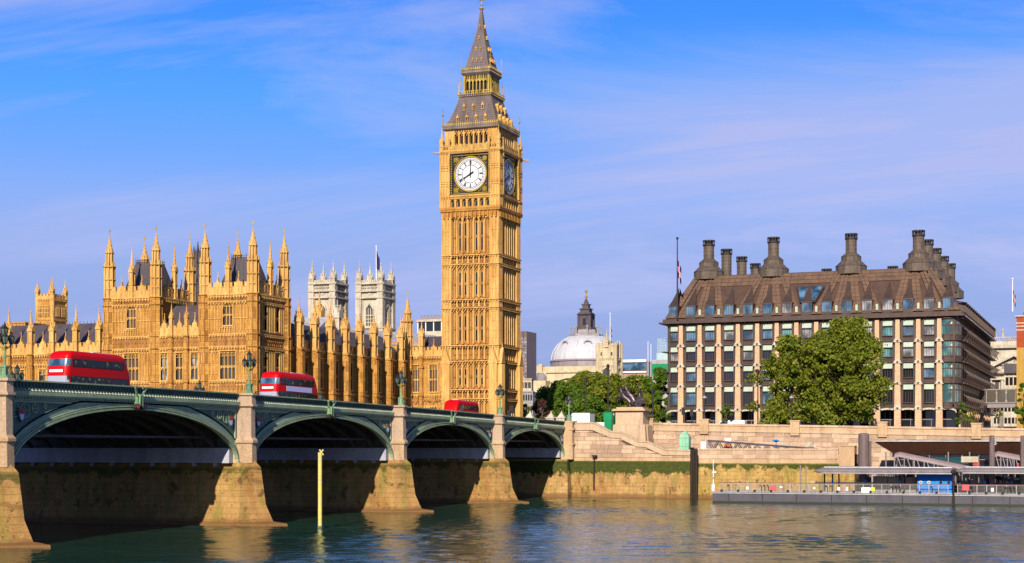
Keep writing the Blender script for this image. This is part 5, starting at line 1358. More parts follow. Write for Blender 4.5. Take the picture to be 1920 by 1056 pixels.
# roof: recessed base, raised plate-clad ribs, dormers
RZ0, RZ1, RI = 33.1, 42.0, 8.0
b = MB()
b.fr([(QX - .2, QY1 - .2), (QXB, QY1 - .2), (QXB, QY0 + .2), (QX - .2, QY0 + .2)], RZ0, [(QX + RI, QY1 + RI), (QXB - RI, QY1 + RI), (QXB - RI, QY0 - 4.4), (QX + RI, QY0 - 4.4)], RZ1)
part('roof', b, BROOFD, ob)
def rslope(y, f):      # point on the front slope, f = 0 eaves .. 1 ridge
    return Vector((QX - .28 + (RI + .2) * f, y, RZ0 + (RZ1 - RZ0) * f))
chy = [on_x(p, QX + RI + 1.6)[0] for p in (1330.5, 1451.5, 1597, 1723)]
asg = [[QY0 - .7] + cols[0:3], cols[3:7], cols[7:11], cols[11:14] + [QY1 + .9]]
tops = [sorted([c + 1.9 - 3.8 * j / (len(a) - 1) for j in range(len(a))], reverse=True) for c, a in zip(chy, asg)]
NR = 11
for c, a, tp in zip(chy, asg, tops):
    for y, t in zip(a, tp):
        for side in (-1, 1):
            p = MB()
            for j in range(NR):
                f0, f1 = j / NR, (j + .93) / NR
                def cor(f, s_):
                    wd = .98 * (1 - f) + .50 * f; yc = y + (t - y) * f; return rslope(yc + s_ * wd, f)
                def q(f, s_): return cor(f, s_)
                in_ = .03
                A, B_, C_, D_ = q(f0, side), q(f1, side), (q(f1, side) + q(f1, -side)) / 2 + Vector((0, side * in_, 0)), (q(f0, side) + q(f0, -side)) / 2 + Vector((0, side * in_, 0))
                off = Vector((-.20, 0, .18)); p.plate(A + off, B_ + off, C_ + off, D_ + off, .06 if side < 0 else -.06)
            part('roof_rib', p, BROOF, ob)
b = MB()                                        # plates of the upper band between the fans
for row in range(3):
    f0, f1 = .74 + row * .09, .74 + row * .09 + .082
    y = QY0 - 5.2
    while y > QY1 + RI:
        A, B_ = rslope(y, f0), rslope(y, f1); C_, D_ = rslope(y - 1.3, f1), rslope(y - 1.3, f0); off = Vector((-.08, 0, .07))
        b.plate(A + off, B_ + off, C_ + off, D_ + off, .05); y -= 1.36
part('roof_plates', b, BROOF, ob)
b = MB()                                        # plates on the north slope
for i in range(30):
    for row in range(8):
        f0, f1 = row / 8, (row + .93) / 8; X0 = QX + RI * f0 + i * 2.05 + .2; X1 = X0 + 1.95
        g_ = lambda x, f: Vector((x, QY1 - .28 + (RI + .2) * f, RZ0 + (RZ1 - RZ0) * f + .06))
        b.plate(g_(X0, f0), g_(X1, f0), g_(X1 + RI * (f1 - f0), f1), g_(X0 + RI * (f1 - f0), f1), .05)
part('side_roof_plates', b, BROOF, ob, kind='stuff')
for i in range(19):
    b = MB(); x = QX + 4 + i * 3.9; b.plate((x - 1, QY1 - 1.0, 34.8), (x + 1, QY1 - 1.0, 34.8), (x + 1, QY1 + .9, 35.2), (x - 1, QY1 + .9, 35.2), .1); b.box(x - .1, x + .1, QY1 - .9, QY1 + .6, 33.1, 34.9); part('side_canopy', b, BRONZE, ob)
bays_y = [(edges[i] + edges[i+1]) / 2 for i in range(len(edges) - 1)]
dm, dg = MB(), MB()
dm.box(-.5, 2.0, -.98, -.86, 0, 2.4); dm.box(-.5, 2.0, .86, .98, 0, 2.4); dm.box(-.55, 2.0, -1.02, 1.02, 2.25, 2.45); dm.box(-.62, -.5, -1.05, 1.05, -.1, .1); dm.box(-.5, .5, -.9, .9, 0, .45)
for u in (-.44, 0, .44): dm.box(-.5, -.42, u - .03, u + .03, .4, 2.3)
dm.ex(fE(0), [(-1.0, 2.45), (1.0, 2.45), (0, 6.2)], -4.6, -4.5)
n = len(dm.v); dm.v += [(-.5, -1, 2.45), (-.5, 1, 2.45), (3.7, 0, 6.4), (.9, -.7, 3.5), (.9, .7, 3.5)]; dm.f += [(n, n+1, n+4, n+3), (n+3, n+4, n+2)]
dg.box(-.44, -.38, -.86, .86, .45, 2.25)
DORM = dm.mesh('dormer', BRONZE); DGL = {m.name: dg.mesh('dormer_glass', m) for m in (GLASSB, GLASSW, GLASST)}
for y in bays_y:
    o = inst('dormer', DORM, ob, (QX + .35, y, 33.25)); sub('dormer_glass', DGL[random.choice([GLASSB, GLASSB, GLASSW]).name], o)
slit = MB(); slit.box(-.35, 1, -.22, .22, 0, 1.1); SLT = slit.mesh('slit_light', SHELF)
for y in cols[1:]: inst('slit_light', SLT, ob, (QX - .1, y, 33.7))
b = MB(); p0, p1, p2, p3 = rslope(-34.5, .62), rslope(-33.2, .25), rslope(-30.3, .25), rslope(-29.0, .62)
off = Vector((-.35, 0, .33))
b.plate(p0 + off, p3 + off, p2 + off, p1 + off, .1); fo = part('roof_window', b, BRONZE, ob)
for i in range(3):
    b = MB(); ya, yb = -34.1 + i * 1.6, -34.1 + i * 1.6 + 1.45
    kk = lambda y_: -31.75 + (y_ + 31.75) * .62; b.plate(rslope(ya, .60) + off * 1.5, rslope(yb, .60) + off * 1.5, rslope(kk(yb), .28) + off * 1.5, rslope(kk(ya), .28) + off * 1.5, -.06); part('window_glass', b, GLASSB, fo)
b = MB(); b.box(QX + RI - .3, QXB - RI, QY1 + RI, QY0 - 4.4, RZ1 - .2, RZ1 + .1); part('flat_roof', b, BRONZE, ob)
def chimney(x, y, small=False, label=None):
    b = MB()
    if not small: b.lathe(x, y, [(2.95, 41.4), (2.95, 42.9), (3.05, 42.95), (1.95, 44.0), (1.8, 44.05)], 12); b.lathe(x, y, [(1.9, 44.0), (1.9, 44.75), (1.98, 44.8), (1.15, 45.5)], 12)
    else: b.lathe(x, y, [(2.0, 41.6), (2.0, 42.4), (1.2, 43.3)], 12)
    zb = 44.8 if not small else 42.5; b.ng(x, y, zb, 48.2, 1.02, 1.02, 16)
    z = zb
    while z < 48.1: b.ng(x, y, z, z + .10, 1.07, 1.07, 16); z += .72
    for i in range(8): a = i*math.pi/4; b.tube((x + 1.03*math.cos(a), y + 1.03*math.sin(a), zb), (x + 1.03*math.cos(a), y + 1.03*math.sin(a), 48.2), .05, n=4)
    o = part('chimney', b, CHIM, ob)
    b = MB(); b.ng(x, y, 48.15, 48.4, 1.22, 1.22, 16); b.ng(x, y, 49.0, 49.25, 1.22, 1.22, 16); b.ng(x, y, 48.4, 49, .7, .7, 12)
    for i in range(12): a = i*math.pi/6; b.tube((x + 1.13*math.cos(a), y + 1.13*math.sin(a), 48.3), (x + 1.13*math.cos(a), y + 1.13*math.sin(a), 49.1), .1, n=4)
    part('chimney_crown', b, IRON, o)
for y in chy: chimney(QX + RI + 1.0, y)
ys = chy[0]; yn = chy[3]
for i, d in enumerate((16, 30, 43.5, 58)): chimney(QX + RI + d, ys, True)
for i in range(1, 5): chimney(QX + RI + 1 + 14.6 * i, yn, False)
for p in (1550, 1674): chimney(116, CAM[1] + ray(p)[1] * (116 - CAM[0]) / ray(p)[0], True)

# ================================================================ FLAGS AND POLES
def flagpole(x, y, z0, z1, label, col, kind, fz=None, r=.11, fs=1.0, group=None):
    o = thing('flagpole', label, 'flagpole', (x, y, z0), group); b = MB(); b.tube((x, y, z0), (x, y, z1), r, r * .6, 8); b.ball((x, y, z1), r * 1.6); part('pole', b, col, o)
    if kind:
        fz = fz or z1 - 1; mats_ = {'uk': (FLAGB, FLAGW, FLAGR), 'dark': (FLAGB, FLAGB, IRON)}[kind]
        # cloth hanging limp in folds from the pole
        def cl(u0, u1, v0, v1, dw):
            b = MB(); n = 6; L = .9 * fs; H = 3.3 * fs
            for i in range(n):
                a, e = u0 + (u1 - u0) * i / n, u0 + (u1 - u0) * (i + 1) / n
                f = lambda u, v: (x + .18 * math.sin(u * 9) - .05, y - .1 - L * u * .75, fz - H * v - u * 1.7 * fs)
                A, B_, C_, D_ = f(a, v0), f(e, v0), f(e, v1), f(a, v1); off = Vector((-dw, 0, 0))
                b.plate(Vector(A) + off, Vector(B_) + off, Vector(C_) + off, Vector(D_) + off, .02)
            return b
        f_ = part('flag', cl(0, 1, 0, 1, 0), mats_[0], o)
        if kind == 'uk':
            for a in ((.38, .62, 0, 1), (0, 1, .38, .62)): part('flag_stripe', cl(*a, .03), mats_[1], f_)
            for a in ((.44, .56, 0, 1), (0, 1, .44, .56)): part('flag_stripe', cl(*a, .06), mats_[2], f_)
            b = cl(0, .4, 0, .12, .05); 
    return o
y, t = on_x(1270, QX - 1); flagpole(QX - 1, y, 33, zat(447, t), 'tall dark flagpole with limp flag at the left roof corner of the bronze office building', IRON, 'uk', zat(487, t), .17, 1.0)
x, y = on_d(1898.5, 420); flagpole(x, y, 44, zat(523, 420), 'white flagpole with half raised red, white and blue flag above the pedimented building', WHITE, 'uk', zat(543, 420), .16, .95)

# ================================================================ ABBEY TOWERS
def abbey(px0, d, label):
    x0, y1 = on_d(px0, d); w = 9.1
    o = thing('church_tower', label, 'church tower', (x0 + w/2, y1 - w/2, 10.6), 'pale twin church towers'); y0 = y1 - w
    zt = zat(531, d); b = MB()
    b.box(x0 + .4, x0 + w - .4, y0 + .4, y1 - .4, 10.6, zt); part('wall', b, PALE, o)
    b = MB()
    for (cx, cy) in ((x0, y0), (x0, y1), (x0 + w, y0), (x0 + w, y1)):
        b.sq(cx + (.7 if cx == x0 else -.7), cy + (.7 if cy == y0 else -.7), 10.6, zt + .3, 1.0, 1.0)
    part('corner_buttress', b, PALE, o)
    b = MB()
    for T, u0, u1 in ((fE(x0 + .4), y0, y1), (fN(y0 + .4), x0, x0 + w)):
        for z, k in ((zt - 14.2, .5), (zt - 4.6, .5), (zt - 2.6, .35), (zt, .55)): b.fb(T, u0 - .2, u1 + .2, 0, 1.0, z - k, z)
        carved(b, T, u0 + 1.8, u1 - 1.8, zt - 2.4, zt - .7, .9, .35)
        for i in range(8): u = u0 + 2 + (u1 - u0 - 4) * i / 7; b.fb(T, u - .3, u + .3, -.2, .3, zt, zt + .9)
        for u in (u0 + 2.0, u1 - 2.0): b.fb(T, u - .12, u + .12, 0, .35, zt - 24, zt - 4.8)
        c = (u0 + u1) / 2
        b.ex(T, [(c - 1.6, zt - 8.6), (c - 1.2, zt - 7.4), (c, zt - 6.4), (c + 1.2, zt - 7.4), (c + 1.6, zt - 8.6), (c + 1.35, zt - 8.6), (c, zt - 6.9), (c - 1.35, zt - 8.6)], 0, .45)
        for z in (zt - 3.6,): b.ex(T, [(c - .8, z), (c, z - .5), (c + .8, z), (c, z + .5)], 0, .2)
    part('string_course', b, PALE, o)
    for T, c in ((fE(x0 + .4), (y0 + y1) / 2), (fN(y0 + .4), x0 + w / 2)):
        b = MB(); L = [(c - 1.3, zt - 18.5), (c + 1.3, zt - 18.5), (c + 1.3, zt - 8.6), (c + .7, zt - 7.5), (c, zt - 7.0), (c - .7, zt - 7.5), (c - 1.3, zt - 8.6)]
        b.ex(T, L, .02, .08); g_ = part('belfry_window', b, GLASSP, o); b = MB()
        for u in (-1.3, -.43, .43, 1.3): b.fb(T, c + u - .11, c + u + .11, .06, .35, zt - 18.5, zt - 8.2)
        for z in (12.9, 10.6, 15.4, 14.1, 11.8, 16.8): b.fb(T, c - 1.3, c + 1.3, .06, .3, zt - z, zt - z + .22)
        part('louvre_tracery', b, PALE, g_)
    PM = pinnacle_mesh('pinnacle', 1.7, 1.2, 4.6, PALE)
    for (cx, cy) in ((x0 + .7, y0 + .7), (x0 + .7, y1 - .7), (x0 + w - .7, y0 + .7), (x0 + w - .7, y1 - .7)): inst('pinnacle', PM, o, (cx, cy, zt + .2))
    return x0 + w/2, y1 - w/2, zt
abbey(580, 520, 'left white stone church tower with four pinnacles, behind the palace roof')
ax, ay, az = abbey(668.5, 515, 'right white stone church tower with four pinnacles and a flagpole, left of the clock tower')
x, y = on_d(705.5, 520); flagpole(x, y, az, zat(462, 520), 'white flagpole with dark hanging flag on the right white church tower', WHITE, 'dark', zat(470, 520), .18, 1.7)
# dark lead octagonal tower behind the pavilion
x, y = on_d(371, 375); d = 375
o = thing('spire_tower', 'sooty dark octagonal tower with small spire peeping between the two palace towers', 'tower', (x, y, 25))
b = MB(); z0 = 25
b.lathe(x, y, [(2.5, z0), (2.5, zat(535, d)), (1.75, zat(528, d)), (1.6, zat(500, d)), (1.1, zat(494, d)), (.85, zat(478, d)), (.3, zat(468, d)), (.05, zat(452, d))], 8)
for k in range(8):
    a = math.pi/8 + k*math.pi/4
    for r_, za, zb in ((2.5, z0, zat(530, d)), (1.7, zat(535, d), zat(496, d)), (1.0, zat(500, d), zat(474, d))):
        b.tube((x + r_*math.cos(a), y + r_*math.sin(a), za), (x + r_*math.cos(a), y + r_*math.sin(a), zb), .15, n=4); b.tube((x + r_*math.cos(a), y + r_*math.sin(a), zb), (x + r_*math.cos(a), y + r_*math.sin(a), zb + 1.6), .14, .02, n=4)
for p in (534, 550, 565, 500, 515): b.ng(x, y, zat(p, d), zat(p, d) + .25, 2.65 if p > 530 else 1.85, n=8)
part('tower', b, DARKST, o); b = MB(); b.tube((x, y, zat(452, d)), (x, y, zat(445, d)), .08); b.ball((x, y, zat(449, d)), .2, 5, 3); part('vane', b, GILTP, o)
# small battlemented tower far left
x0, y1 = on_d(67, 440); d = 440; w = 6.4; y0 = y1 - 5.6
o = thing('stone_tower', 'square golden stone tower with four corner pinnacles rising behind the far left roofs', 'tower', (x0 + w/2, (y0+y1)/2, 25))
zt = zat(560, d); b = MB(); b.box(x0, x0 + w, y0, y1, 20, zt); part('wall', b, HONEY, o)
b = MB(); TE_, TN_ = fE(x0), fN(y0)
for T, u0, u1 in ((TE_, y0, y1), (TN_, x0, x0 + w)):
    string_course(b, T, u0, u1, zt, .5, .35); string_course(b, T, u0, u1, zt - 1.9, .3, .25); string_course(b, T, u0, u1, zat(598, d), .4, .3); battlement(b, T, u0, u1, zt, 1.1, 1.1)
for cx in (x0 + .35, x0 + w - .35):
    for cy in (y0 + .35, y1 - .35): b.ng(cx, cy, 20, zt + 1.2, .62, n=8)
part('string_course', b, TRIM, o); PM = pinnacle_mesh('pinnacle', 1.0, .8, 3.2, TRIM)
for cx in (x0 + .35, x0 + w - .35):
    for cy in (y0 + .35, y1 - .35): inst('pinnacle', PM, o, (cx, cy, zt + 1.0))
for T, us in ((TE_, (y0 + 1.75, y1 - 1.75)), (TN_, (x0 + 2, x0 + w - 2))):
    for u in us:
        b = MB(); b.fb(T, u - .75, u + .75, .02, .07, zat(594, d), zt - 2.6); g_ = part('window', b, GLASSD, o); b = MB()
        for q in (-.75, -.25, .25, .75): b.fb(T, u + q - .1, u + q + .1, .05, .3, zat(594, d), zt - 2.4)
        for z in (zat(588, d), zat(580, d)): b.fb(T, u - .75, u + .75, .05, .25, z, z + .2)
        part('mullions', b, TRIM, g_)
x0, y1 = on_d(10, 400); b = MB(); b.box(x0, x0 + 8, y1 - 6, y1, 20, zat(607, 400)); b.box(x0 - .2, x0 + 8.2, y1 - 6.2, y1 + .2, zat(607, 400), zat(605, 400))
single('flat_roof_block', b, HONEY, 'low yellow stone block with flat top behind the roof at the far left', 'building')
# grey roof and pale roof behind the north range
x0, y1 = on_d(536, 350); b = MB(); b.ex(fN(y1 - 8), [(x0, 20), (x0, 34), (x0 + 5, 37), (x0 + 10, 34), (x0 + 10, 20)], -8, 0)
single('pale_roof_building', b, LEAD, 'pale grey roofed block behind the palace, right of the pinnacled pavilion', 'building')
x0, y1 = on_d(628, 400); b = MB(); zr = zat(617, 400)
b.ex(fE(x0), [(y1 - 24, 20), (y1 - 24, zr - 4), (y1, zr - 3), (y1, 20)], -12, 0)
n = 30
b2 = MB(); b2.plate((x0 - .2, y1, zr - 3), (x0 - .2, y1 - 24, zr - 5), (x0 + 8, y1 - 24, zr - 2), (x0 + 8, y1, zr + .5), .3)
for i in range(n): f = i / n; b2.tube((x0 - .2, y1 - 24 * f, zr - 2.7 - 2 * f), (x0 + 8, y1 - 24 * f, zr + .8 - 2.5 * f), .14, n=4)
o = thing('great_hall', 'grey ribbed lead roof of the hall rising behind the buttressed wing', 'building', (x0 + 6, y1 - 12, 20)); part('wall', b, HONEY, o); part('roof', b2, LEAD, o)
# thin gothic spirelets near the abbey
for i, (px_s, d, pt, pb) in enumerate(((599, 395, 553, 625), (633, 400, 573, 625))):
    x, y = on_d(px_s, d); PM = pinnacle_mesh('spirelet', 1.6, (zat(590, d) - 20), (zat(pt, d) - zat(590, d)), [DARKST, PALE][i] if i else TRIM); o = bpy.data.objects.new('spirelet', PM); COL.objects.link(o); o.location = (x, y, 20)
    tag(o, ['brown crocketed stone spirelet in front of the left white church tower', 'pale crocketed spirelet to the right in front of the left white church tower'][i], 'spirelet')
# modern block behind, just left of the clock tower
x0, y1 = on_d(782, 520); d = 520; o = thing('office_block', 'modern grey and black office block peeping out just left of the clock tower', 'office block', (x0 + 8, y1 - 5, 20))
b = MB(); b.box(x0, x0 + 14, y1 - 12, y1, 20, zat(622, d)); b.box(x0 - .3, x0 + 14, y1 - 12, y1 + .3, zat(604, d), zat(600, d)); part('body', b, PALE, o)
b = MB(); b.box(x0 + .5, x0 + 13, y1 - 11.6, y1 - .4, zat(622, d), zat(604, d)); part('glass_storey', b, GLASSD, o)
b = MB()
for i in range(5): y = y1 - .2 - i * 2.8; b.box(x0 + .1, x0 + .45, y - .15, y + .15, zat(622, d), zat(604, d))
part('mullion', b, WHITE, o)
b = MB(); b.box(x0 + 1, x0 + 12, y1 - 11, y1 - .8, zat(600, d), zat(594, d))
for i in range(9): y = y1 - 1 - i * 1.2; b.tube((x0 + 1, y, zat(594, d)), (x0 + 1, y, zat(591, d)), .1, n=4)
b.tube((x0 + 1, y1 - 1, zat(592, d)), (x0 + 1, y1 - 11, zat(592, d)), .1, n=4); part('roof_plant', b, GREYM, o)

# ================================================================ TOWER BLOCK AND LOW ROOFS BEHIND THE BRIDGE END
x0, y1 = on_d(960, 800); d = 800; x1_, y0_ = on_d(991.5, 800)
o = thing('tower_block', 'distant brown grid-fronted tower block just right of the clock tower', 'tower block', (x0 + 5, (y1 + y0_)/2, 10))
zt = zat(622, d); b = MB(); b.box(x0, x0 + 14, y0_, y1, 10, zt); part('body', b, patina('tower_block_concrete', (.22, .17, .16), (.17, .13, .13), .8), o)
b = MB(); T = fE(x0)
n = 15
for k in range(n):
    z = zt - 3.2 - k * 1.75; b.fb(T, y0_ + .2, y1 - .2, .02, .08, z - .95, z)
g_ = part('window_band', b, GLASSW, o); b = MB()
for i in range(9): u = y0_ + (y1 - y0_) * i / 8; b.fb(T, u - .1, u + .1, 0, .3, 20, zt)
for i in range(26): u = y0_ + (y1 - y0_) * i / 25; b.fb(T, u - .06, u + .06, 0, .35, zt - 2.6, zt)
part('fins', b, bpy.data.materials['tower_block_concrete'], o)
x, y = on_d(975.5, 790); b = MB(); b.tube((x, y, zat(622, 790)), (x, y, zat(600, 790)), .15); single('roof_mast', b, WHITE, 'thin mast on top of the distant tower block', 'mast')
def blk(px0, px1, pyt, pyb, d, dep, m, name, label, cat, fn=None):
    x0, y1 = on_d(px0, d); _, y0 = on_d(px1, d); o = thing(name, label, cat, (x0 + dep/2, (y0 + y1)/2, zat(pyb, d)))
    b = MB(); b.box(x0, x0 + dep, y0, y1, zat(pyb, d), zat(pyt, d)); part('body', b, m, o)
    if fn: fn(o, x0, y0, y1, zat(pyb, d), zat(pyt, d))
    return o
def strips(gm, k, n, cap=PALE):
    def f(o, x0, y0, y1, z0, z1):
        b = MB(); h = (z1 - z0) / k
        for i in range(k): b.fb(fE(x0), y0 + .2, y1 - .2, .02, .07, z0 + h*(i + .25), z0 + h*(i + .75))
        g = part('window_band', b, gm, o); b = MB()
        for i in range(n + 1): u = y0 + (y1 - y0) * i / n; b.fb(fE(x0), u - .12, u + .12, 0, .2, z0, z1)
        b.fb(fE(x0), y0 - .2, y1 + .2, -1, .3, z1 - .1, z1 + .3); part('frame', b, cap, o)
    return f
blk(950, 1003, 712, 800, 560, 10, PALE, 'low_building', 'low pale building with flat white roof behind the bridge end', 'building', strips(GLASSP, 4, 7))
blk(976, 1002, 735, 800, 470, 8, CONC, 'low_building', 'small grey building low beside the foot of the clock tower', 'building', strips(GLASSD, 3, 5, CONC))
# domed hall
d = 560; x, y = on_d(1099, d); o = thing('domed_hall', 'cream stone hall with big ribbed grey lead dome and dark lantern with gold finial', 'domed hall', (x, y, 10.6))
s_ = d / FP; zd0, zd1 = zat(676, d), zat(630, d); rr = 12.2
b = MB(); prof = []
for i in range(11): t = i / 10; prof.append((rr - (rr - 5.0) * (1 - math.cos(t * math.pi / 2)) ** 1.0 * .98, zd0 + (zd1 - zd0) * math.sin(t * math.pi / 2) ** .95))
prof = [(rr * math.cos(a) if rr * math.cos(a) > 5 else 5, zd0 + (zd1 - zd0) * math.sin(a) / math.sin(1.15)) for a in [i * 1.15 / 10 for i in range(11)]]
b.lathe(x, y, prof, 32); DL = patina('dome_lead', (.55, .545, .56), (.42, .415, .44), .5, 0, (.8, .8, .1)); part('dome', b, DL, o)
b = MB()
for k in range(16):
    a = k * math.pi / 8
    for (r0, z0_), (r1, z1_) in zip(prof, prof[1:]): b.tube((x + r0*math.cos(a), y + r0*math.sin(a), z0_), (x + r1*math.cos(a), y + r1*math.sin(a), z1_), .16, n=4)
part('dome_rib', b, DL, o)
for a in (math.pi + .38, math.pi + 1.3, math.pi - .5, math.pi + 2.2):
    b = MB(); r_ = 10.0; cx, cy, cz = x + r_*math.cos(a), y + r_*math.sin(a), zd0 + 5.4
    for k in range(10):
        t0, t1 = k*math.pi/5, (k+1)*math.pi/5; P = lambda t: (cx - 1.3*math.cos(t)*math.sin(a) , cy + 1.3*math.cos(t)*math.cos(a), cz + .95*math.sin(t)); b.tube(P(t0), P(t1), .28, n=5)
    part('oval_window', b, CONC, o)
b = MB(); b.lathe(x, y, [(12.9, zd0 - 2.6), (12.7, zd0 - 2.4), (12.5, zd0 - .8), (12.9, zd0 - .6), (12.4, zd0)], 32); part('drum', b, DARKST if False else GREYM, o)
b = MB(); b.lathe(x, y, [(5.6, zd1 - .6), (5.9, zd1), (5.9, zd1 + .4), (4.2, zd1 + .9), (4.2, zd1 + 2.0), (3.2, zd1 + 2.2)], 8)
for k in range(8): a = math.pi/8 + k*math.pi/4; b.tube((x+5.3*math.cos(a), y+5.3*math.sin(a), zd1), (x+5.3*math.cos(a), y+5.3*math.sin(a), zd1 + 3.4), .35, .15, 6); b.ball((x+5.3*math.cos(a), y+5.3*math.sin(a), zd1 + 3.0), .45, 6, 4)
part('balustrade', b, CONC, o)
b = MB(); zl = zd1 + 2; b.sq(x, y, zl, zl + .8, 2.9, 2.7); b.sq(x, y, zl + .8, zl + 5.0, 2.1); b.sq(x, y, zl + 5, zl + 5.5, 2.2, 2.8); b.sq(x, y, zl + 5.5, zl + 6.1, 2.3, 2.2); b.sq(x, y, zl + 6.1, zl + 7.2, 1.7, 1.6); b.sq(x, y, zl + 7.2, zl + 7.5, 2.0); b.sq(x, y, zl + 7.5, zl + 8.8, 1.2, 1.05); b.sq(x, y, zl + 8.8, zl + 9.1, 1.4); b.sq(x, y, zl + 9.1, zl + 11, .8, .25)
for sx in (-1, 1):
    for sy in (-1, 1): b.sq(x + sx*2.1, y + sy*2.1, zl + .6, zl + 5, .35)
part('lantern', b, DARKST, o); b = MB(); b.fb(fE(x - 2.1), y - .55, y + .55, .02, .1, zl + 1.8, zl + 4.0); part('lantern_opening', b, GLASSD, o)
b = MB(); b.ball((x, y, zl + 11.7), .55); b.ball((x, y, zl + 12.9), .3); b.tube((x, y, zl + 11), (x, y, zl + 13.4), .12); b.ng(x, y, zl + 13.1, zl + 13.9, .35, .6, 6); part('finial', b, GILT, o)
b = MB(); zb = zd0 - 2.6; b.box(x - 13, x + 13, y - 13, y + 13, 10.6, zb - 2.2); b.box(x - 13.6, x + 13.6, y - 13.6, y + 13.6, zb - 2.2, zb - 1.6); b.box(x - 12.8, x + 12.8, y - 12.8, y + 12.8, zb - 1.6, zb)
n = 10; L = [(y + 9*math.cos(math.pi*i/n), zb - 8.4 + 4.4*math.sin(math.pi*i/n)) for i in range(n + 1)]
for p, q in zip(L, L[1:]): b.ex(fE(x - 13), [p, q, (q[0], q[1] + .9), (p[0], p[1] + .9)], 0, 1.0)
for u in (-12.2, -10.4, 10.4, 12.2): b.fb(fE(x - 13), y + u - .5, y + u + .5, 0, .6, 10.6, zb - 2.2)
for u in (-12.4, 12.4): b.fb(fE(x - 13), y + u - 1, y + u + 1, -2, .8, zb - 2.2, zb + .4); b.ng(x - 13, y + u, zb + .4, zb + .9, .9, .5, 8)
part('hall_body', b, CREAM, o); b = MB(); b.ex(fE(x - 13), [(y + (u - y) * .45, zb - 8.4 + (z_ - zb + 8.4) * .6) for u, z_ in L], .02, .1); part('arched_window', b, GLASSP, o)
o = blk(1000, 1026, 714, 800, 548, 12, CREAM, 'hall_annex', 'plain cream annexe with small dark domed turret left of the dome', 'building')
x, y = on_d(1016, 552); b = MB(); b.lathe(x, y, [(1.9, zat(714, 552)), (1.9, zat(707, 552)), (1.5, zat(702, 552)), (.6, zat(699, 552)), (.1, zat(698, 552))], 12); part('turret_dome', b, GREYM, o)
# guildhall tower
d = 465; x0, y1 = on_d(1120.5, d); _, y0 = on_d(1158, d); w = y1 - y0
o = thing('guildhall_tower', 'cream gothic square tower with battlements and flagstaff in front of the dome', 'tower', (x0 + w/2, (y0+y1)/2, 10.6)); zt = zat(653, d)
b = MB(); b.box(x0, x0 + w, y0, y1, 10.6, zt); part('wall', b, CREAM, o); b = MB()
for T, u0, u1 in ((fE(x0), y0, y1), (fN(y0), x0, x0 + w)):
    battlement(b, T, u0, u1, zt, 1.3, 1.4); string_course(b, T, u0, u1, zt - 2.8, .5, .3); string_course(b, T, u0, u1, zt - 5.0, .3, .25); c = (u0 + u1) / 2
    for u in (c - 1.2, c + 1.2): b.fb(T, u - .1, u + .1, 0, .3, zt - 3, zt + 2.2)
    for p in ((c - 1.5, c - 1.1), (c + 1.1, c + 1.5)): b.fb(T, p[0], p[1], 0, .4, zt - 10, zt - 5.2)
    b.ex(T, [(c - 1.5, zt - 6.6), (c, zt - 5.2), (c + 1.5, zt - 6.6), (c + 1.2, zt - 6.6), (c, zt - 5.7), (c - 1.2, zt - 6.6)], 0, .4)
for cx in (x0, x0 + w):
    for cy in (y0, y1): b.ng(cx, cy, 10.6, zt + 1.5, .55, n=8)
part('parapet', b, CREAM, o); PM = pinnacle_mesh('pinnacle', .9, 1.2, 2.6, CREAM); inst('pinnacle', PM, o, (x0 + .2, (y0 + y1)/2, zt + .2), sc=(1.2, 1.2, 1.2))
for T, c in ((fE(x0), (y0+y1)/2), (fN(y0), x0 + w/2)):
    b = MB(); b.ex(T, [(c-1.1, zt-10.5), (c+1.1, zt-10.5), (c+1.1, zt-6.8), (c, zt-5.8), (c-1.1, zt-6.8)], .02, .08); b.fb(T, c-1.8, c-1.3, .02, .06, zt-2.2, zt-1.2); b.fb(T, c+1.3, c+1.8, .02, .06, zt-2.2, zt-1.2); part('window', b, GLASSP, o)
x, y = on_d(1144, 470); flagpole(x, y, zt, zat(588, 470), 'slim white flagstaff with small flag on the cream gothic tower before the dome', WHITE, 'uk', zat(612, 470), .14, .7)
# conference centre
def conf(o, x0, y0, y1, z0, z1):
    T = fE(x0); b = MB(); b.fb(T, y0, y1, -2, .6, z1 - .3, z1 + .5); b.fb(T, y0, y1, 0, .5, z1 - 3.6, z1 - 3.2); part('roof_edge', b, WHITE, o)
    b = MB(); b.fb(T, y0 + .1, y1 - .1, .02, .3, z1 - 2.8, z1 - .5); part('blue_glazing', b, GLASSB, o)
    b = MB(); n = 12
    for i in range(n): u = y0 + (y1 - y0) * i / n; b.fb(T, u, u + .2, .1, .5, z1 - 9, z1 - 6.4)
    b.plate((x0 - .3, y0, z1 - 6.2), (x0 - .3, y1, z1 - 6.2), (x0 - 2.5, y1, z1 - 8.6), (x0 - 2.5, y0, z1 - 8.6), .3); part('sloping_roof', b, GREYM, o)
o = blk(1165, 1218, 678, 800, 500, 14, patina('brown_panel', (.33, .24, .17), (.28, .20, .15)), 'conference_centre', 'low modern block with blue glass strip behind trees, left of the bronze office building', 'building', conf)
for i, (p, q) in enumerate(((1215, 640), (1220.5, 645))):
    x, y = on_d(p, 490); b = MB(); b.tube((x, y, 30), (x, y, zat(q, 490)), .09, n=5); single('antenna_mast', b, WHITE, ['thin white antenna mast, left one of the pair beside the green panel', 'thin white antenna mast, right one of the pair beside the green panel'][i], 'mast')
def greenp(o, x0, y0, y1, z0, z1):
    b = MB(); b.fb(fE(x0), y0 - .3, y1, .02, .3, z1 - 4.4, z1 - 1.2); part('green_hoarding', b, GREENBOX, o)
    b = MB()
    for i in range(10): u = y0 + (y1 - y0) * i / 9; b.fb(fE(x0), u - .05, u + .05, 0, .1, z1 - 1.2, z1)
    part('ribs', b, GALV, o)
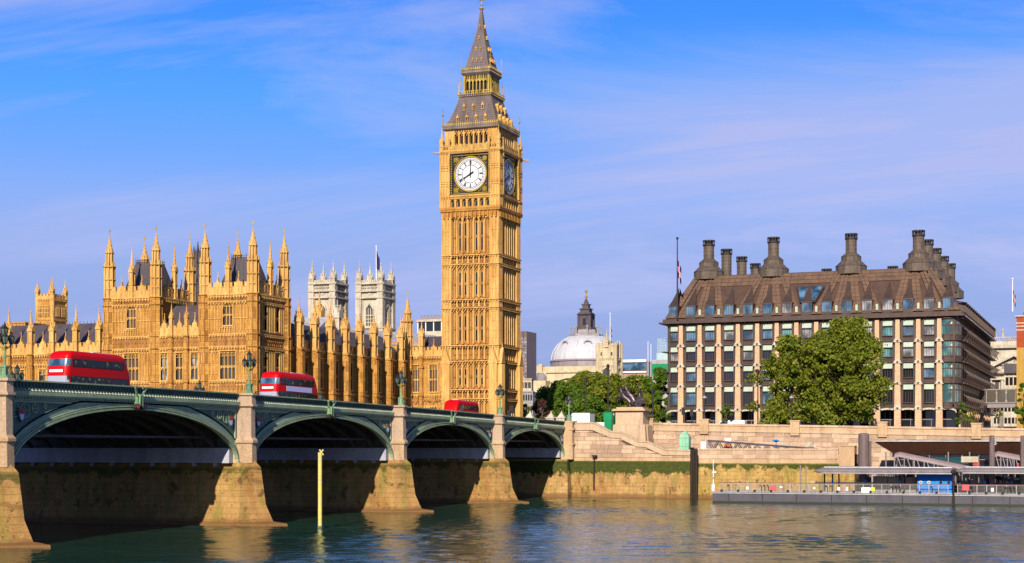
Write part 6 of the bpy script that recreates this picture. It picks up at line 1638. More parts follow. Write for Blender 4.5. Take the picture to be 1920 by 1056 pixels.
blk(1223, 1262, 675, 800, 470, 12, GALV, 'scaffolded_block', 'grey and green sheeted block tucked left of the bronze office building', 'building', greenp)
x0, y1 = on_d(1231, 480); b = MB(); zb = zat(676, 480); b.box(x0, x0 + 3, y1 - 3.4, y1, zb - 5, zat(662, 480)); 
for i in range(4):
    for j in range(2):
        b.tube((x0 + j*1.5, y1 - .4 - i*.8, zb), (x0 + j*1.5, y1 - .4 - i*.8, zat(634 + 3*i, 480)), .09, n=4)
for k in range(5): z = zat(658 - 5*k, 480); b.tube((x0, y1 - .2, z), (x0, y1 - 3, z), .08, n=4); b.tube((x0, y1 - .2, z), (x0, y1 - 3, z + .8), .06, n=4)
single('rooftop_plant', b, patina('pale_teal_steel', (.40, .52, .52), (.3, .42, .45)), 'pale teal roof plant with ladders above the green sheeted block', 'roof plant')

# ================================================================ RIGHT EDGE: pedimented building, red brick block, glazed footbridge
d = 430; x0, y1 = on_d(1840, d); _, y0 = on_d(1945, d); c = on_d(1903, d)[1]
o = thing('pediment_building', 'pale stone building with carved triangular pediment right of the bronze office building', 'building', (x0 + 8, (y0+y1)/2, 10.8))
b = MB(); zt = zat(640, d); b.box(x0, x0 + 16, y0, y1, 10.8, zt); part('wall', b, PALE, o)
b = MB(); T = fE(x0)
b.fb(T, y0, y1, 0, 1.1, zt - 2.0, zt - 1.3); b.fb(T, y0, y1, 0, .3, zt - 6.5, zt - 5.5)
zz = zat(667, d); hb = 7.2
b.ex(T, [(c + hb, zz - 3.6), (c, zz + .3), (c - hb, zz - 3.6), (c - hb, zz - 4.1), (c, zz - .4), (c + hb, zz - 4.1)], 0, 1.8); b.fb(T, c - hb, c + hb, 0, 1.8, zz - 4.7, zz - 4.2)
b.fb(T, c - hb, c + hb, 0, 1.2, zz - 6.6, zz - 5.8)
for i in range(30): u = c - hb + i * .48; b.fb(T, u, u + .24, 0, 1.6, zz - 5.0, zz - 4.7)
for i in range(26):
    u = y0 + .4 + i * .56; b.ng(x0 - .2, u, zt, zt + .8, .12, n=6) if u < y1 else None
b.fb(T, y0, y1, -.2, .4, zt + .8, zt + 1.0); part('cornice', b, PALE, o)
b = MB(); random.seed(5)
for i in range(60):
    u = random.uniform(-hb + 1.2, hb - 1.2); hmax = (hb - abs(u)) * .52; v = random.uniform(0, max(.1, hmax - .6)); b.ball((x0 - .4, c + u, zz - 4.0 + v), random.uniform(.2, .4), 5, 3)
part('pediment_carving', b, PALE, o, kind='stuff')
b = MB()
for dy in (-.9, 1.1): b.ng(x0 + 1, on_d(1874, d)[1] + dy, zt + .9, zt + 2.6, .5, .2, 6); b.ball((x0 + 1, on_d(1874, d)[1] + dy, zt + 2.9), .35)
part('stone_urn', b, PALE, o)
b = MB()
for i in range(5):
    u = c + 6 - i * 3; b.ng(x0 - .6, u, 12, zz - 6.6, .5, .42, 10)
part('giant_column', b, PALE, o); b = MB()
for i in range(5): u = c + 7.4 - i * 3; b.fb(T, u - .5, u + .5, .02, .06, zz - 9.5, zz - 7.0); b.fb(T, u - .5, u + .5, .02, .06, zz - 14, zz - 11)
part('window', b, GLASSP, o)
o = blk(1862, 1925, 733, 800, 405, 5, PALE, 'low_building', 'low white rendered building under the pediment at the right', 'building', strips(GLASSD, 3, 9))
o = blk(1884, 1925, 700, 760, 412, 3, CREAM, 'low_building', 'small cream building with dark roof left of the red brick wall', 'building', strips(GLASSD, 2, 5))
b = MB(); x0, y1 = on_d(1884, 411); b.box(x0 - .1, x0 + 3, y1 - 9, y1 + .2, zat(700, 411), zat(682, 411)); part('roof', b, SLATE, o)
x0, y1 = on_d(1906, 330); d = 330; o = thing('brick_building', 'red and yellow brick building with white bands cut off by the right edge', 'building', (x0 + 8, y1 - 5, 10.8))
b = MB(); b.box(x0, x0 + 16, y1 - 14, y1, zat(652, d), zat(594, d)); part('red_brick_wall', b, REDB, o)
b = MB(); b.box(x0 - .0, x0 + 16, y1 - 14, y1, 10.8, zat(652, d)); part('yellow_brick_wall', b, YELB, o)
b = MB()
for p in (607, 613, 620): b.box(x0 - .06, x0 + 8, y1 - 14, y1 + .06, zat(p, d), zat(p - 2, d))
b.box(x0 - .3, x0 + 16, y1 - 14, y1 + .3, zat(594, d), zat(592, d)); part('stone_band', b, PALE, o)
b = MB(); b.box(x0 + 1, x0 + 2.2, y1 - 2.4, y1 - 1.2, zat(592, d), zat(585, d)); b.ng(x0 + 1.6, y1 - 1.8, zat(585, d), zat(581, d), .2, n=8); part('chimney', b, REDB, o)
x0, y1 = on_d(1812, 335); d = 335; _, y0 = on_d(1905, 335)
o = thing('glazed_footbridge', 'long glazed footbridge joining the bronze office building to the brick building', 'footbridge', (x0 + 2, (y0+y1)/2, 15))
b = MB(); b.box(x0, x0 + 3, y0 - 2, y1, zat(765, d), zat(757, d)); b.box(x0 - .2, x0 + 3.2, y0 - 2, y1, zat(757, d), zat(755, d)); b.box(x0, x0 + 3, y0 - 2, y1, zat(732, d), zat(730, d))
for i in range(6): y = y1 - .2 - i * (y1 - y0) / 5; b.box(x0 - .05, x0 + .15, y - .1, y + .1, zat(757, d), zat(731, d))
part('frame', b, GREYM, o)
for i in range(5):
    b = MB(); b.box(x0 + .02, x0 + .08, y1 - .3 - (i + 1) * (y1 - y0) / 5 + .25, y1 - .3 - i * (y1 - y0) / 5 - .1, zat(756, d), zat(732, d)); part('pane', b, patina('bronze_tinted_glass', (.10, .085, .055), (.07, .065, .05), .1, 0, spec=.8), o)
b = MB(); yy = y0 - 1
for i in range(3): b.ng(x0 + 1.5, y1 - 3 - i * 4, 10.8, zat(765, d), .3, n=8)
part('prop', b, GREYM, o)
b = MB(); _, ya = on_d(1835, 325); x0, yb = on_d(1903, 325)
for i in range(26): y = ya + (yb - ya) * i / 25; b.tube((x0, y, 10.8), (x0, y, 12.6), .035, n=4)
b.tube((x0, ya, 12.5), (x0, yb, 12.5), .05, n=4); b.tube((x0, ya, 11.2), (x0, yb, 11.2), .05, n=4); single('iron_fence', b, IRON, 'thin iron fence of upright bars under the glazed footbridge', 'fence')
# ================================================================ RIVER WALLS
SX = 1.5
Y = lambda p, X: on_x(p, X)[0]
def P2(px, py, X): y, t = on_x(px, X); return (y, zat(py, t))
stair = thing('river_wall', 'granite stair wall stepping down from the bridge end past the green container', 'wall', (SX, -12, 0))
prof = [P2(*a, SX) for a in ((1069, 792), (1115.5, 792), (1146.5, 808.5), (1163, 809.5), (1197.7, 826.5), (1216, 827.5), (1249, 842.5), (1302, 843.5))]
low = [P2(*a, SX) for a in ((1069, 805.5), (1112, 805.5), (1145, 819.5), (1163, 821), (1193, 836), (1212, 837.5), (1243, 852.5), (1302, 853))]
TS = fE(SX)
def zl(y, L):
    if y >= L[0][0]: return L[0][1]
    for (a, za), (b_, zb) in zip(L, L[1:]):
        if a >= y >= b_: return za + (zb - za) * (a - y) / (a - b_)
    return L[-1][1]
b = MB()
for (a, za), (e, ze), (f_, zf), (g_, zg) in zip(prof, prof[1:], low, low[1:]):
    b.ex(TS, [(a, za - .12), (e, ze - .12), (g_, zg), (f_, zf)], -.5, .16)
part('parapet_face', b, GRAN, stair)
for (a, za), (e, ze) in zip(prof, prof[1:]):
    b = MB(); b.ex(TS, [(a, za), (e, ze), (e, ze - .22), (a, za - .22)], -.7, .28); part('coping_stone', b, GRAN, stair)
b = MB()
for (a, za), (e, ze) in zip(low, low[1:]): b.ex(TS, [(a, za + .10), (e, ze + .10), (e, ze - .12), (a, za - .12)], -.3, .30)
part('moulding', b, GRAN, stair)
# granite blocks, each its own stone
random.seed(3)
zrow = zat(857.5, 270); rh_ = (zat(806, 270) - zrow) / 6.6; yL, yR = prof[0][0], prof[-1][0]
BLK = [stone('granite_block_' + 'abcd'[i], c, c2, (.26, .17, .12), 50, 50, .4, .8, 0) for i, (c, c2) in enumerate((((.56, .39, .26), (.47, .32, .21)), ((.48, .33, .22), (.40, .265, .175)), ((.61, .44, .30), (.52, .36, .24)), ((.42, .285, .19), (.35, .235, .155))))]
r = 0; z = zrow
while z < zat(800, 268):
    y = yL - (0 if r % 2 else -.6); 
    while y > yR:
        wd = random.uniform(1.3, 2.6); a, e = min(y, yL) - .02, max(y - wd, yR) + .02; y -= wd
        if a - e < .2: continue
        za, ze = min(z + rh_ - .035, zl(a, low) - .05), min(z + rh_ - .035, zl(e, low) - .05)
        if za - z < .05 and ze - z < .05: continue
        b = MB(); pr = random.uniform(.0, .05)
        if ze - z < .03: e2 = e + (a - e) * .5; b.ex(TS, [(a, z), (a, za), (e2, z + .02), (e2, z)], -.2, .09 + pr)
        else: b.ex(TS, [(a, z), (a, max(za, z + .02)), (e, ze), (e, z)], -.2, .09 + pr)
        part('stone_block', b, random.choice(BLK), stair)
    z += rh_; r += 1
b = MB(); b.ex(TS, [(yL, -1)] + [(y_, z_ - .3) for y_, z_ in prof] + [(yR, -1)], -.9, 0); part('wall_core', b, patina('mortar', (.12, .08, .05), (.09, .06, .04)), stair)
b = MB(); b.fb(TS, yL + .4, yR, -.3, .28, zat(866, 268) , zrow - .04); part('ledge', b, GRAN2, stair)
b = MB(); yq = Y(1302, SX)
b.fr([(SX - 1.4, yL + .6), (SX + .8, yL + .6), (SX + .8, yq), (SX - 1.4, yq)], -1.5, [(SX - .38, yL + .6), (SX + .8, yL + .6), (SX + .8, yq), (SX - .38, yq)], zat(864, 268)); part('lower_wall', b, QUAY, stair)
# steps and landing behind the stair wall
b = MB()
for (a, za), (e, ze) in zip(prof, prof[1:]):
    if abs(za - ze) < .4: b.box(SX + .9, 8.8, a, e, 5, min(za, ze) - 1.15)
    else:
        n = 10
        for i in range(n): b.box(SX + .9, 8.8, a + (e - a) * i / n, a + (e - a) * (i + 1) / n, 5, za + (ze - za) * (i + 1) / n - 1.15)
part('steps', b, GRAN2, stair)
b = MB()                                      # iron handrail of the steps
hr = [P2(1146, 800, 5), P2(1163, 806, 5), P2(1176, 812, 5), P2(1205, 820, 5)]
for (a, za), (e, ze) in zip(hr, hr[1:]): b.tube((5, a, za), (5, e, ze), .05, n=5); b.tube((5, a, za), (5, a, za - 1.5), .04, n=5)
single('stair_handrail', b, IRON, 'thin black handrail sloping beside the statue pedestal', 'handrail')
# low quay with weedy wall
qy0, qy1 = Y(1308, SX), Y(1603, SX)
quay = thing('river_wall', 'low yellow weed-streaked quay wall behind the floating pier', 'wall', (SX, (qy0+qy1)/2, 0))
zq = zat(841, 262); b = MB(); b.fr([(SX - 1.3, qy0), (9, qy0), (9, qy1), (SX - 1.3, qy1)], -1.5, [(SX - .1, qy0), (9, qy0), (9, qy1), (SX - .1, qy1)], zat(868, 262)); part('lower_wall', b, QUAYL, quay)
b = MB(); b.box(SX, 9, qy0, qy1, zat(868, 262), zq - .9)
part('ledge', b, GRAN2, quay)
n = 0; y = qy0
while y > qy1 + 3:
    wd = 1.9; 
    for z0_, z1_, pr in ((zat(852, 262), zq - .22, .02), (zat(860, 262), zat(853, 262), .1)):
        b = MB(); b.box(SX - pr, SX + .6, y - .03, y - wd + .0, z0_, z1_); part('stone_block', b, random.choice(BLK[:3]), quay)
    b = MB(); b.box(SX - .15, SX + .75, y - .02, y - wd + .01, zq - .22, zq); part('coping_stone', b, BLK[2], quay)
    y -= wd
b = MB(); b.box(SX - .5, SX + 1.8, qy1, qy1 + 2.4, zat(873, 262), zq + .32); b.box(SX - .6, SX + 1.9, qy1 - .05, qy1 + 2.5, zq + .32, zq + .45); part('end_block', b, GRAN2, quay)
# upper embankment wall
EX = 9.0
emb = thing('river_wall', 'long pink granite embankment wall with parapet in front of the bronze office building', 'wall', (EX, -45, 5))
ey0, ey1 = Y(1217, EX), Y(1990, EX)
def etop(y): f = (ey0 - y) / (ey0 - Y(1900, EX)); return zat(792.5, on_x(1217, EX)[1]) * (1 - f) + zat(803, on_x(1900, EX)[1]) * f
TEm = fE(EX); b = MB(); b.box(EX, EX + .8, -400, ey1, -1, etop(ey1))
b.ex(TEm, [(ey0, -1), (ey0, etop(ey0) - .3), (ey1, etop(ey1) - .3), (ey1, -1)], -.8, -.03); part('wall_core', b, bpy.data.materials['mortar'], emb)
posts = [Y(p, EX) for p in (1217.5, 1321, 1491, 1655, 1831)]; step = 2.45
b = MB(); b.ex(TEm, [(ey0, etop(ey0) - .35), (ey1, etop(ey1) - .35), (ey1, etop(ey1) - 1.0), (ey0, etop(ey0) - 1.0)], -.6, .02); part('parapet_face', b, GRAN2, emb)
b = MB(); b.ex(TEm, [(ey0, etop(ey0) - 1.0), (ey1, etop(ey1) - 1.0), (ey1, etop(ey1) - 1.35), (ey0, etop(ey0) - 1.35)], -.6, .22); part('moulding', b, GRAN, emb)
y = ey0
while y > ey1:
    b = MB(); e = max(y - step, ey1); b.ex(TEm, [(y, etop(y)), (e + .03, etop(e)), (e + .03, etop(e) - .33), (y, etop(y) - .33)], -.75, .16); part('coping_stone', b, random.choice(BLK[:3]), emb); y -= step
for y in posts:
    b = MB(); b.fb(TEm, y - .75, y + .75, -.8, .42, etop(y) - 1.75, etop(y) + .55); b.fb(TEm, y - .85, y + .85, -.9, .5, etop(y) + .55, etop(y) + .75); b.fb(TEm, y - .85, y + .85, -.9, .5, etop(y) - 1.4, etop(y) - 1.2); part('parapet_post', b, GRAN2, emb)
arcs = [Y(1305, EX), Y(1697, EX), Y(1793, EX)]
rowh = .72; cnt = 0
for r in range(8):
    y = ey0 + (r % 2) * .9 - .9
    while y > ey1:
        wd = random.choice((1.7, 2.1, 2.6, 3.1)); a, e = min(y, ey0), y - wd; y -= wd
        if a - e < .3: continue
        zt_ = etop((a + e) / 2) - 1.36 - r * rowh; z0_ = zt_ - rowh + .03; m = (a + e) / 2
        skip = False
        for i, ac in enumerate(arcs):
            R_ = 1.15 if i == 0 else 2.1; zc_ = 7.7 if i == 0 else etop(ac) - 3.6
            if abs(m - ac) < R_ + .35 and zt_ < zc_ + R_ * .75: skip = True
        if skip or cnt > 290: continue
        b = MB(); b.fb(TEm, a - .03, e + .03, -.3, .05 + random.uniform(0, .05), z0_, zt_); part('stone_block', b, random.choice(BLK), emb); cnt += 1
for i, ac in enumerate(arcs):
    R_ = 1.15 if i == 0 else 2.0; zc_ = 8.1 if i == 0 else etop(ac) - 3.45; k = 1.0 if i == 0 else .42; n = 11
    for j in range(n):
        t0, t1 = math.pi * j / n, math.pi * (j + 1) / n - .02
        pt = lambda rr, t: (ac + (R_ + rr) * math.cos(t), zc_ + (R_ * k + rr) * math.sin(t))
        b = MB(); b.ex(TEm, [pt(0, t0), pt(.5, t0), pt(.5, t1), pt(0, t1)], -.3, .07); part('voussoir', b, BLK[2], emb)
    b = MB(); L = [(ac + R_ * math.cos(math.pi*j/12), zc_ + R_ * k * math.sin(math.pi*j/12)) for j in range(13)] + [(ac - R_, zc_ - 1.6), (ac + R_, zc_ - 1.6)]; b.ex(TEm, L, -.02, .04); part('arch_opening', b, bpy.data.materials['dark_interior'], emb)

# ================================================================ STATUE AND PEDESTAL
SXp = 4.6
def face(px0, px1, X): return Y(px0, X), Y(px1, X)
pya, pyb = face(1154, 1205.5, SXp); t_ = on_x(1180, SXp)[1]
ped = thing('pedestal', 'big pink granite pedestal under the bronze chariot statue', 'pedestal', (SXp + 1.7, (pya+pyb)/2, 6))
Z = lambda p: zat(p, t_)
b = MB(); b.box(SXp, SXp + 3.4, pyb, pya, Z(795), Z(771)); part('die', b, GRAN, ped)
b = MB(); b.box(SXp - .55, SXp + 3.9, pyb - .5, pya + .5, Z(770.5), Z(768.5)); b.box(SXp - .35, SXp + 3.7, pyb - .3, pya + .3, Z(768.5), Z(766.5)); b.box(SXp - .1, SXp + 3.4, pyb, pya - .2, Z(766.5), Z(763.5)); part('cornice', b, GRAN2, ped)
b = MB(); b.fr([(SXp - .9, pyb - .9), (SXp + 4, pyb - .9), (SXp + 4, pya + .9), (SXp - .9, pya + .9)], 5.5, [(SXp - .5, pyb - .5), (SXp + 4, pyb - .5), (SXp + 4, pya + .5), (SXp - .5, pya + .5)], Z(798))
b.fr([(SXp - .5, pyb - .5), (SXp + 4, pyb - .5), (SXp + 4, pya + .5), (SXp - .5, pya + .5)], Z(798), [(SXp, pyb), (SXp + 3.4, pyb), (SXp + 3.4, pya), (SXp, pya)], Z(794.8)); part('plinth', b, GRAN, ped)
b = MB()
for dy in (-.3, .1): b.tube((SXp + .3, pyb - 1.0 + dy * .3, 6), (SXp + .3, pyb - .55 + dy * .3, Z(797)), .09, n=6)
part('drain_pipe', b, GRAN2, ped)
def skin(name, joints, edges, m, parent, sub_=2, root=0):
    """joints: (x, y, z, radius); one continuous surface through a Skin modifier"""
    me = bpy.data.meshes.new(name); me.from_pydata([j[:3] for j in joints], edges, []); o = bpy.data.objects.new(name, me); COL.objects.link(o)
    md = o.modifiers.new('s', 'SKIN'); sk = me.skin_vertices[0].data
    for v, j in zip(sk, joints): v.radius = (j[3], j[3] if len(j) < 5 else j[4])
    for i, v in enumerate(sk): v.use_root = (i == root)
    ss = o.modifiers.new('u', 'SUBSURF'); ss.levels = ss.render_levels = sub_
    bpy.context.view_layer.update(); dg = bpy.context.evaluated_depsgraph_get(); me2 = bpy.data.meshes.new_from_object(o.evaluated_get(dg)); bpy.data.objects.remove(o)
    me2.materials.clear(); me2.materials.append(m); me2.name = name
    for p in me2.polygons: p.use_smooth = True
    o = bpy.data.objects.new(name, me2); COL.objects.link(o); o.parent = parent; return o
zb = Z(763.5); cy = (pya + pyb) / 2
st = thing('chariot_statue', 'dark bronze statue of rearing horses pulling a chariot with a standing figure, arms raised', 'statue', (SXp + 1.7, cy, zb))
# local frame: +y is the way the horses charge (south), x across
def horse(dx, dz=0, dy=0, ph=0):
    J = [(0, .2, 1.62, .34, .38),      #0 barrel
         (0, 1.0, 2.15, .36, .42),     #1 chest
         (0, -.5, 1.20, .36, .38),     #2 rump
         (0, 1.28, 2.78, .15, .23),    #3 neck mid
         (0, 1.42, 3.34, .10, .15),    #4 poll
         (0, 1.80, 3.22, .10, .12),    #5 face
         (0, 2.16, 2.92, .065, .075),  #6 muzzle
         (.14, 1.25, 1.75, .17), (.16, 1.95, 1.72, .11), (.16, 2.15, 1.25, .08), (.16, 2.0, .98, .09),      # 7-10 fore leg
         (-.14, 1.25, 1.80, .17), (-.16, 2.0, 2.05, .11), (-.16, 2.45, 1.70, .08), (-.16, 2.5, 1.40, .09),  # 11-14
         (.18, -.35, .80, .21), (.2, -.05, .55, .12), (.2, -.45, .30, .09), (.2, -.35, .04, .10),          # 15-18 hind
         (-.18, -.55, .80, .21), (-.2, -.30, .52, .12), (-.2, -.75, .30, .09), (-.2, -.65, .04, .10),      # 19-22
         (0, -.85, 1.25, .10), (0, -1.15, .85, .09), (0, -1.2, .5, .03)]
    E = [(0, 1), (0, 2), (1, 3), (3, 4), (4, 5), (5, 6), (1, 7), (7, 8), (8, 9), (9, 10), (1, 11), (11, 12), (12, 13), (13, 14), (2, 15), (15, 16), (16, 17), (17, 18), (2, 19), (19, 20), (20, 21), (21, 22), (2, 23), (23, 24), (24, 25)]
    J = [(j[0] + dx, j[1] + dy, j[2] + dz * (1 if i < 15 else .3), *[q * (1.25 if i < 6 else 1.4) for q in j[3:]]) for i, j in enumerate(J)]
    h_ = skin('horse', J, E, BRZST, st)
    b = MB()
    for s_ in (-1, 1): b.tube((dx + s_*.08, 1.42 + dy, 3.42 + dz), (dx + s_*.11, 1.44 + dy, 3.72 + dz), .07, .01, 5)
    for k in range(7): b.tube((dx, 1.36 + dy - k*.07, 3.48 + dz - k*.17), (dx, 1.00 + dy - k*.09, 3.36 + dz - k*.19), .10, .03, 5)
    me = b.mesh('mane', BRZST); sub('mane', me, st)
horse(-.85, -.15, .25); horse(.75, .35, -.25)
def figure(name, dx, dy, dz, arms, s_=1.0):
    J = [(0, 0, 1.0, .20, .16), (0, 0, 1.28, .16, .13), (0, .02, 1.52, .20, .13), (0, .02, 1.66, .08), (0, .04, 1.80, .115, .13), (0, .05, 1.93, .09),
         (.2, .02, 1.55, .08), (-.2, .02, 1.55, .08)] + arms + [(.11, .04, .9, .17), (.12, .12, .5, .16), (.13, .02, .04, .16), (-.11, -.02, .9, .17), (-.12, -.04, .5, .17), (-.13, -.16, .04, .16)]
    E = [(0, 1), (1, 2), (2, 3), (3, 4), (4, 5), (2, 6), (2, 7), (6, 8), (8, 9), (9, 10), (7, 11), (11, 12), (12, 13), (0, 14), (14, 15), (15, 16), (0, 17), (17, 18), (18, 19)]
    J = [(dx + j[0]*s_, dy + j[1]*s_, dz + j[2]*s_, *[q*s_ for q in j[3:]]) for j in J]
    skin(name, J, E, BRZST, st)
figure('charioteer', -.1, -2.0, .95, [(.38, .05, 1.85, .06), (.42, .12, 2.15, .05), (.43, .14, 2.28, .04), (-.38, .05, 1.85, .06), (-.42, .12, 2.15, .05), (-.43, .14, 2.28, .04)], 1.18)
figure('crouching_daughter', -.55, -2.45, .55, [(.3, .15, 1.3, .06), (.3, .3, 1.1, .05), (.3, .36, 1.0, .04), (-.3, .15, 1.3, .06), (-.32, .35, 1.2, .05), (-.32, .42, 1.15, .04)], .85)
figure('crouching_daughter', .45, -2.5, .55, [(.3, .15, 1.3, .06), (.3, .3, 1.1, .05), (.3, .36, 1.0, .04), (-.3, .15, 1.3, .06), (-.32, .35, 1.2, .05), (-.32, .42, 1.15, .04)], .85)
b = MB()                                       # robe and spear
b.lathe(-.1, -2.0, [(.36, 1.0), (.30, 1.7), (.24, 2.15)], 10); b.plate((-.5, -2.35, 1.2), (-.4, -2.1, 3.3), (.1, -2.25, 3.4), (.35, -2.5, 1.3), .06)
b.tube((-.6, -1.75, 1.0), (-.62, -1.95, 4.2), .035, n=5); b.tube((-.62, -1.95, 4.2), (-.62, -1.98, 4.5), .07, .01, 5)
sub('robe_and_spear', b.mesh('robe_and_spear', BRZST), st)
b = MB()
for s_ in (-1, 1):
    X = s_ * 1.25 - .15
    b.tube((X - .06, -2.15, .72), (X + .06, -2.15, .72), .70, n=20); 
b.tube((-1.55, -2.15, .72), (1.35, -2.15, .72), .08)
for s_ in (-1, 1): X = s_*1.33 - .15; b.tube((X, -2.15, .72), (X + s_*.25, -2.15, .72), .16, n=8); b.tube((X + s_*.2, -2.15, .72), (X + s_*.9, -2.5, .80), .05, .01, 5)
sub('chariot_wheels', b.mesh('chariot_wheels', BRZST), st)
b = MB(); b.box(-1.1, .8, -2.95, -1.45, .55, .72)
n = 10
for i in range(n):
    a0, a1 = math.pi * i / n, math.pi * (i + 1) / n; P = lambda a, z: (-.15 + .95*math.cos(a), -1.9 + .62*math.sin(a), z); b.plate(P(a0, .6), P(a1, .6), P(a1, 1.65), P(a0, 1.65), .05)
b.plate((-1.1, -2.95, .7), (-1.1, -1.9, .7), (-1.1, -1.9, 1.6), (-1.1, -2.8, 1.2), .06); b.plate((.8, -2.95, .7), (.8, -1.9, .7), (.8, -1.9, 1.6), (.8, -2.8, 1.2), .06)
b.tube((-.15, -1.5, .8), (-.15, 1.0, 1.5), .06, n=6)
for dx in (-.85, .55): b.tube((dx, 1.9, 2.9), (-.1, -1.75, 2.0), .02, n=4)
sub('chariot_body', b.mesh('chariot_body', BRZST), st)
b = MB(); b.box(-1.4, 1.2, -2.9, -.2, -.02, .1); b.ball((.55, -.3, .1), .35, 6, 4, .5); b.ball((-.85, -.3, .1), .35, 6, 4, .5); sub('ground_plate', b.mesh('ground_plate', BRZST), st)
st.scale = (.92, .86, .96); st.location.y += .35
# ================================================================ THINGS ON THE EMBANKMENT
def cabin():
    X = 3.2; ya, yb = Y(1071, X), Y(1106, X); t = on_x(1090, X)[1]; z0, z1 = zat(794, t), zat(774, t)
    o = thing('site_cabin', 'plain white rectangular cabin standing behind the parapet beside the last green lamp', 'cabin', (X + 1.2, (ya+yb)/2, z0)); b = MB(); b.box(X, X + 2.6, yb, ya, z0 - .6, z1 - .08); part('body', b, WHITE, o)
    b = MB(); b.box(X - .04, X + 2.64, yb - .04, ya + .04, z1 - .1, z1); b.box(X - .03, X + .03, yb - .03, yb + .05, z0, z1); b.box(X - .02, X, ya - .08, ya, z0, z1); part('edge_trim', b, GALV, o)
    b = MB(); b.box(X + 1.9, X + 2.2, yb - .03, yb, z0 + .2, z0 + .5); part('vent', b, GREYM, o)
cabin()
X = 3.0; ya, yb = Y(1131.5, X), Y(1146.5, X); t = on_x(1138, X)[1]; o = thing('green_container', 'tall bright green stacked container on the steps left of the statue pedestal', 'container', (X + 1, (ya+yb)/2, zat(806, t)))
b = MB(); b.box(X, X + 2.4, yb, ya, zat(788, t), zat(774, t)); part('upper_box', b, GREENBOX, o); b = MB(); b.fr([(X + .1, yb + .1), (X + 2.3, yb + .1), (X + 2.3, ya - .35), (X + .1, ya - .35)], zat(808, t), [(X, yb), (X + 2.4, yb), (X + 2.4, ya - .05), (X, ya - .05)], zat(788.6, t)); part('lower_box', b, GREENBOX, o)
b = MB(); b.box(X + .9, X + 1.6, yb - .05, yb - .02, zat(779, t), zat(774.5, t)); part('notice', b, WHITE, o)
b = MB(); b.box(X - .04, X + 2.44, yb - .04, ya + .04, zat(774.2, t), zat(773.2, t)); b.box(X - .03, X, yb, ya, zat(788.6, t), zat(787.9, t)); part('lid_rim', b, GREENBOX, o)
b = MB(); X = 3.4; ya, yb = Y(1116, X), Y(1133, X); t = on_x(1125, X)[1]
b.box(X, X + .1, yb, ya, zat(800, t), zat(792, t)); 
single('site_barrier', b, WHITE, 'low white barrier between the white cabin and the green container', 'barrier')
# copper kiosk
X = 4.0; y, t = on_x(1284.5, X); z0 = zat(843, t)
o = thing('copper_kiosk', 'small verdigris copper hut with curved pointed roof on the quay', 'kiosk', (X, y, z0)); b = MB()
b.box(X - .7, X + .7, y - .82, y + .82, z0 - 1, z0 + 2.0)
b.fr([(X - .72, y - .84), (X + .72, y - .84), (X + .72, y + .84), (X - .72, y + .84)], z0 + 2.0, [(X - .6, y - .66), (X + .6, y - .66), (X + .6, y + .66), (X - .6, y + .66)], z0 + 2.4)
b.fr([(X - .6, y - .66), (X + .6, y - .66), (X + .6, y + .66), (X - .6, y + .66)], z0 + 2.4, [(X - .25, y - .28), (X + .25, y - .28), (X + .25, y + .28), (X - .25, y + .28)], z0 + 2.9); part('body', b, COPPER, o)
b = MB()
for u in (-.75, -.25, .25, .75): b.box(X - .76, X - .7, y + u - .04, y + u + .04, z0, z0 + 2.0)
b.box(X - .76, X - .7, y - .8, y + .8, z0 + .5, z0 + .6); b.box(X - .76, X - .7, y - .8, y + .8, z0 + 1.9, z0 + 2.0); b.ng(X, y, z0 + 2.9, z0 + 3.15, .2, .05, 6); part('seams', b, COPPER, o)
# timber dolphin by the quay
for i, p in enumerate((1296.5, 1300.5, 1305.5)):
    y, t = on_x(p, SX - 2.0); b = MB(); b.tube((SX - 2.0 + (.3 if i == 1 else 0), y, -1.5), (SX - 1.9, y, zat(840 + 2*i, t)), .24 if i != 1 else .16, n=8)
    if i == 0: b.box(SX - 2.4, SX - 1.6, y - .35, y + .35, zat(841, t), zat(839, t))
    single('mooring_pile', b, TIMBER, ['tall dark timber mooring pile at the corner of the stair wall, leftmost of three', 'thin middle one of the three dark mooring piles', 'tall dark timber mooring pile, rightmost of three'][i], 'pile', 'dark mooring piles by the stair wall')
y, t = on_x(1113, SX - 1.2); b = MB(); b.tube((SX - 1.0, y, -.3), (SX - .9, y, zat(857, t)), .09, n=6); b.box(SX - 1.2, SX - .6, y - .45, y + .35, zat(856.5, t), zat(853.5, t)); b.box(SX - 1.1, SX - .9, y - .12, y + .12, 1.2, zat(880, t))
single('gauge_post', b, TIMBER, 'thin rusty gauge post with a small box on top against the weedy wall', 'post')
# yellow marker pole in the river
x, y = on_d(600, 163); o = thing('marker_pole', 'tall yellow marker pole with cross topmark standing in the river before the second arch', 'marker pole', (x, y, 0))
b = MB(); b.tube((x, y, -1), (x, y, 7.75), .21, n=12); part('pole', b, patina('worn_yellow_paint', (.66, .56, .08), (.50, .46, .22), .6, 0, (1, 1, 1.5)), o)
b = MB(); rr = Vector((SF, -CF, 0)); c0 = Vector((x, y, 7.75))
for s_ in (-1, 1): b.tube(c0 - rr * .2 * s_ - Vector((0, 0, .28)) + rr*.14, c0 + rr * .2 * s_ + Vector((0, 0, .28)) + rr*.14, .08, n=5)
part('topmark', b, bpy.data.materials['worn_yellow_paint'], o)
b = MB(); b.tube((x, y, -.2), (x, y, .25), .27, n=12); part('waterline_collar', b, patina('pole_collar', (.10, .14, .22), (.08, .10, .15)), o)
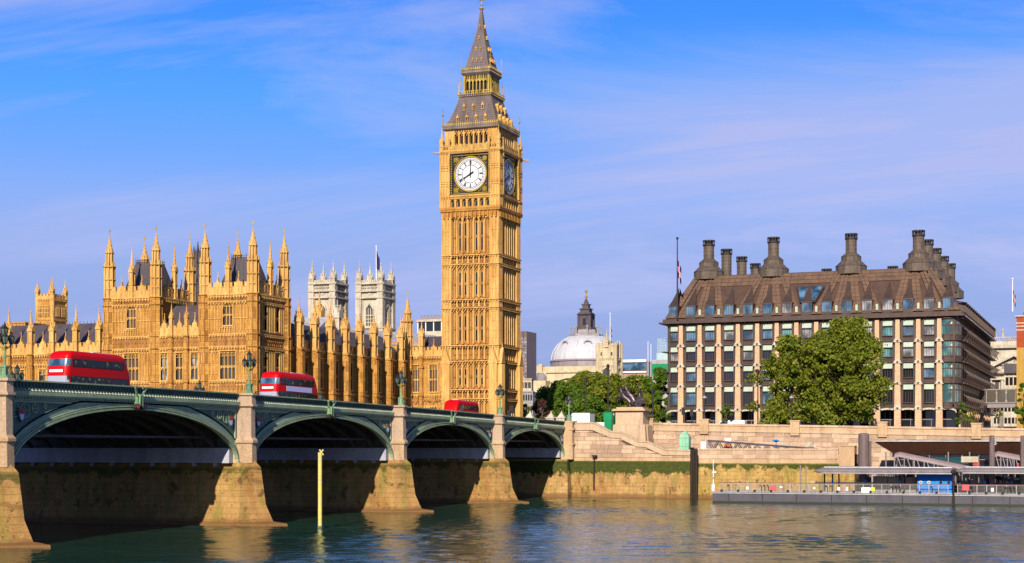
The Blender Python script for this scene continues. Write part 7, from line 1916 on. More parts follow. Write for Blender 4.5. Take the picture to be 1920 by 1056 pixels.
# lamp posts, posts and signals on the embankment
def post_lamp(px, X, pyt, z0, label, head=True, r=.09):
    y, t = on_x(px, X); zt = zat(pyt, t); o = thing('lamp_post', label, 'lamp post', (X, y, z0)); b = MB(); b.ng(X, y, z0, z0 + .7, .3, .18, 8); b.tube((X, y, z0), (X, y, zt - .2), r * 1.3, r, 8); b.ng(X, y, z0 + 1.6, z0 + 1.8, .16, n=8); b.ng(X, y, zt - .25, zt - .1, .2, .12, 8); part('post', b, IRON, o)
    if head: b = MB(); b.lathe(X, y, [(.12, zt - .15), (.42, zt + .05), (.36, zt + .2), (.1, zt + .45)], 10); part('lamp_head', b, GALV, o)
    else: b = MB(); b.ng(X, y, zt - .1, zt + .6, .22, .34, 6); b.ng(X, y, zt + .6, zt + .9, .36, .05, 6); part('lamp_head', b, IRON, o)
post_lamp(1321, EX + .3, 747, etop(posts[1]) + .7, 'black lamp post with white shade on the parapet left of the white van')
post_lamp(1484, EX + .3, 747, etop(posts[2]) + .7, 'black lamp post with white shade against the big tree')
post_lamp(1421, 14, 702, 10.6, 'tall thin black lamp post at the left side of the big tree crown', False)
post_lamp(1140, 16, 692, 10.6, 'tall black lamp post with dark lantern above the green container', False, .12)
post_lamp(1098.5, 20, 716, 10.6, 'dark lamp post among the trees behind the white cabin', False, .12)
post_lamp(1224, 18, 738, 10.6, 'dark lamp post right of the chariot statue', False, .1)
def signal(px, X, pyt, z0, label):
    y, t = on_x(px, X); zt = zat(pyt, t); o = thing('traffic_signal', label, 'traffic signal', (X, y, z0)); b = MB(); b.tube((X, y, z0), (X, y, zt), .08, n=6); part('post', b, IRON, o); b = MB(); b.box(X - .2, X + .2, y - .28, y + .28, zt - 1.3, zt + .1)
    for k in range(3): b.tube((X - .2, y, zt - .15 - k*.4), (X - .42, y, zt - .12 - k*.4), .15, n=8)
    part('signal_head', b, IRON, o); return o
signal(961, 24, 762, 11.2, 'black traffic signal at the bridge end before the shaded side of the clock tower')
signal(955, 14, 771, 11.2, 'short black traffic signal just left of the taller one by the clock tower foot')
signal(1281, 42, 765, 10.8, 'black traffic signal before the left arcade of the bronze office building')
signal(1297, 44, 768, 10.8, 'black traffic signal beside the second stone column of the bronze office building')
for i, (p, q) in enumerate(((994, 776), (1033.5, 778), (1053, 778))):
    X = 14; y, t = on_x(p, X); zt = zat(q, t); b = MB(); z0 = zat(790, t) - .4; w = .75
    b.box(X - w, X + w, y - w, y + w, z0 - 1, z0 + .9); b.sq(X, y, z0 + .9, z0 + 1.1, w + .12)
    for k in range(3): b.sq(X, y, z0 + 1.1 + k*.3, z0 + 1.4 + k*.3, w - .15 - k*.2, w - .25 - k*.2)
    b.ball((X, y, z0 + 2.1), .14, 6, 4); single('gate_pier', b, PALE, ['small pale stone gate pier with pointed cap right beside the clock tower', 'pale stepped stone gate pier, left of the pair by the last bridge lamp', 'pale stepped stone gate pier just left of the last bridge lamp'][i], 'gate pier')
# vehicles on the embankment
def van():
    X = 26.0; y0, t = on_x(1335, X); y1 = Y(1396, X); z0 = 10.75; L = y0 - y1
    o = thing('white_van', 'long white van parked behind the embankment parapet, under the little tree', 'van', (X + 1, (y0+y1)/2, z0)); H = 2.35
    b = MB(); pts = [(y1, z0 + .45), (y0 - .05, z0 + .45), (y0, z0 + 1.0), (y0 - .75, z0 + 1.2), (y0 - 1.6, z0 + H - .1), (y0 - 2.1, z0 + H), (y1 + .15, z0 + H), (y1, z0 + H - .15)]
    b.ex(fE(X), pts, -2.0, 0); part('body', b, WHITE, o)
    b = MB(); b.ex(fE(X), [(y0 - .9, z0 + 1.25), (y0 - 1.6, z0 + H - .3), (y0 - 2.5, z0 + H - .3), (y0 - 2.5, z0 + 1.25)], .0, .02); b.ex(fE(X), [(y0 - .78, z0 + 1.25), (y0 - 1.58, z0 + H - .15), (y0 - 1.62, z0 + H - .15), (y0 - .85, z0 + 1.25)], -1.9, -.1); part('cab_window', b, GLASSD, o)
    for y in (y0 - 1.1, y1 + 1.1): b = MB(); b.tube((X - .05, y, z0 + .36), (X + .25, y, z0 + .36), .36, n=12); part('wheel', b, RUBBER, o)
    b = MB(); b.box(X - .03, X, y1 + .3, y0 - 2.7, z0 + .9, z0 + .96); part('trim_strip', b, GREYM, o)
van()
X = 30; y0, t = on_x(1512, X); y1 = Y(1531, X); o = thing('small_truck', 'small grey open-frame truck under the big tree before the arcade', 'truck', (X, (y0+y1)/2, 10.75)); b = MB(); b.box(X, X + 1.8, y1, y0, 11.2, 11.5); b.box(X, X + 1.8, y0 - .7, y0, 11.5, 13.0); part('cab', b, GREYM, o)
b = MB()
for y in (y1, (y0+y1)/2 - .2):
    for dx in (0, 1.7): b.box(X + dx, X + dx + .08, y, y + .08, 11.5, 13.4)
b.box(X, X + 1.8, y1, y0 - .6, 13.3, 13.4); part('frame', b, GALV, o)
for y in (y0 - .4, y1 + .4): b = MB(); b.tube((X - .05, y, 11.1), (X + .2, y, 11.1), .34, n=12); part('wheel', b, RUBBER, o)
# things on the low quay
X = 4.5
def qthing(name, px0, px1, py0, py1, m, label, cat, X=4.5, dep=.5):
    ya, t = on_x(px0, X); yb = Y(px1, X); b = MB(); b.box(X, X + dep, yb, ya, zat(py1, t), zat(py0, t)); b.box(X - .04, X + dep + .04, yb - .04, ya + .04, zat(py0, t) - .06, zat(py0, t)); return single(name, b, m, label, cat)
qthing('electrical_cabinet', 1358, 1370, 829, 843, ORANGE, 'orange cabinet behind the gangway truss on the low quay', 'cabinet', 6)
qthing('white_box', 1314, 1324, 828, 843, WHITE, 'white box just right of the dark arch opening in the wall', 'box', 6)
qthing('white_box', 1359, 1371, 822, 828.4, WHITE, 'white sign panel above the orange cabinet', 'sign', 6.3, .1)
qthing('white_box', 1515, 1524, 828, 843, PALE, 'pale box at the low end of the gangway truss', 'box', 6.5, .6)
b = MB(); X = 6; y, t = on_x(1455, X)
b.lathe(X, y, [(.1, zat(824, t)), (.62, zat(826.5, t)), (.1, zat(829.5, t))], 14); b.tube((X, y, 7.3), (X, y, zat(828, t)), .05); b.box(X - .02, X + .02, y - .3, y + .3, zat(839, t), zat(835, t)); single('blue_sign', b, BLUE, 'oval blue sign on a post above the gangway truss', 'sign')
for i, (p0, p1, q0) in enumerate(((1465, 1479, 829.5), (1510, 1530, 834))):
    ya, t = on_x(p0, 6.4); b = MB(); b.box(6.4, 6.5, Y(p1, 6.4), ya, zat(q0 + 4, t), zat(q0, t)); b.tube((6.45, ya - .1, 7.3), (6.45, ya - .1, zat(q0 + 2, t)), .04); single('notice_board', b, PALE, ['small white notice board right of the oval blue sign', 'wide pale notice board near the low end of the gangway truss'][i], 'sign')
# gangway truss lying along the quay
o = thing('gangway', 'open grey steel truss gangway sloping down along the low quay', 'gangway', (3.6, -30, 7.5)); b = MB()
A, B_ = P2(1327, 826.5, 3.0), P2(1530, 842, 3.0)
for X in (3.0, 4.3):
    b.tube((X, A[0], A[1]), (X, B_[0], B_[1]), .15, n=5); b.tube((X, A[0], A[1] - 1.4), (X, B_[0], B_[1] - 1.0), .09, n=5); n = 22
    for i in range(n):
        f0, f1 = i / n, (i + 1) / n; p = lambda f, l: (X, A[0] + (B_[0]-A[0])*f, A[1] + (B_[1]-A[1])*f - l)
        if i % 2 == 0: b.tube(p(f0, 0), p(f1, 1.4 - .4*f1), .10, n=4)
        else: b.tube(p(f0, 1.4 - .4*f0), p(f1, 0), .10, n=4)
for i in range(24): f = i / 24; b.tube((3.0, A[0] + (B_[0]-A[0])*f, A[1] + (B_[1]-A[1])*f), (4.3, A[0] + (B_[0]-A[0])*f, A[1] + (B_[1]-A[1])*f), .07, n=4)
part('truss', b, HULL, o)
b = MB(); ya, yb = Y(1325, 3.4), Y(1341, 3.4)
for i in range(9): y = ya + (yb - ya) * i / 8; b.tube((3.4, y, 7.2), (3.4, y, zat(826, 262)), .045, n=4)
for z in (zat(826.5, 262), zat(833, 262)): b.tube((3.4, ya, z), (3.4, yb, z), .05, n=4)
part('gate', b, GREYM, o)

# ================================================================ FLOATING PIER
PXh = -17.0; hy0 = Y(1336, PXh); hym = Y(1787.5, PXh); hy1 = Y(1975, PXh)
zd = 1.72
def pontoon(ya, yb, label):
    o = thing('pontoon', label, 'pontoon', (PXh + 3, (ya+yb)/2, 0), 'floating pier pontoons'); b = MB(); b.box(PXh, PXh + 7, yb, ya, .25, zd - .12); part('hull', b, HULL, o)
    b = MB(); b.box(PXh - .06, PXh + 7.06, yb - .03, ya + .03, zd - .12, zd); b.box(PXh - .12, PXh, yb, ya, zd - .35, zd - .2); part('deck_edge', b, GALV, o)
    b = MB(); b.box(PXh - .02, PXh + 7, yb, ya, -.6, .25); part('waterline_boot', b, patina('weedy_boot', (.02, .03, .012), (.035, .03, .02)) if 'weedy_boot' not in bpy.data.materials else bpy.data.materials['weedy_boot'], o)
    y = ya - 2.5
    while y > yb: b = MB(); b.box(PXh - .05, PXh, y - .05, y + .05, .25, zd - .2); part('hull_seam', b, RUBBER, o); y -= 5.1
    return o
pontoon(hy0, hym + .12, 'long dark grey pontoon hull of the floating pier, left section'); pontoon(hym - .12, hy1, 'dark grey pontoon hull at the right, cut by the photo edge')
MESHP = patina('wire_mesh_panel', (.33, .30, .28), (.26, .24, .23), .6)
rail = thing('railing', 'long steel railing with mesh panels along the river edge of the floating pier', 'railing', (PXh + .2, (hy0+hy1)/2, zd))
y = hy0 - 1.1; i = 0; pst = MB(); pst.box(-.04, .04, -.045, .045, 0, 1.25); PST = pst.mesh('railing_post', GALV)
pn = MB()
for k in range(13): pn.box(-.01, .01, -.62 + k*.1, -.605 + k*.1, .12, 1.15)
for k in range(6): pn.box(-.012, .012, -.64, .6, .14 + k*.2, .155 + k*.2)
pn.box(-.02, .02, -.64, .62, 1.12, 1.18); pn.box(-.02, .02, -.64, .62, .08, .13); PNM = pn.mesh('mesh_panel', MESHP)
while y > hy1 and i < 60:
    if abs(y - hym) > .3: inst('railing_post', PST, rail, (PXh + .15, y, zd))
    if abs(y - .66 - hym) > .6: inst('mesh_panel', PNM, rail, (PXh + .15, y - .66, zd))
    y -= 1.33; i += 1
b = MB(); b.box(PXh + .1, PXh + .2, hy1, hy0 - 1.0, zd + 1.22, zd + 1.32); part('handrail', b, MAROON, rail)
b = MB(); b.box(PXh + 5.4, PXh + 5.5, hym, hy0 - 1.5, zd + 1.0, zd + 1.12); b.box(PXh + 5.3, PXh + 5.42, hym, Y(1520, PXh + 5.4), zd + 1.25, zd + 1.4)
y = hy0 - 1.6
while y > hym: b.box(PXh + 5.4, PXh + 5.46, y - .04, y + .04, zd, zd + 1.1); y -= 1.5
single('rear_railing', b, GALV, 'pale rail along the landward side of the floating pier', 'railing')
def sign(px0, px1, py0, py1, m, label, rnd=False):
    ya, t = on_x(px0, PXh); yb = Y(px1, PXh); b = MB(); z0, z1 = zat(py1, t), zat(py0, t)
    if rnd: b.tube((PXh - .02, (ya+yb)/2, (z0+z1)/2), (PXh + .06, (ya+yb)/2, (z0+z1)/2), (ya - yb)/2, n=20); b.tube((PXh - .05, (ya+yb)/2, (z0+z1)/2), (PXh - .02, (ya+yb)/2, (z0+z1)/2), (ya - yb)/2*.9, n=20)
    else: b.box(PXh, PXh + .05, yb, ya, z0, z1); b.box(PXh - .02, PXh, yb + .04, ya - .04, z0 + .04, z1 - .04)
    return single('sign', b, m, label, 'sign')
REDS = mat('faded_red_sign', (.50, .09, .09), .6)
sign(1442, 1455, 910, 923, REDS, 'round faded red sign on the floating pier railing', True)
sign(1804, 1817, 909, 920, REDS, 'squarish faded red sign on the railing right of the blue cabin')
sign(1615, 1632, 914, 926, WHITE, 'biggest blank white board on the floating pier railing, left of the yellow sign'); sign(1633, 1640, 914, 921, YELLOW, 'small yellow sign beside the biggest white board on the railing')
sign(1399, 1403.5, 912.5, 918, WHITE, 'small white notice on the railing left of the round red sign'); sign(1570, 1575, 914, 920, WHITE, 'small white notice, left of the two close together in the middle of the railing')
sign(1586, 1590, 914, 920.5, WHITE, 'small white notice, right of the two close together in the middle of the railing'); sign(1858, 1863.5, 915, 922, WHITE, 'small white notice on the right hand pontoon railing')
sign(1524, 1529, 914, 917, WHITE, 'tiny white notice on the railing under the left end of the canopy'); sign(1462, 1467, 912, 915, WHITE, 'tiny white notice on the railing just right of the round red sign')
# hooked fenders / rubbing posts
k = 0
HOOKL = ['lone black ladder hook at the left end of the pontoon railing', 'left hook of the black trio beside the round red sign', 'middle hook of the black trio beside the round red sign', 'right hook of the black trio touching the round red sign',
 'left one of two black hooks left of the paired white notices', 'right one of two black hooks left of the paired white notices', 'left hook of the black trio left of the blue cabin', 'middle hook of the black trio left of the blue cabin', 'right hook of the black trio left of the blue cabin',
 'lone black ladder hook in front of the blue cabin', 'lone black ladder hook right of the squarish red sign', 'left hook of the black trio near the right edge', 'middle hook of the black trio near the right edge', 'right hook of the black trio near the right edge']
for p in (1367, 1427.5, 1434, 1441, 1551, 1560, 1674, 1681, 1688, 1748, 1823, 1888, 1896, 1904):
    y, t = on_x(p, PXh - .1); b = MB(); z0 = zd + .05; b.tube((PXh - .1, y, z0), (PXh - .1, y, z0 + .75), .06, n=5); b.tube((PXh - .1, y, z0 + .75), (PXh - .1, y + .14, z0 + .92), .06, n=5); b.tube((PXh - .1, y + .14, z0 + .92), (PXh - .1, y + .28, z0 + .75), .06, n=5)
    o = single('ladder_hook', b, RUBBER, HOOKL[k], 'ladder hook', 'black ladder hooks along the pontoon edge'); k += 1
p = 1353; ORD = ['first', 'second', 'third', 'fourth', 'fifth', 'sixth', 'seventh', 'eighth', 'ninth', 'tenth', 'eleventh', 'twelfth', 'thirteenth', 'fourteenth', 'fifteenth', 'sixteenth', 'seventeenth', 'eighteenth', 'nineteenth', 'twentieth']; k = 0
while p < 1920:
    y, t = on_x(p, PXh - .1); b = MB(); b.box(PXh - .25, PXh + .1, y - .16, y + .16, zd, zd + .18); b.ng(PXh - .05, y, zd + .18, zd + .26, .13, n=8); single('mooring_bollard', b, RUBBER, ORD[k] + ' small black bollard from the white mast at the left end of the pontoon', 'bollard', 'small bollards along the pontoon edge'); p += 31; k += 1
# mast at the left end
y, t = on_x(1337.5, PXh + .5); o = thing('signal_mast', 'thin white mast with lamps at the left end of the floating pier', 'mast', (PXh + .5, y, zd)); b = MB(); b.tube((PXh + .5, y, zd), (PXh + .5, y, zat(862, t)), .10, .05, 8); b.box(PXh + .35, PXh + .65, y - .5, y + .1, zat(886.5, t), zat(884.5, t)); b.box(PXh + .3, PXh + .7, y - .25, y + .2, zd, zd + 1.0); part('mast', b, WHITE, o)
b = MB(); b.tube((PXh + .3, y - .4, zat(918, t)), (PXh + .5, y - .4, zat(918, t)), .22, n=12); part('lifebuoy', b, ORANGE, o)
b = MB(); b.ng(PXh + .5, y, zat(876, t), zat(870, t), .14, n=8); b.ng(PXh + .5, y, zat(898, t), zat(894, t), .16, n=8); part('lamp', b, GALV, o)
for i, p in enumerate((1501, 1511)):
    y, t = on_x(p, PXh + 4); b = MB(); b.tube((PXh + 4, y, zd), (PXh + 4, y, zat(873, t)), .10, n=6); b.box(PXh + 3.9, PXh + 4.3, y - .1, y + .1, zat(874, t), zat(873, t)); single('deck_post', b, GREYM, ['slim grey post on the pier left of the canopy, left one', 'slim grey post on the pier left of the canopy, right one'][i], 'post')
# canopies
def canopy(pxa, pxb, label, ends):
    ya, t = on_x(pxa, PXh); yb = Y(pxb, PXh); zt, zb_ = zat(876.5, t), zat(888, t)
    o = thing('canopy', label, 'canopy', (PXh + 2, (ya+yb)/2, zd)); b = MB()
    S_ = [(-.3, zb_ + .15), (-.15, zb_ + .02), (.6, zb_ - .02), (4.6, zb_ + .05), (4.9, zt - .1), (3.4, zt + .02), (1.0, zt - .05), (-.2, zb_ + .55), (-.38, zb_ + .35)]
    m = len(b.v); k = len(S_); st_ = [(ya - .0, .25), (ya - .9, .8), (ya - 1.8, 1.0), (yb + .3, 1.0), (yb, .9)]
    for y_, s_ in st_:
        zc_ = (zt + zb_) / 2 - .1
        for (u, z) in S_: b.v.append((PXh + 2.2 + (u - 2.2) * (.5 + s_ / 2), y_, zc_ + (z - zc_) * s_))
    for j in range(len(st_) - 1):
        for i in range(k): i2 = (i + 1) % k; b.f.append((m + j*k + i, m + j*k + i2, m + (j+1)*k + i2, m + (j+1)*k + i))
    b.f.append(tuple(m + i for i in range(k))); b.f.append(tuple(m + (len(st_)-1)*k + i for i in range(k)))
    part('roof_shell', b, GREYM, o)
    y = ya - 2
    while y > yb: b = MB(); b.plate((PXh - .42, y, zb_ + .38), (PXh - .42, y - .05, zb_ + .38), (PXh + 1.0, y - .05, zt + .0), (PXh + 1.0, y, zt + .0), .05); part('roof_seam', b, GREYM, o); y -= 1.5
    b = MB(); b.box(PXh + 1.0, PXh + 3.4, yb + .2, ya - 1.5, zt, zt + .08); part('ridge_strip', b, WHITE, o)
    b = MB(); b.tube((PXh - .32, yb, zb_ + .06), (PXh - .32, ya - 1.2, zb_ + .06), .09, n=8); part('gutter', b, GALV, o)
    return o, ya, yb, zb_
o, ya, yb, zc1 = canopy(1524, 1786, 'long grey rounded canopy roof over the floating pier, left of the downpipe', 1)
for p, c in ((1561, 1), (1573, 0), (1623, 1), (1546, 0), (1687, 1), (1696, 0)):
    y, t = on_x(p, PXh + 3.2); b = MB(); b.tube((PXh + 3.2, y, zd), (PXh + 3.2, y, zc1 + .1), .11, n=8); pp = part('canopy_post', b, IRON, o)
    if c: b = MB(); b.tube((PXh + 3.2, y, zd + 1.2), (PXh + 3.2, y, zd + 1.8), .13, n=8); part('blue_band', b, BLUE, pp)
o, ya, yb, zc2 = canopy(1789, 1990, 'grey rounded canopy roof cut off by the right edge', 1)
for p, c in ((1846, 1), (1897, 1), (1880, 0)):
    y, t = on_x(p, PXh + 3.2); b = MB(); b.tube((PXh + 3.2, y, zd), (PXh + 3.2, y, zc2 + .1), .11, n=8); pp = part('canopy_post', b, IRON, o)
    if c: b = MB(); b.tube((PXh + 3.2, y, zd + 1.2), (PXh + 3.2, y, zd + 1.8), .13, n=8); part('blue_band', b, BLUE, pp)
b = MB(); y, t = on_x(1788, PXh - .1); b.tube((PXh - .2, y, .3), (PXh - .2, y, zc1), .13, n=8); b.ball((PXh - .3, y, zc1 + .35), .4, 8, 5); b.box(PXh - .35, PXh - .05, y - .2, y + .2, -.3, 1.4); single('downpipe', b, TIMBER, 'dark downpipe and fender between the two pontoons', 'pipe')
# blue cabin
X = PXh + 1.6; ya, t = on_x(1720, X); yb = Y(1786, X); ym = Y(1753, X); o = thing('blue_cabin', 'bright blue cabin with four portholes on the floating pier', 'cabin', (X + 1.2, (ya+yb)/2, zd))
b = MB(); b.box(X, X + 2.4, ym + .06, ya, zd, zc1 + .05); b.box(X, X + 2.4, yb, ym - .06, zd, zc1 + .05); b.box(X + .08, X + 2.3, ym - .1, ym + .1, zd, zc1); part('body', b, BLUE, o)
b = MB(); zs = zat(901.5, t); b.box(X - .03, X, yb, ya, zat(911.5, t), zat(911, t)); b.box(X - .03, X, yb, ya, zat(901.5, t), zat(901, t)); part('panel_joint', b, GLASSB, o)
b = MB(); b.box(X - .035, X, yb, ya, zat(901, t), zc1); part('upper_panel', b, patina('deeper_blue_panel', (.0, .13, .62), (.0, .11, .55)), o)
for i, p in enumerate((1726.5, 1741.5, 1764, 1779)):
    y = Y(p, X); b = MB(); b.tube((X - .05, y, zat(904.5, t)), (X, y, zat(904.5, t)), .22, n=16); b2 = part('porthole', b, WHITE if i < 2 else IRON, o); b = MB(); b.tube((X - .07, y, zat(904.5, t)), (X - .05, y, zat(904.5, t)), .15, n=16); part('porthole_glass', b, GLASSW if i < 2 else GLASSD, b2)
# store boxes behind the railing
X = PXh + 4.2; ya, t = on_x(1637, X); o = thing('storage_unit', 'grey metal storage units under the canopy left of the blue cabin', 'storage', (X, ya - 3, zd))
for i, (a, e) in enumerate(((1637, 1664), (1665, 1690), (1691, 1717))):
    b = MB(); b.box(X, X + 1.2, Y(e, X), Y(a, X), zd, zat(893, t) - .05 * i); part('cabinet', b, GREYM, o); b = MB(); b.box(X - .03, X, Y(e, X) + .3, Y(a, X) - .3, zd + 1.4, zat(895, t)); part('cabinet_door', b, GREYM, o)
# mooring piles (big round steel)
def pile(px, wpx, pyt, X, label, twin=False):
    y, t = on_x(px, X); r_ = wpx * t / FP / 2; zt = zat(pyt, t); o = thing('steel_pile', label, 'pile', (X, y, 0)); b = MB(); b.ng(X, y, -2, zt - r_ * .35, r_, r_, 24); b.lathe(X, y, [(r_, zt - r_*.35), (r_*.85, zt - .08), (r_*.5, zt), (.01, zt)], 24); part('pile', b, PILE, o, smooth=False)
    b = MB()
    for z in (zt - 3, 4.5): b.ng(X, y, z, z + .08, r_ + .03, r_ + .03, 24)
    if twin: b.tube((X + .3, y - r_ - .1, 0), (X + .3, y - r_ - .1, zt - 1.2), .2, n=8)
    part('weld_band', b, PILE, o)
pile(1619.5, 20, 812, -9.5, 'thick round rusty steel pile rising behind the canopy of the floating pier', True)
pile(1860, 10, 816.5, -11, 'slim round brown steel pile in front of the dark pier building'); pile(1917.5, 8, 816.5, -11, 'slim brown steel pile at the right edge of the photo')
b = MB(); y, t = on_x(1866.5, -11.2)
for k in range(8): b.ng(-11.2, y + (.06 if k % 2 else -.06), zat(818 + 2.2*k, t) - .1, zat(818 + 2.2*k, t) + .06, .16, n=6)
single('lamp_cluster', b, GALV, 'string of small fittings hanging beside the slim pile at the pier building', 'fitting')
# pier building with flared roof
X = -6.0; ya, t = on_x(1641, X); yb = Y(1990, X); o = thing('pier_building', 'low dark glass pier building under a wide flared flat roof, right foreground', 'pier building', (X + 4, (ya+yb)/2, 3))
zt = zat(826.5, t)
b = MB(); b.fr([(X + 1.5, yb), (X + 9, yb), (X + 9, ya - 2.6), (X + 1.5, ya - 2.6)], zt - 2.0, [(X - 1.2, yb), (X + 9, yb), (X + 9, ya), (X - 1.2, ya)], zt - .16); part('roof_soffit', b, patina('brown_timber_soffit', (.22, .09, .045), (.17, .07, .04)), o)
b = MB(); b.box(X - 1.3, X + 9, yb, ya + .1, zt - .16, zt); part('roof_edge', b, GALV, o)
b = MB(); b.box(X + 1.9, X + 9, yb, ya - 2.8, 3.0, zt - 2.0); part('glazed_wall', b, GLASSD, o)
b = MB()
for i in range(14): y = ya - 3 - i * 2.4; b.box(X + 1.82, X + 1.9, y - .05, y + .05, 3.0, zt - 2)
b.box(X + 1.82, X + 1.9, yb, ya - 2.8, zt - 2.9, zt - 2.8); part('glazing_bar', b, GREYM, o)
for p in (1661, 1778, 1818): b = MB(); y = Y(p, X + .8); b.tube((X + .8, y, 3), (X + .8, y, zt - 1.7), .11, n=8); pp = part('column', b, GREYM, o)
b = MB(); b.box(X - 2, X + 10, yb, ya - .6, 2.6, 3.0); b.box(X + 2, X + 10, yb, ya - 2, -1, 2.6); part('platform', b, HULL, o)
b = MB(); y, t2 = on_x(1816, X - .6); b.box(X - .6, X - .5, Y(1834, X - .6), Y(1802, X - .6), zat(867, t2), zat(856, t2)); part('white_board', b, PALE, o)
b = MB(); ya2, yb2 = Y(1642, X - 1), Y(1683, X - 1)
for i in range(14): y = ya2 + (yb2 - ya2) * i / 13; b.box(X - 1.02, X - .98, y - .03, y + .03, 3.0, 4.4)
b.box(X - 1.04, X - .96, yb2, ya2, 4.35, 4.45); part('balustrade', b, GALV, o)
for q, (p0, p1) in enumerate(((1745, 1818),)):
    b = MB(); b.box(X + 1.78, X + 1.82, Y(p1, X + 1.8), Y(p0, X + 1.8), zt - 3.9, zt - 2.5); part('teal_glazing', b, glass('deep_teal_glass', (.01, .05, .06), .1), o)
# covered gangways from the pier building down to the pontoon
def gang(pxa, pya, pxb, pyb_, X, label):
    a, b_ = P2(pxa, pya, X), P2(pxb, pyb_, X); o = thing('covered_gangway', label, 'gangway', (X, (a[0]+b_[0])/2, 2)); sh = MB(); n = 20; w = 1.0
    for i in range(n):
        f0, f1 = i / n, (i + 1) / n
        for j in range(6):
            t0, t1 = math.pi * j / 6, math.pi * (j + 1) / 6
            P = lambda f, t: (X + 1 - w * 1.15 * math.cos(t), a[0] + (b_[0] - a[0]) * f, a[1] + (b_[1] - a[1]) * f - .75 + .75 * math.sin(t) - (.3 * (1 - f / .05) if f < .05 else 0))
            sh.quad(P(f0, t0), P(f1, t0), P(f1, t1), P(f0, t1))
    part('roof_shell', sh, patina('mauve_roof_sheet', (.27, .20, .20), (.22, .165, .17)), o)
    f = MB()
    for i in range(n // 2):
        f0, f1 = i / (n // 2), (i + 1) / (n // 2)
        for XX in (X, X + 2):
            q = lambda f_, dz: (XX, a[0] + (b_[0] - a[0]) * f_, a[1] + (b_[1] - a[1]) * f_ - .75 - dz)
            f.tube(q(f0, 0), q(f0, 2.6), .10, n=6); f.tube(q(f0 + .03, 0), q(f1, 2.6), .08, n=5)
        f.box(X, X + 2, q(f0, 0)[1], q(f1, 0)[1], min(q(f0, 2.7)[2], q(f1, 2.7)[2]) - .1, min(q(f0, 2.7)[2], q(f1, 2.7)[2]) + .1)
    part('truss_frame', f, GREYM, o)
gang(1677, 845.5, 1866, 884, -10.5, 'long mauve roofed gangway sloping down in front of the dark pier building')
gang(1864, 844.5, 1990, 868, -10.5, 'second mauve roofed gangway at the right edge')
b = MB(); X = -12
for i in range(5): y, t = on_x(1826 + i * 2.4, X); b.tube((X, y, zat(876, t)), (X, y, zat(866, t)), .05, n=4)
for p in (867, 872): b.tube((X, Y(1824, X), zat(p, t)), (X, Y(1836, X), zat(p, t)), .05, n=4)
single('red_gate', b, mat('red_gate_paint', (.6, .12, .08), .5), 'small faded red barrier above the canopy near the slim pile', 'barrier')
b = MB(); X = -8; 
for p in (1768, 1784): y, t = on_x(p, X); b.box(X, X + .4, y - .25, y + .25, zat(877, t), zat(870, t)) 
single('yellow_box', b, YELLOW, 'small yellow objects on the platform under the long gangway', 'box')
y, t = on_x(1909, -9.5); b = MB(); b.ball((-9.5, y, zat(870, t)), .32, 8, 6); b.box(-9.7, -9.4, y - .2, y + .2, zat(884, t), zat(873, t)); single('lifebuoy_stand', b, mat('dull_red_plastic', (.4, .04, .05), .5), 'small red buoy stand at the right edge behind the railing', 'buoy stand')
# ================================================================ BUSES (built along +x = forwards, at the origin, then placed)
BL, BWd, BHt = 10.6, 1.25, 4.38
def b_in(z):      # roof rounding inset
    t = (z - 3.85) / (BHt - 3.85); return 0 if t <= 0 else .55 * (1 - math.sqrt(max(0, 1 - t * t)))
def b_front(z): return -.10 * 0 - .55 * max(0, (z - 1.0) / 3.4) ** 1.8 - b_in(z) * 1.1
def b_rear(z): return 1.35 * (max(0, z) / 4.4) ** 2.6 + b_in(z) * 1.2
def outline(z, off=0, n=7):
    hw = BWd - b_in(z) + off; xf = BL + b_front(z) + off; xr = b_rear(z) - off; r = .55; rr = .35; P = []
    for i in range(n): t = -math.pi/2 + math.pi/2 * i / (n-1); P.append((xf - r + r * math.cos(t), -(hw - r) + r * math.sin(t)))
    for i in range(n): t = math.pi/2 * i / (n-1); P.append((xf - r + r * math.cos(t), (hw - r) + r * math.sin(t)))
    for i in range(n): t = math.pi/2 + math.pi/2 * i / (n-1); P.append((xr + rr + rr * math.cos(t), (hw - rr) + rr * math.sin(t)))
    for i in range(n): t = math.pi + math.pi/2 * i / (n-1); P.append((xr + rr + rr * math.cos(t), -(hw - rr) + rr * math.sin(t)))
    return P
def loft(zs, off=0, cap=True, th=None):
    b = MB()
    for z0, z1 in zip(zs, zs[1:]): b.fr(outline(z0, off), z0, outline(z1, off), z1, False)
    if cap: m = len(b.v); P = outline(zs[-1], off); b.v += [(x, y, zs[-1]) for x, y in P]; b.f.append(tuple(range(m, m + len(P))))
    return b
def patch(zs, i0, i1, off):
    """strip of the body skin between outline points i0..i1, standing off by off"""
    b = MB()
    for z0, z1 in zip(zs, zs[1:]):
        p, q = outline(z0, off), outline(z1, off); k = len(p)
        for i in range(i0, i1): a, e = i % k, (i + 1) % k; b.quad((*p[a], z0), (*p[e], z0), (*q[e], z1), (*q[a], z1))
    return b
def side_patch(x0, x1, z0, z1, sy, off=.015, slope=0):
    y = sy * (BWd + off); b = MB(); b.plate((x0, y, z0), (x1, y, z0), (x1 + slope, y, z1), (x0 + slope, y, z1), -.02 * sy); return b
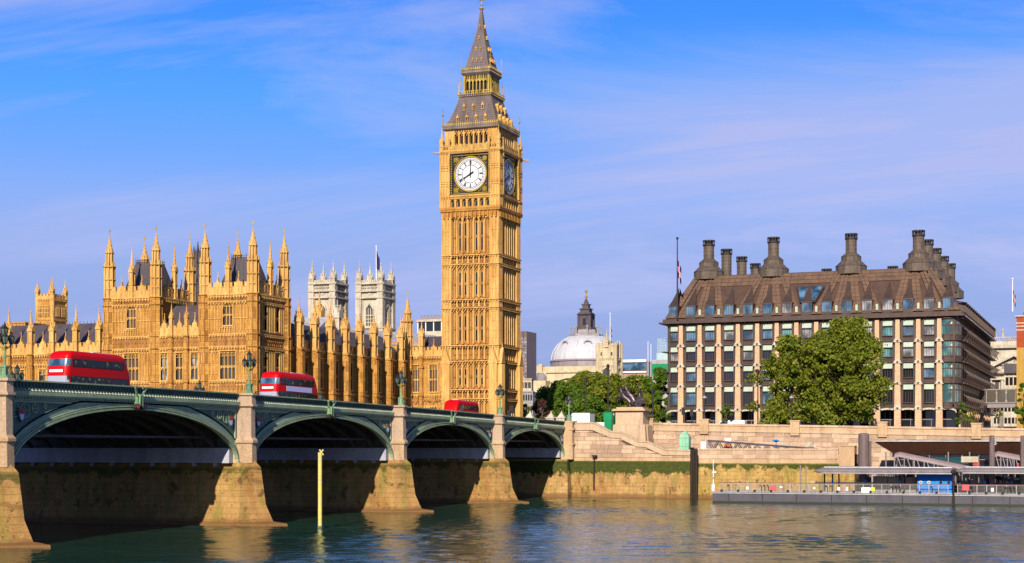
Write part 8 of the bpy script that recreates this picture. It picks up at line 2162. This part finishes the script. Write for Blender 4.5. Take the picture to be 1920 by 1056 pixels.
def make_bus(label, advert, front_red=False, staircase=False):
    o = thing('double_decker_bus', label, 'bus', (0, 0, 0), 'red double decker buses on the bridge')
    zs = [.30, .6, 1.2, 1.8, 2.4, 3.0, 3.4, 3.85] + [3.85 + (BHt - 3.85) * k / 8 for k in range(1, 9)]
    bd = loft(zs); part('body', bd, RED, o, smooth=True)
    # windscreens
    part('upper_windscreen', patch([2.88, 3.1, 3.35, 3.58], 1, 12, .015), GLASSB if not staircase else GLASSD, o)
    part('lower_windscreen', patch([.75, 1.1, 1.5, 1.95], 1, 12, .015), mat('hazy_windscreen', (.32, .33, .40), .15, 0, .7) if 'hazy_windscreen' not in bpy.data.materials else bpy.data.materials['hazy_windscreen'], o)
    for yy in (-.82, .82):
        b = MB(); b.tube((BL + .0, yy, .78), (BL - .12, yy, 1.95), .03, n=4); part('windscreen_pillar', b, GALV, o)
    d = MB(); xf = BL + b_front(2.45)
    d.box(xf - .2, xf + .02, -.86, .86, 2.27, 2.60); dd = part('destination_frame', d, RUBBER, o); d = MB(); d.box(xf + .02, xf + .05, -.76, .76, 2.32, 2.55); part('destination_display', d, BLIND, dd)
    d = MB(); d.box(BL - .05, BL + .04, -1.0, 1.0, .32, .5); part('bumper', d, RUBBER, o)
    for yy in (-.85, .85): d = MB(); d.tube((BL - .1, yy, .62), (BL + .04, yy, .62), .1, n=10); part('headlight', d, WHITE, o)
    for sy in (-1, 1):
        xs_ = [1.55, 2.45, 3.55, 4.65, 5.75, 6.85, 7.95, 8.75, 9.55]
        for a, e in zip(xs_, xs_[1:]): part('upper_window', side_patch(a + .03, e - .03, 2.92, 3.56, sy), BUSGL, o)
        part('window_surround', side_patch(1.45, 9.75, 2.87, 3.61, sy, .008), RUBBER, o)
        if staircase and sy > 0: xs_ = [3.2, 4.4, 5.6, 6.8, 8.0, 9.2]
        else: xs_ = [.75, 1.7, 2.9, 4.1, 5.3, 6.5, 7.7, 8.9, 9.9]
        for a, e in zip(xs_, xs_[1:]): part('lower_window', side_patch(a + .03, e - .03, .95, 1.92, sy), BUSGL, o)
        part('window_surround', side_patch(xs_[0] - .08, xs_[-1] + .06, .88, 1.98, sy, .008), RUBBER, o)
        for xw in (2.2, 8.2):
            b = MB(); b.tube((xw, sy*(BWd - .28), .48), (xw, sy*(BWd + .02), .48), .48, n=18); w_ = part('wheel', b, RUBBER, o); b = MB(); b.tube((xw, sy*(BWd + .0), .48), (xw, sy*(BWd + .04), .48), .25, n=12); part('wheel_hub', b, GALV, w_)
        b = MB(); b.tube((BL - .3, sy*(BWd - .1), 2.05), (BL + .15, sy*(BWd + .25), 2.0), .03, n=4); b.box(BL + .05, BL + .15, sy*(BWd + .15), sy*(BWd + .38), 1.55, 2.0); part('wing_mirror', b, RUBBER, o)
    if advert:
        for sy in (-1, 1):
            a_ = part('advert_board', side_patch(2.0, 8.3, 2.12, 2.72, sy, .02), ADV, o)
    if staircase:     # swept black glass following the rear stair
        for sy in (-1, 1):
            b = MB(); y = sy * (BWd + .016); P = [(1.9, 2.95), (3.3, 3.5), (2.5, 3.5), (1.0, 2.5), (.45, 1.0), (1.2, 1.0)]
            b.ex(lambda u, w, z: (u, y + sy * w, z), [(3.3, 2.95), (3.3, 3.55), (2.2, 3.4), (.75, 1.6), (.45, .9), (1.5, .9), (2.0, 2.0)], 0, .02); part('stair_window', b, GLASSW, o)
    b = MB(); b.box(2.5, 5.5, -.5, .5, BHt - .01, BHt + .07); part('roof_hatch', b, WHITE, o)
    return o
def place_bus(o, s_front, ynorth, toward=True, dz=0):
    """front (or rear) corner at bridge distance s; toward = heading east"""
    L = BL
    yc = ynorth + BWd
    if toward: o.location = (-s_front + L, yc, 0); rz = math.pi; x0, x1 = -s_front + L, -s_front
    else: o.location = (-s_front, yc, 0); rz = 0; x0, x1 = -s_front, -s_front + L
    z0, z1 = ztop(x0) - 1.0, ztop(x1) - 1.0; o.location.z = z0
    o.rotation_euler = (0, -math.atan2(z1 - z0, L), rz)
place_bus(make_bus('largest red double decker bus, nearest the camera at the left, plain red side', False), 127.3, 5.0)
place_bus(make_bus('red double decker bus in mid bridge with pale blank advert board on its side', True), 87.5, 5.0)
place_bus(make_bus('farthest red double decker bus driving away, seen from the back, below the clock tower', False, staircase=True), 10.3, 15.0, False)

# ================================================================ TREES
def crown_mesh(name, clumps, n, size, m, seed=1):
    rg = np.random.default_rng(seed); C = np.array(clumps); vol = C[:, 3] * C[:, 4] * C[:, 5]; pr = vol ** .75; pr /= pr.sum()
    idx = rg.choice(len(C), n, p=pr); d = rg.normal(size=(n, 3)); d /= np.linalg.norm(d, axis=1)[:, None]
    rad = rg.uniform(.12, 1.15, n) ** .6 * (1 + rg.normal(0, .06, n)); c = C[idx, :3] + d * rad[:, None] * C[idx, 3:6]
    a = rg.normal(size=(n, 3)); a += d * .6; a /= np.linalg.norm(a, axis=1)[:, None]; t = np.cross(a, rg.normal(size=(n, 3))); t /= np.linalg.norm(t, axis=1)[:, None]; bt = np.cross(a, t)
    s = size * rg.uniform(.6, 1.35, n)[:, None]; V = np.empty((n, 4, 3)); V[:, 0] = c - t*s*.5; V[:, 1] = c + bt*s*.38 - t*s*.05; V[:, 2] = c + t*s*.6; V[:, 3] = c - bt*s*.38 + t*s*.05
    me = bpy.data.meshes.new(name); me.vertices.add(4*n); me.vertices.foreach_set('co', V.reshape(-1)); me.loops.add(4*n); me.loops.foreach_set('vertex_index', np.arange(4*n)); me.polygons.add(n); me.polygons.foreach_set('loop_start', np.arange(0, 4*n, 4)); me.polygons.foreach_set('loop_total', np.full(n, 4)); me.materials.append(m); me.update(calc_edges=True); return me
def tree(x, y, z0, zt, rx, ry, n, size, m, label, seed=1, zc0=None, trunk=.35, extra=(), kind='tree', nclump=46, group=None):
    rg = random.Random(seed); zc0 = zc0 if zc0 is not None else z0 + (zt - z0) * .22; H = zt - zc0
    o = thing(kind, label, 'tree', (x, y, z0), group); cl = []
    for i in range(nclump):
        f = rg.random(); ang = rg.uniform(0, 2*math.pi); env = math.sin(math.pi * min(1, (f * .80 + .16))) ** .6; rr = math.sqrt(rg.random()) * .86 * env
        s_ = rg.uniform(.075, .22); cl.append((rx * rr * math.cos(ang), ry * rr * math.sin(ang), zc0 - z0 + H * (.08 + .84 * f), rx * s_ * 1.1, ry * s_ * 1.1, min(rx, ry) * s_ * .85))
    for e in extra: cl.append(e)
    me = crown_mesh('crown', cl, n, size, m, seed); c = bpy.data.objects.new('crown', me); COL.objects.link(c); c.parent = o
    b = MB(); top = (0, 0, (zc0 - z0) + H * .45); b.tube((0, 0, -.3), (trunk*.2, 0, (zc0 - z0) * .8), trunk * 1.15, trunk * .8, 9); b.tube((trunk*.2, 0, (zc0 - z0) * .8), top, trunk * .8, trunk * .35, 8)
    for q in cl[:26]:
        f = rg.uniform(.15, .9); p = (0, 0, (zc0 - z0) * .7 + f * (top[2] - (zc0 - z0) * .7)); m_ = ((p[0] + q[0]) / 2, (p[1] + q[1]) / 2, (p[2] + q[2]) / 2 + .4); b.tube(p, m_, trunk * .32, trunk * .2, 5); b.tube(m_, q[:3], trunk * .2, trunk * .06, 5)
    t = b.mesh('trunk', BARK); c = bpy.data.objects.new('trunk', t); COL.objects.link(c); c.parent = o
    return o
def tree_px(px, X, pyt, pyc, wpx, n, size, m, label, seed, z0=10.7, trunk=.35, group=None, **k):
    y, t = on_x(px, X); r_ = wpx * t / FP / 2; return tree(X, y, z0, zat(pyt, t), r_, r_, n, size, m, label, seed, zat(pyc, t), trunk, group=group, **k)
tree_px(1584, 21, 590, 802, 176, 27000, .50, LEAF, 'biggest plane tree, right half of the large crown hiding the bronze office building', 4, trunk=.5, nclump=300, extra=[(-9, 1.5, 2.6, 1.6, 1.6, 1.5), (-8, 3, 4.5, 2, 2, 1.6)])
tree_px(1483, 17.5, 618, 806, 126, 13000, .48, LEAF, 'plane tree with thinner ragged crown forming the left part of the large foliage mass', 9, trunk=.42, nclump=190, extra=[(-7.2, 2.4, 1.6, 1.5, 2.0, 1.4), (-6, 1.5, 3.5, 2, 2.2, 1.6), (0, 6.2, 9.5, 1.8, 1.6, 1.3), (0, 6.4, 4.6, 1.2, 1.3, 1.0)])
tree_px(1541, 27, 612, 790, 112, 9000, .5, LEAF, 'plane tree standing between and behind the two riverside plane trees', 15, trunk=.4, nclump=100)
gt = 'trees behind the bridge end'
tree_px(1052, 110, 712, 800, 118, 24000, .55, LEAFG, 'bright green round tree at the left of the row behind the white cabin', 21, nclump=90)
tree_px(1100, 120, 695, 800, 118, 25000, .55, LEAF, 'yellow green tree in front of the domed hall, behind the white cabin', 22, nclump=90)
tree_px(1150, 112, 700, 800, 108, 22000, .55, LEAF, 'tree right behind the tall black lamp post and green container', 23, nclump=90)
tree_px(1194, 118, 701, 800, 108, 22000, .55, LEAF, 'tree directly behind the chariot statue', 24, nclump=90)
tree_px(1234, 84, 686, 800, 84, 18000, .50, LEAFG, 'tall darker green tree against the left corner of the bronze office building', 25, nclump=90)
tree_px(1100, 70, 745, 800, 150, 14000, .45, LEAFG, 'low bright green tree spreading behind the green container', 26, nclump=80)
tree_px(1215, 60, 735, 800, 60, 7000, .45, LEAF, 'low tree filling the gap right of the chariot statue', 32, nclump=36)
tree_px(984, 66, 757, 800, 30, 3500, .5, LEAF, 'small green tree right beside the foot of the clock tower', 27, nclump=20)
tree_px(1016, 80, 748, 800, 46, 5000, .5, LEAFP, 'dark purple leaved tree between the clock tower and the green trees', 28, nclump=24)
tree_px(1362, 24, 757, 792, 27, 1500, .34, LEAFG, 'little round green street tree above the white van', 29, trunk=.12, nclump=14)
tree_px(1803, 30, 752, 800, 30, 2200, .38, LEAFG, 'slender bright green tree at the right corner of the bronze office building', 30, trunk=.12, nclump=18)
tree_px(1826, 46, 770, 794, 24, 1200, .34, LEAF, 'small ball shaped tree under the glazed footbridge, left one', 31, trunk=.1, nclump=12)
tree_px(1873, 50, 768, 790, 17, 900, .34, LEAF, 'small ball shaped tree under the glazed footbridge, right one', 33, trunk=.1, nclump=10)
tree_px(1921, 20, 715, 805, 38, 5000, .40, LEAFG, 'leafy tree cut off by the right edge of the photo', 34, trunk=.25, nclump=30)
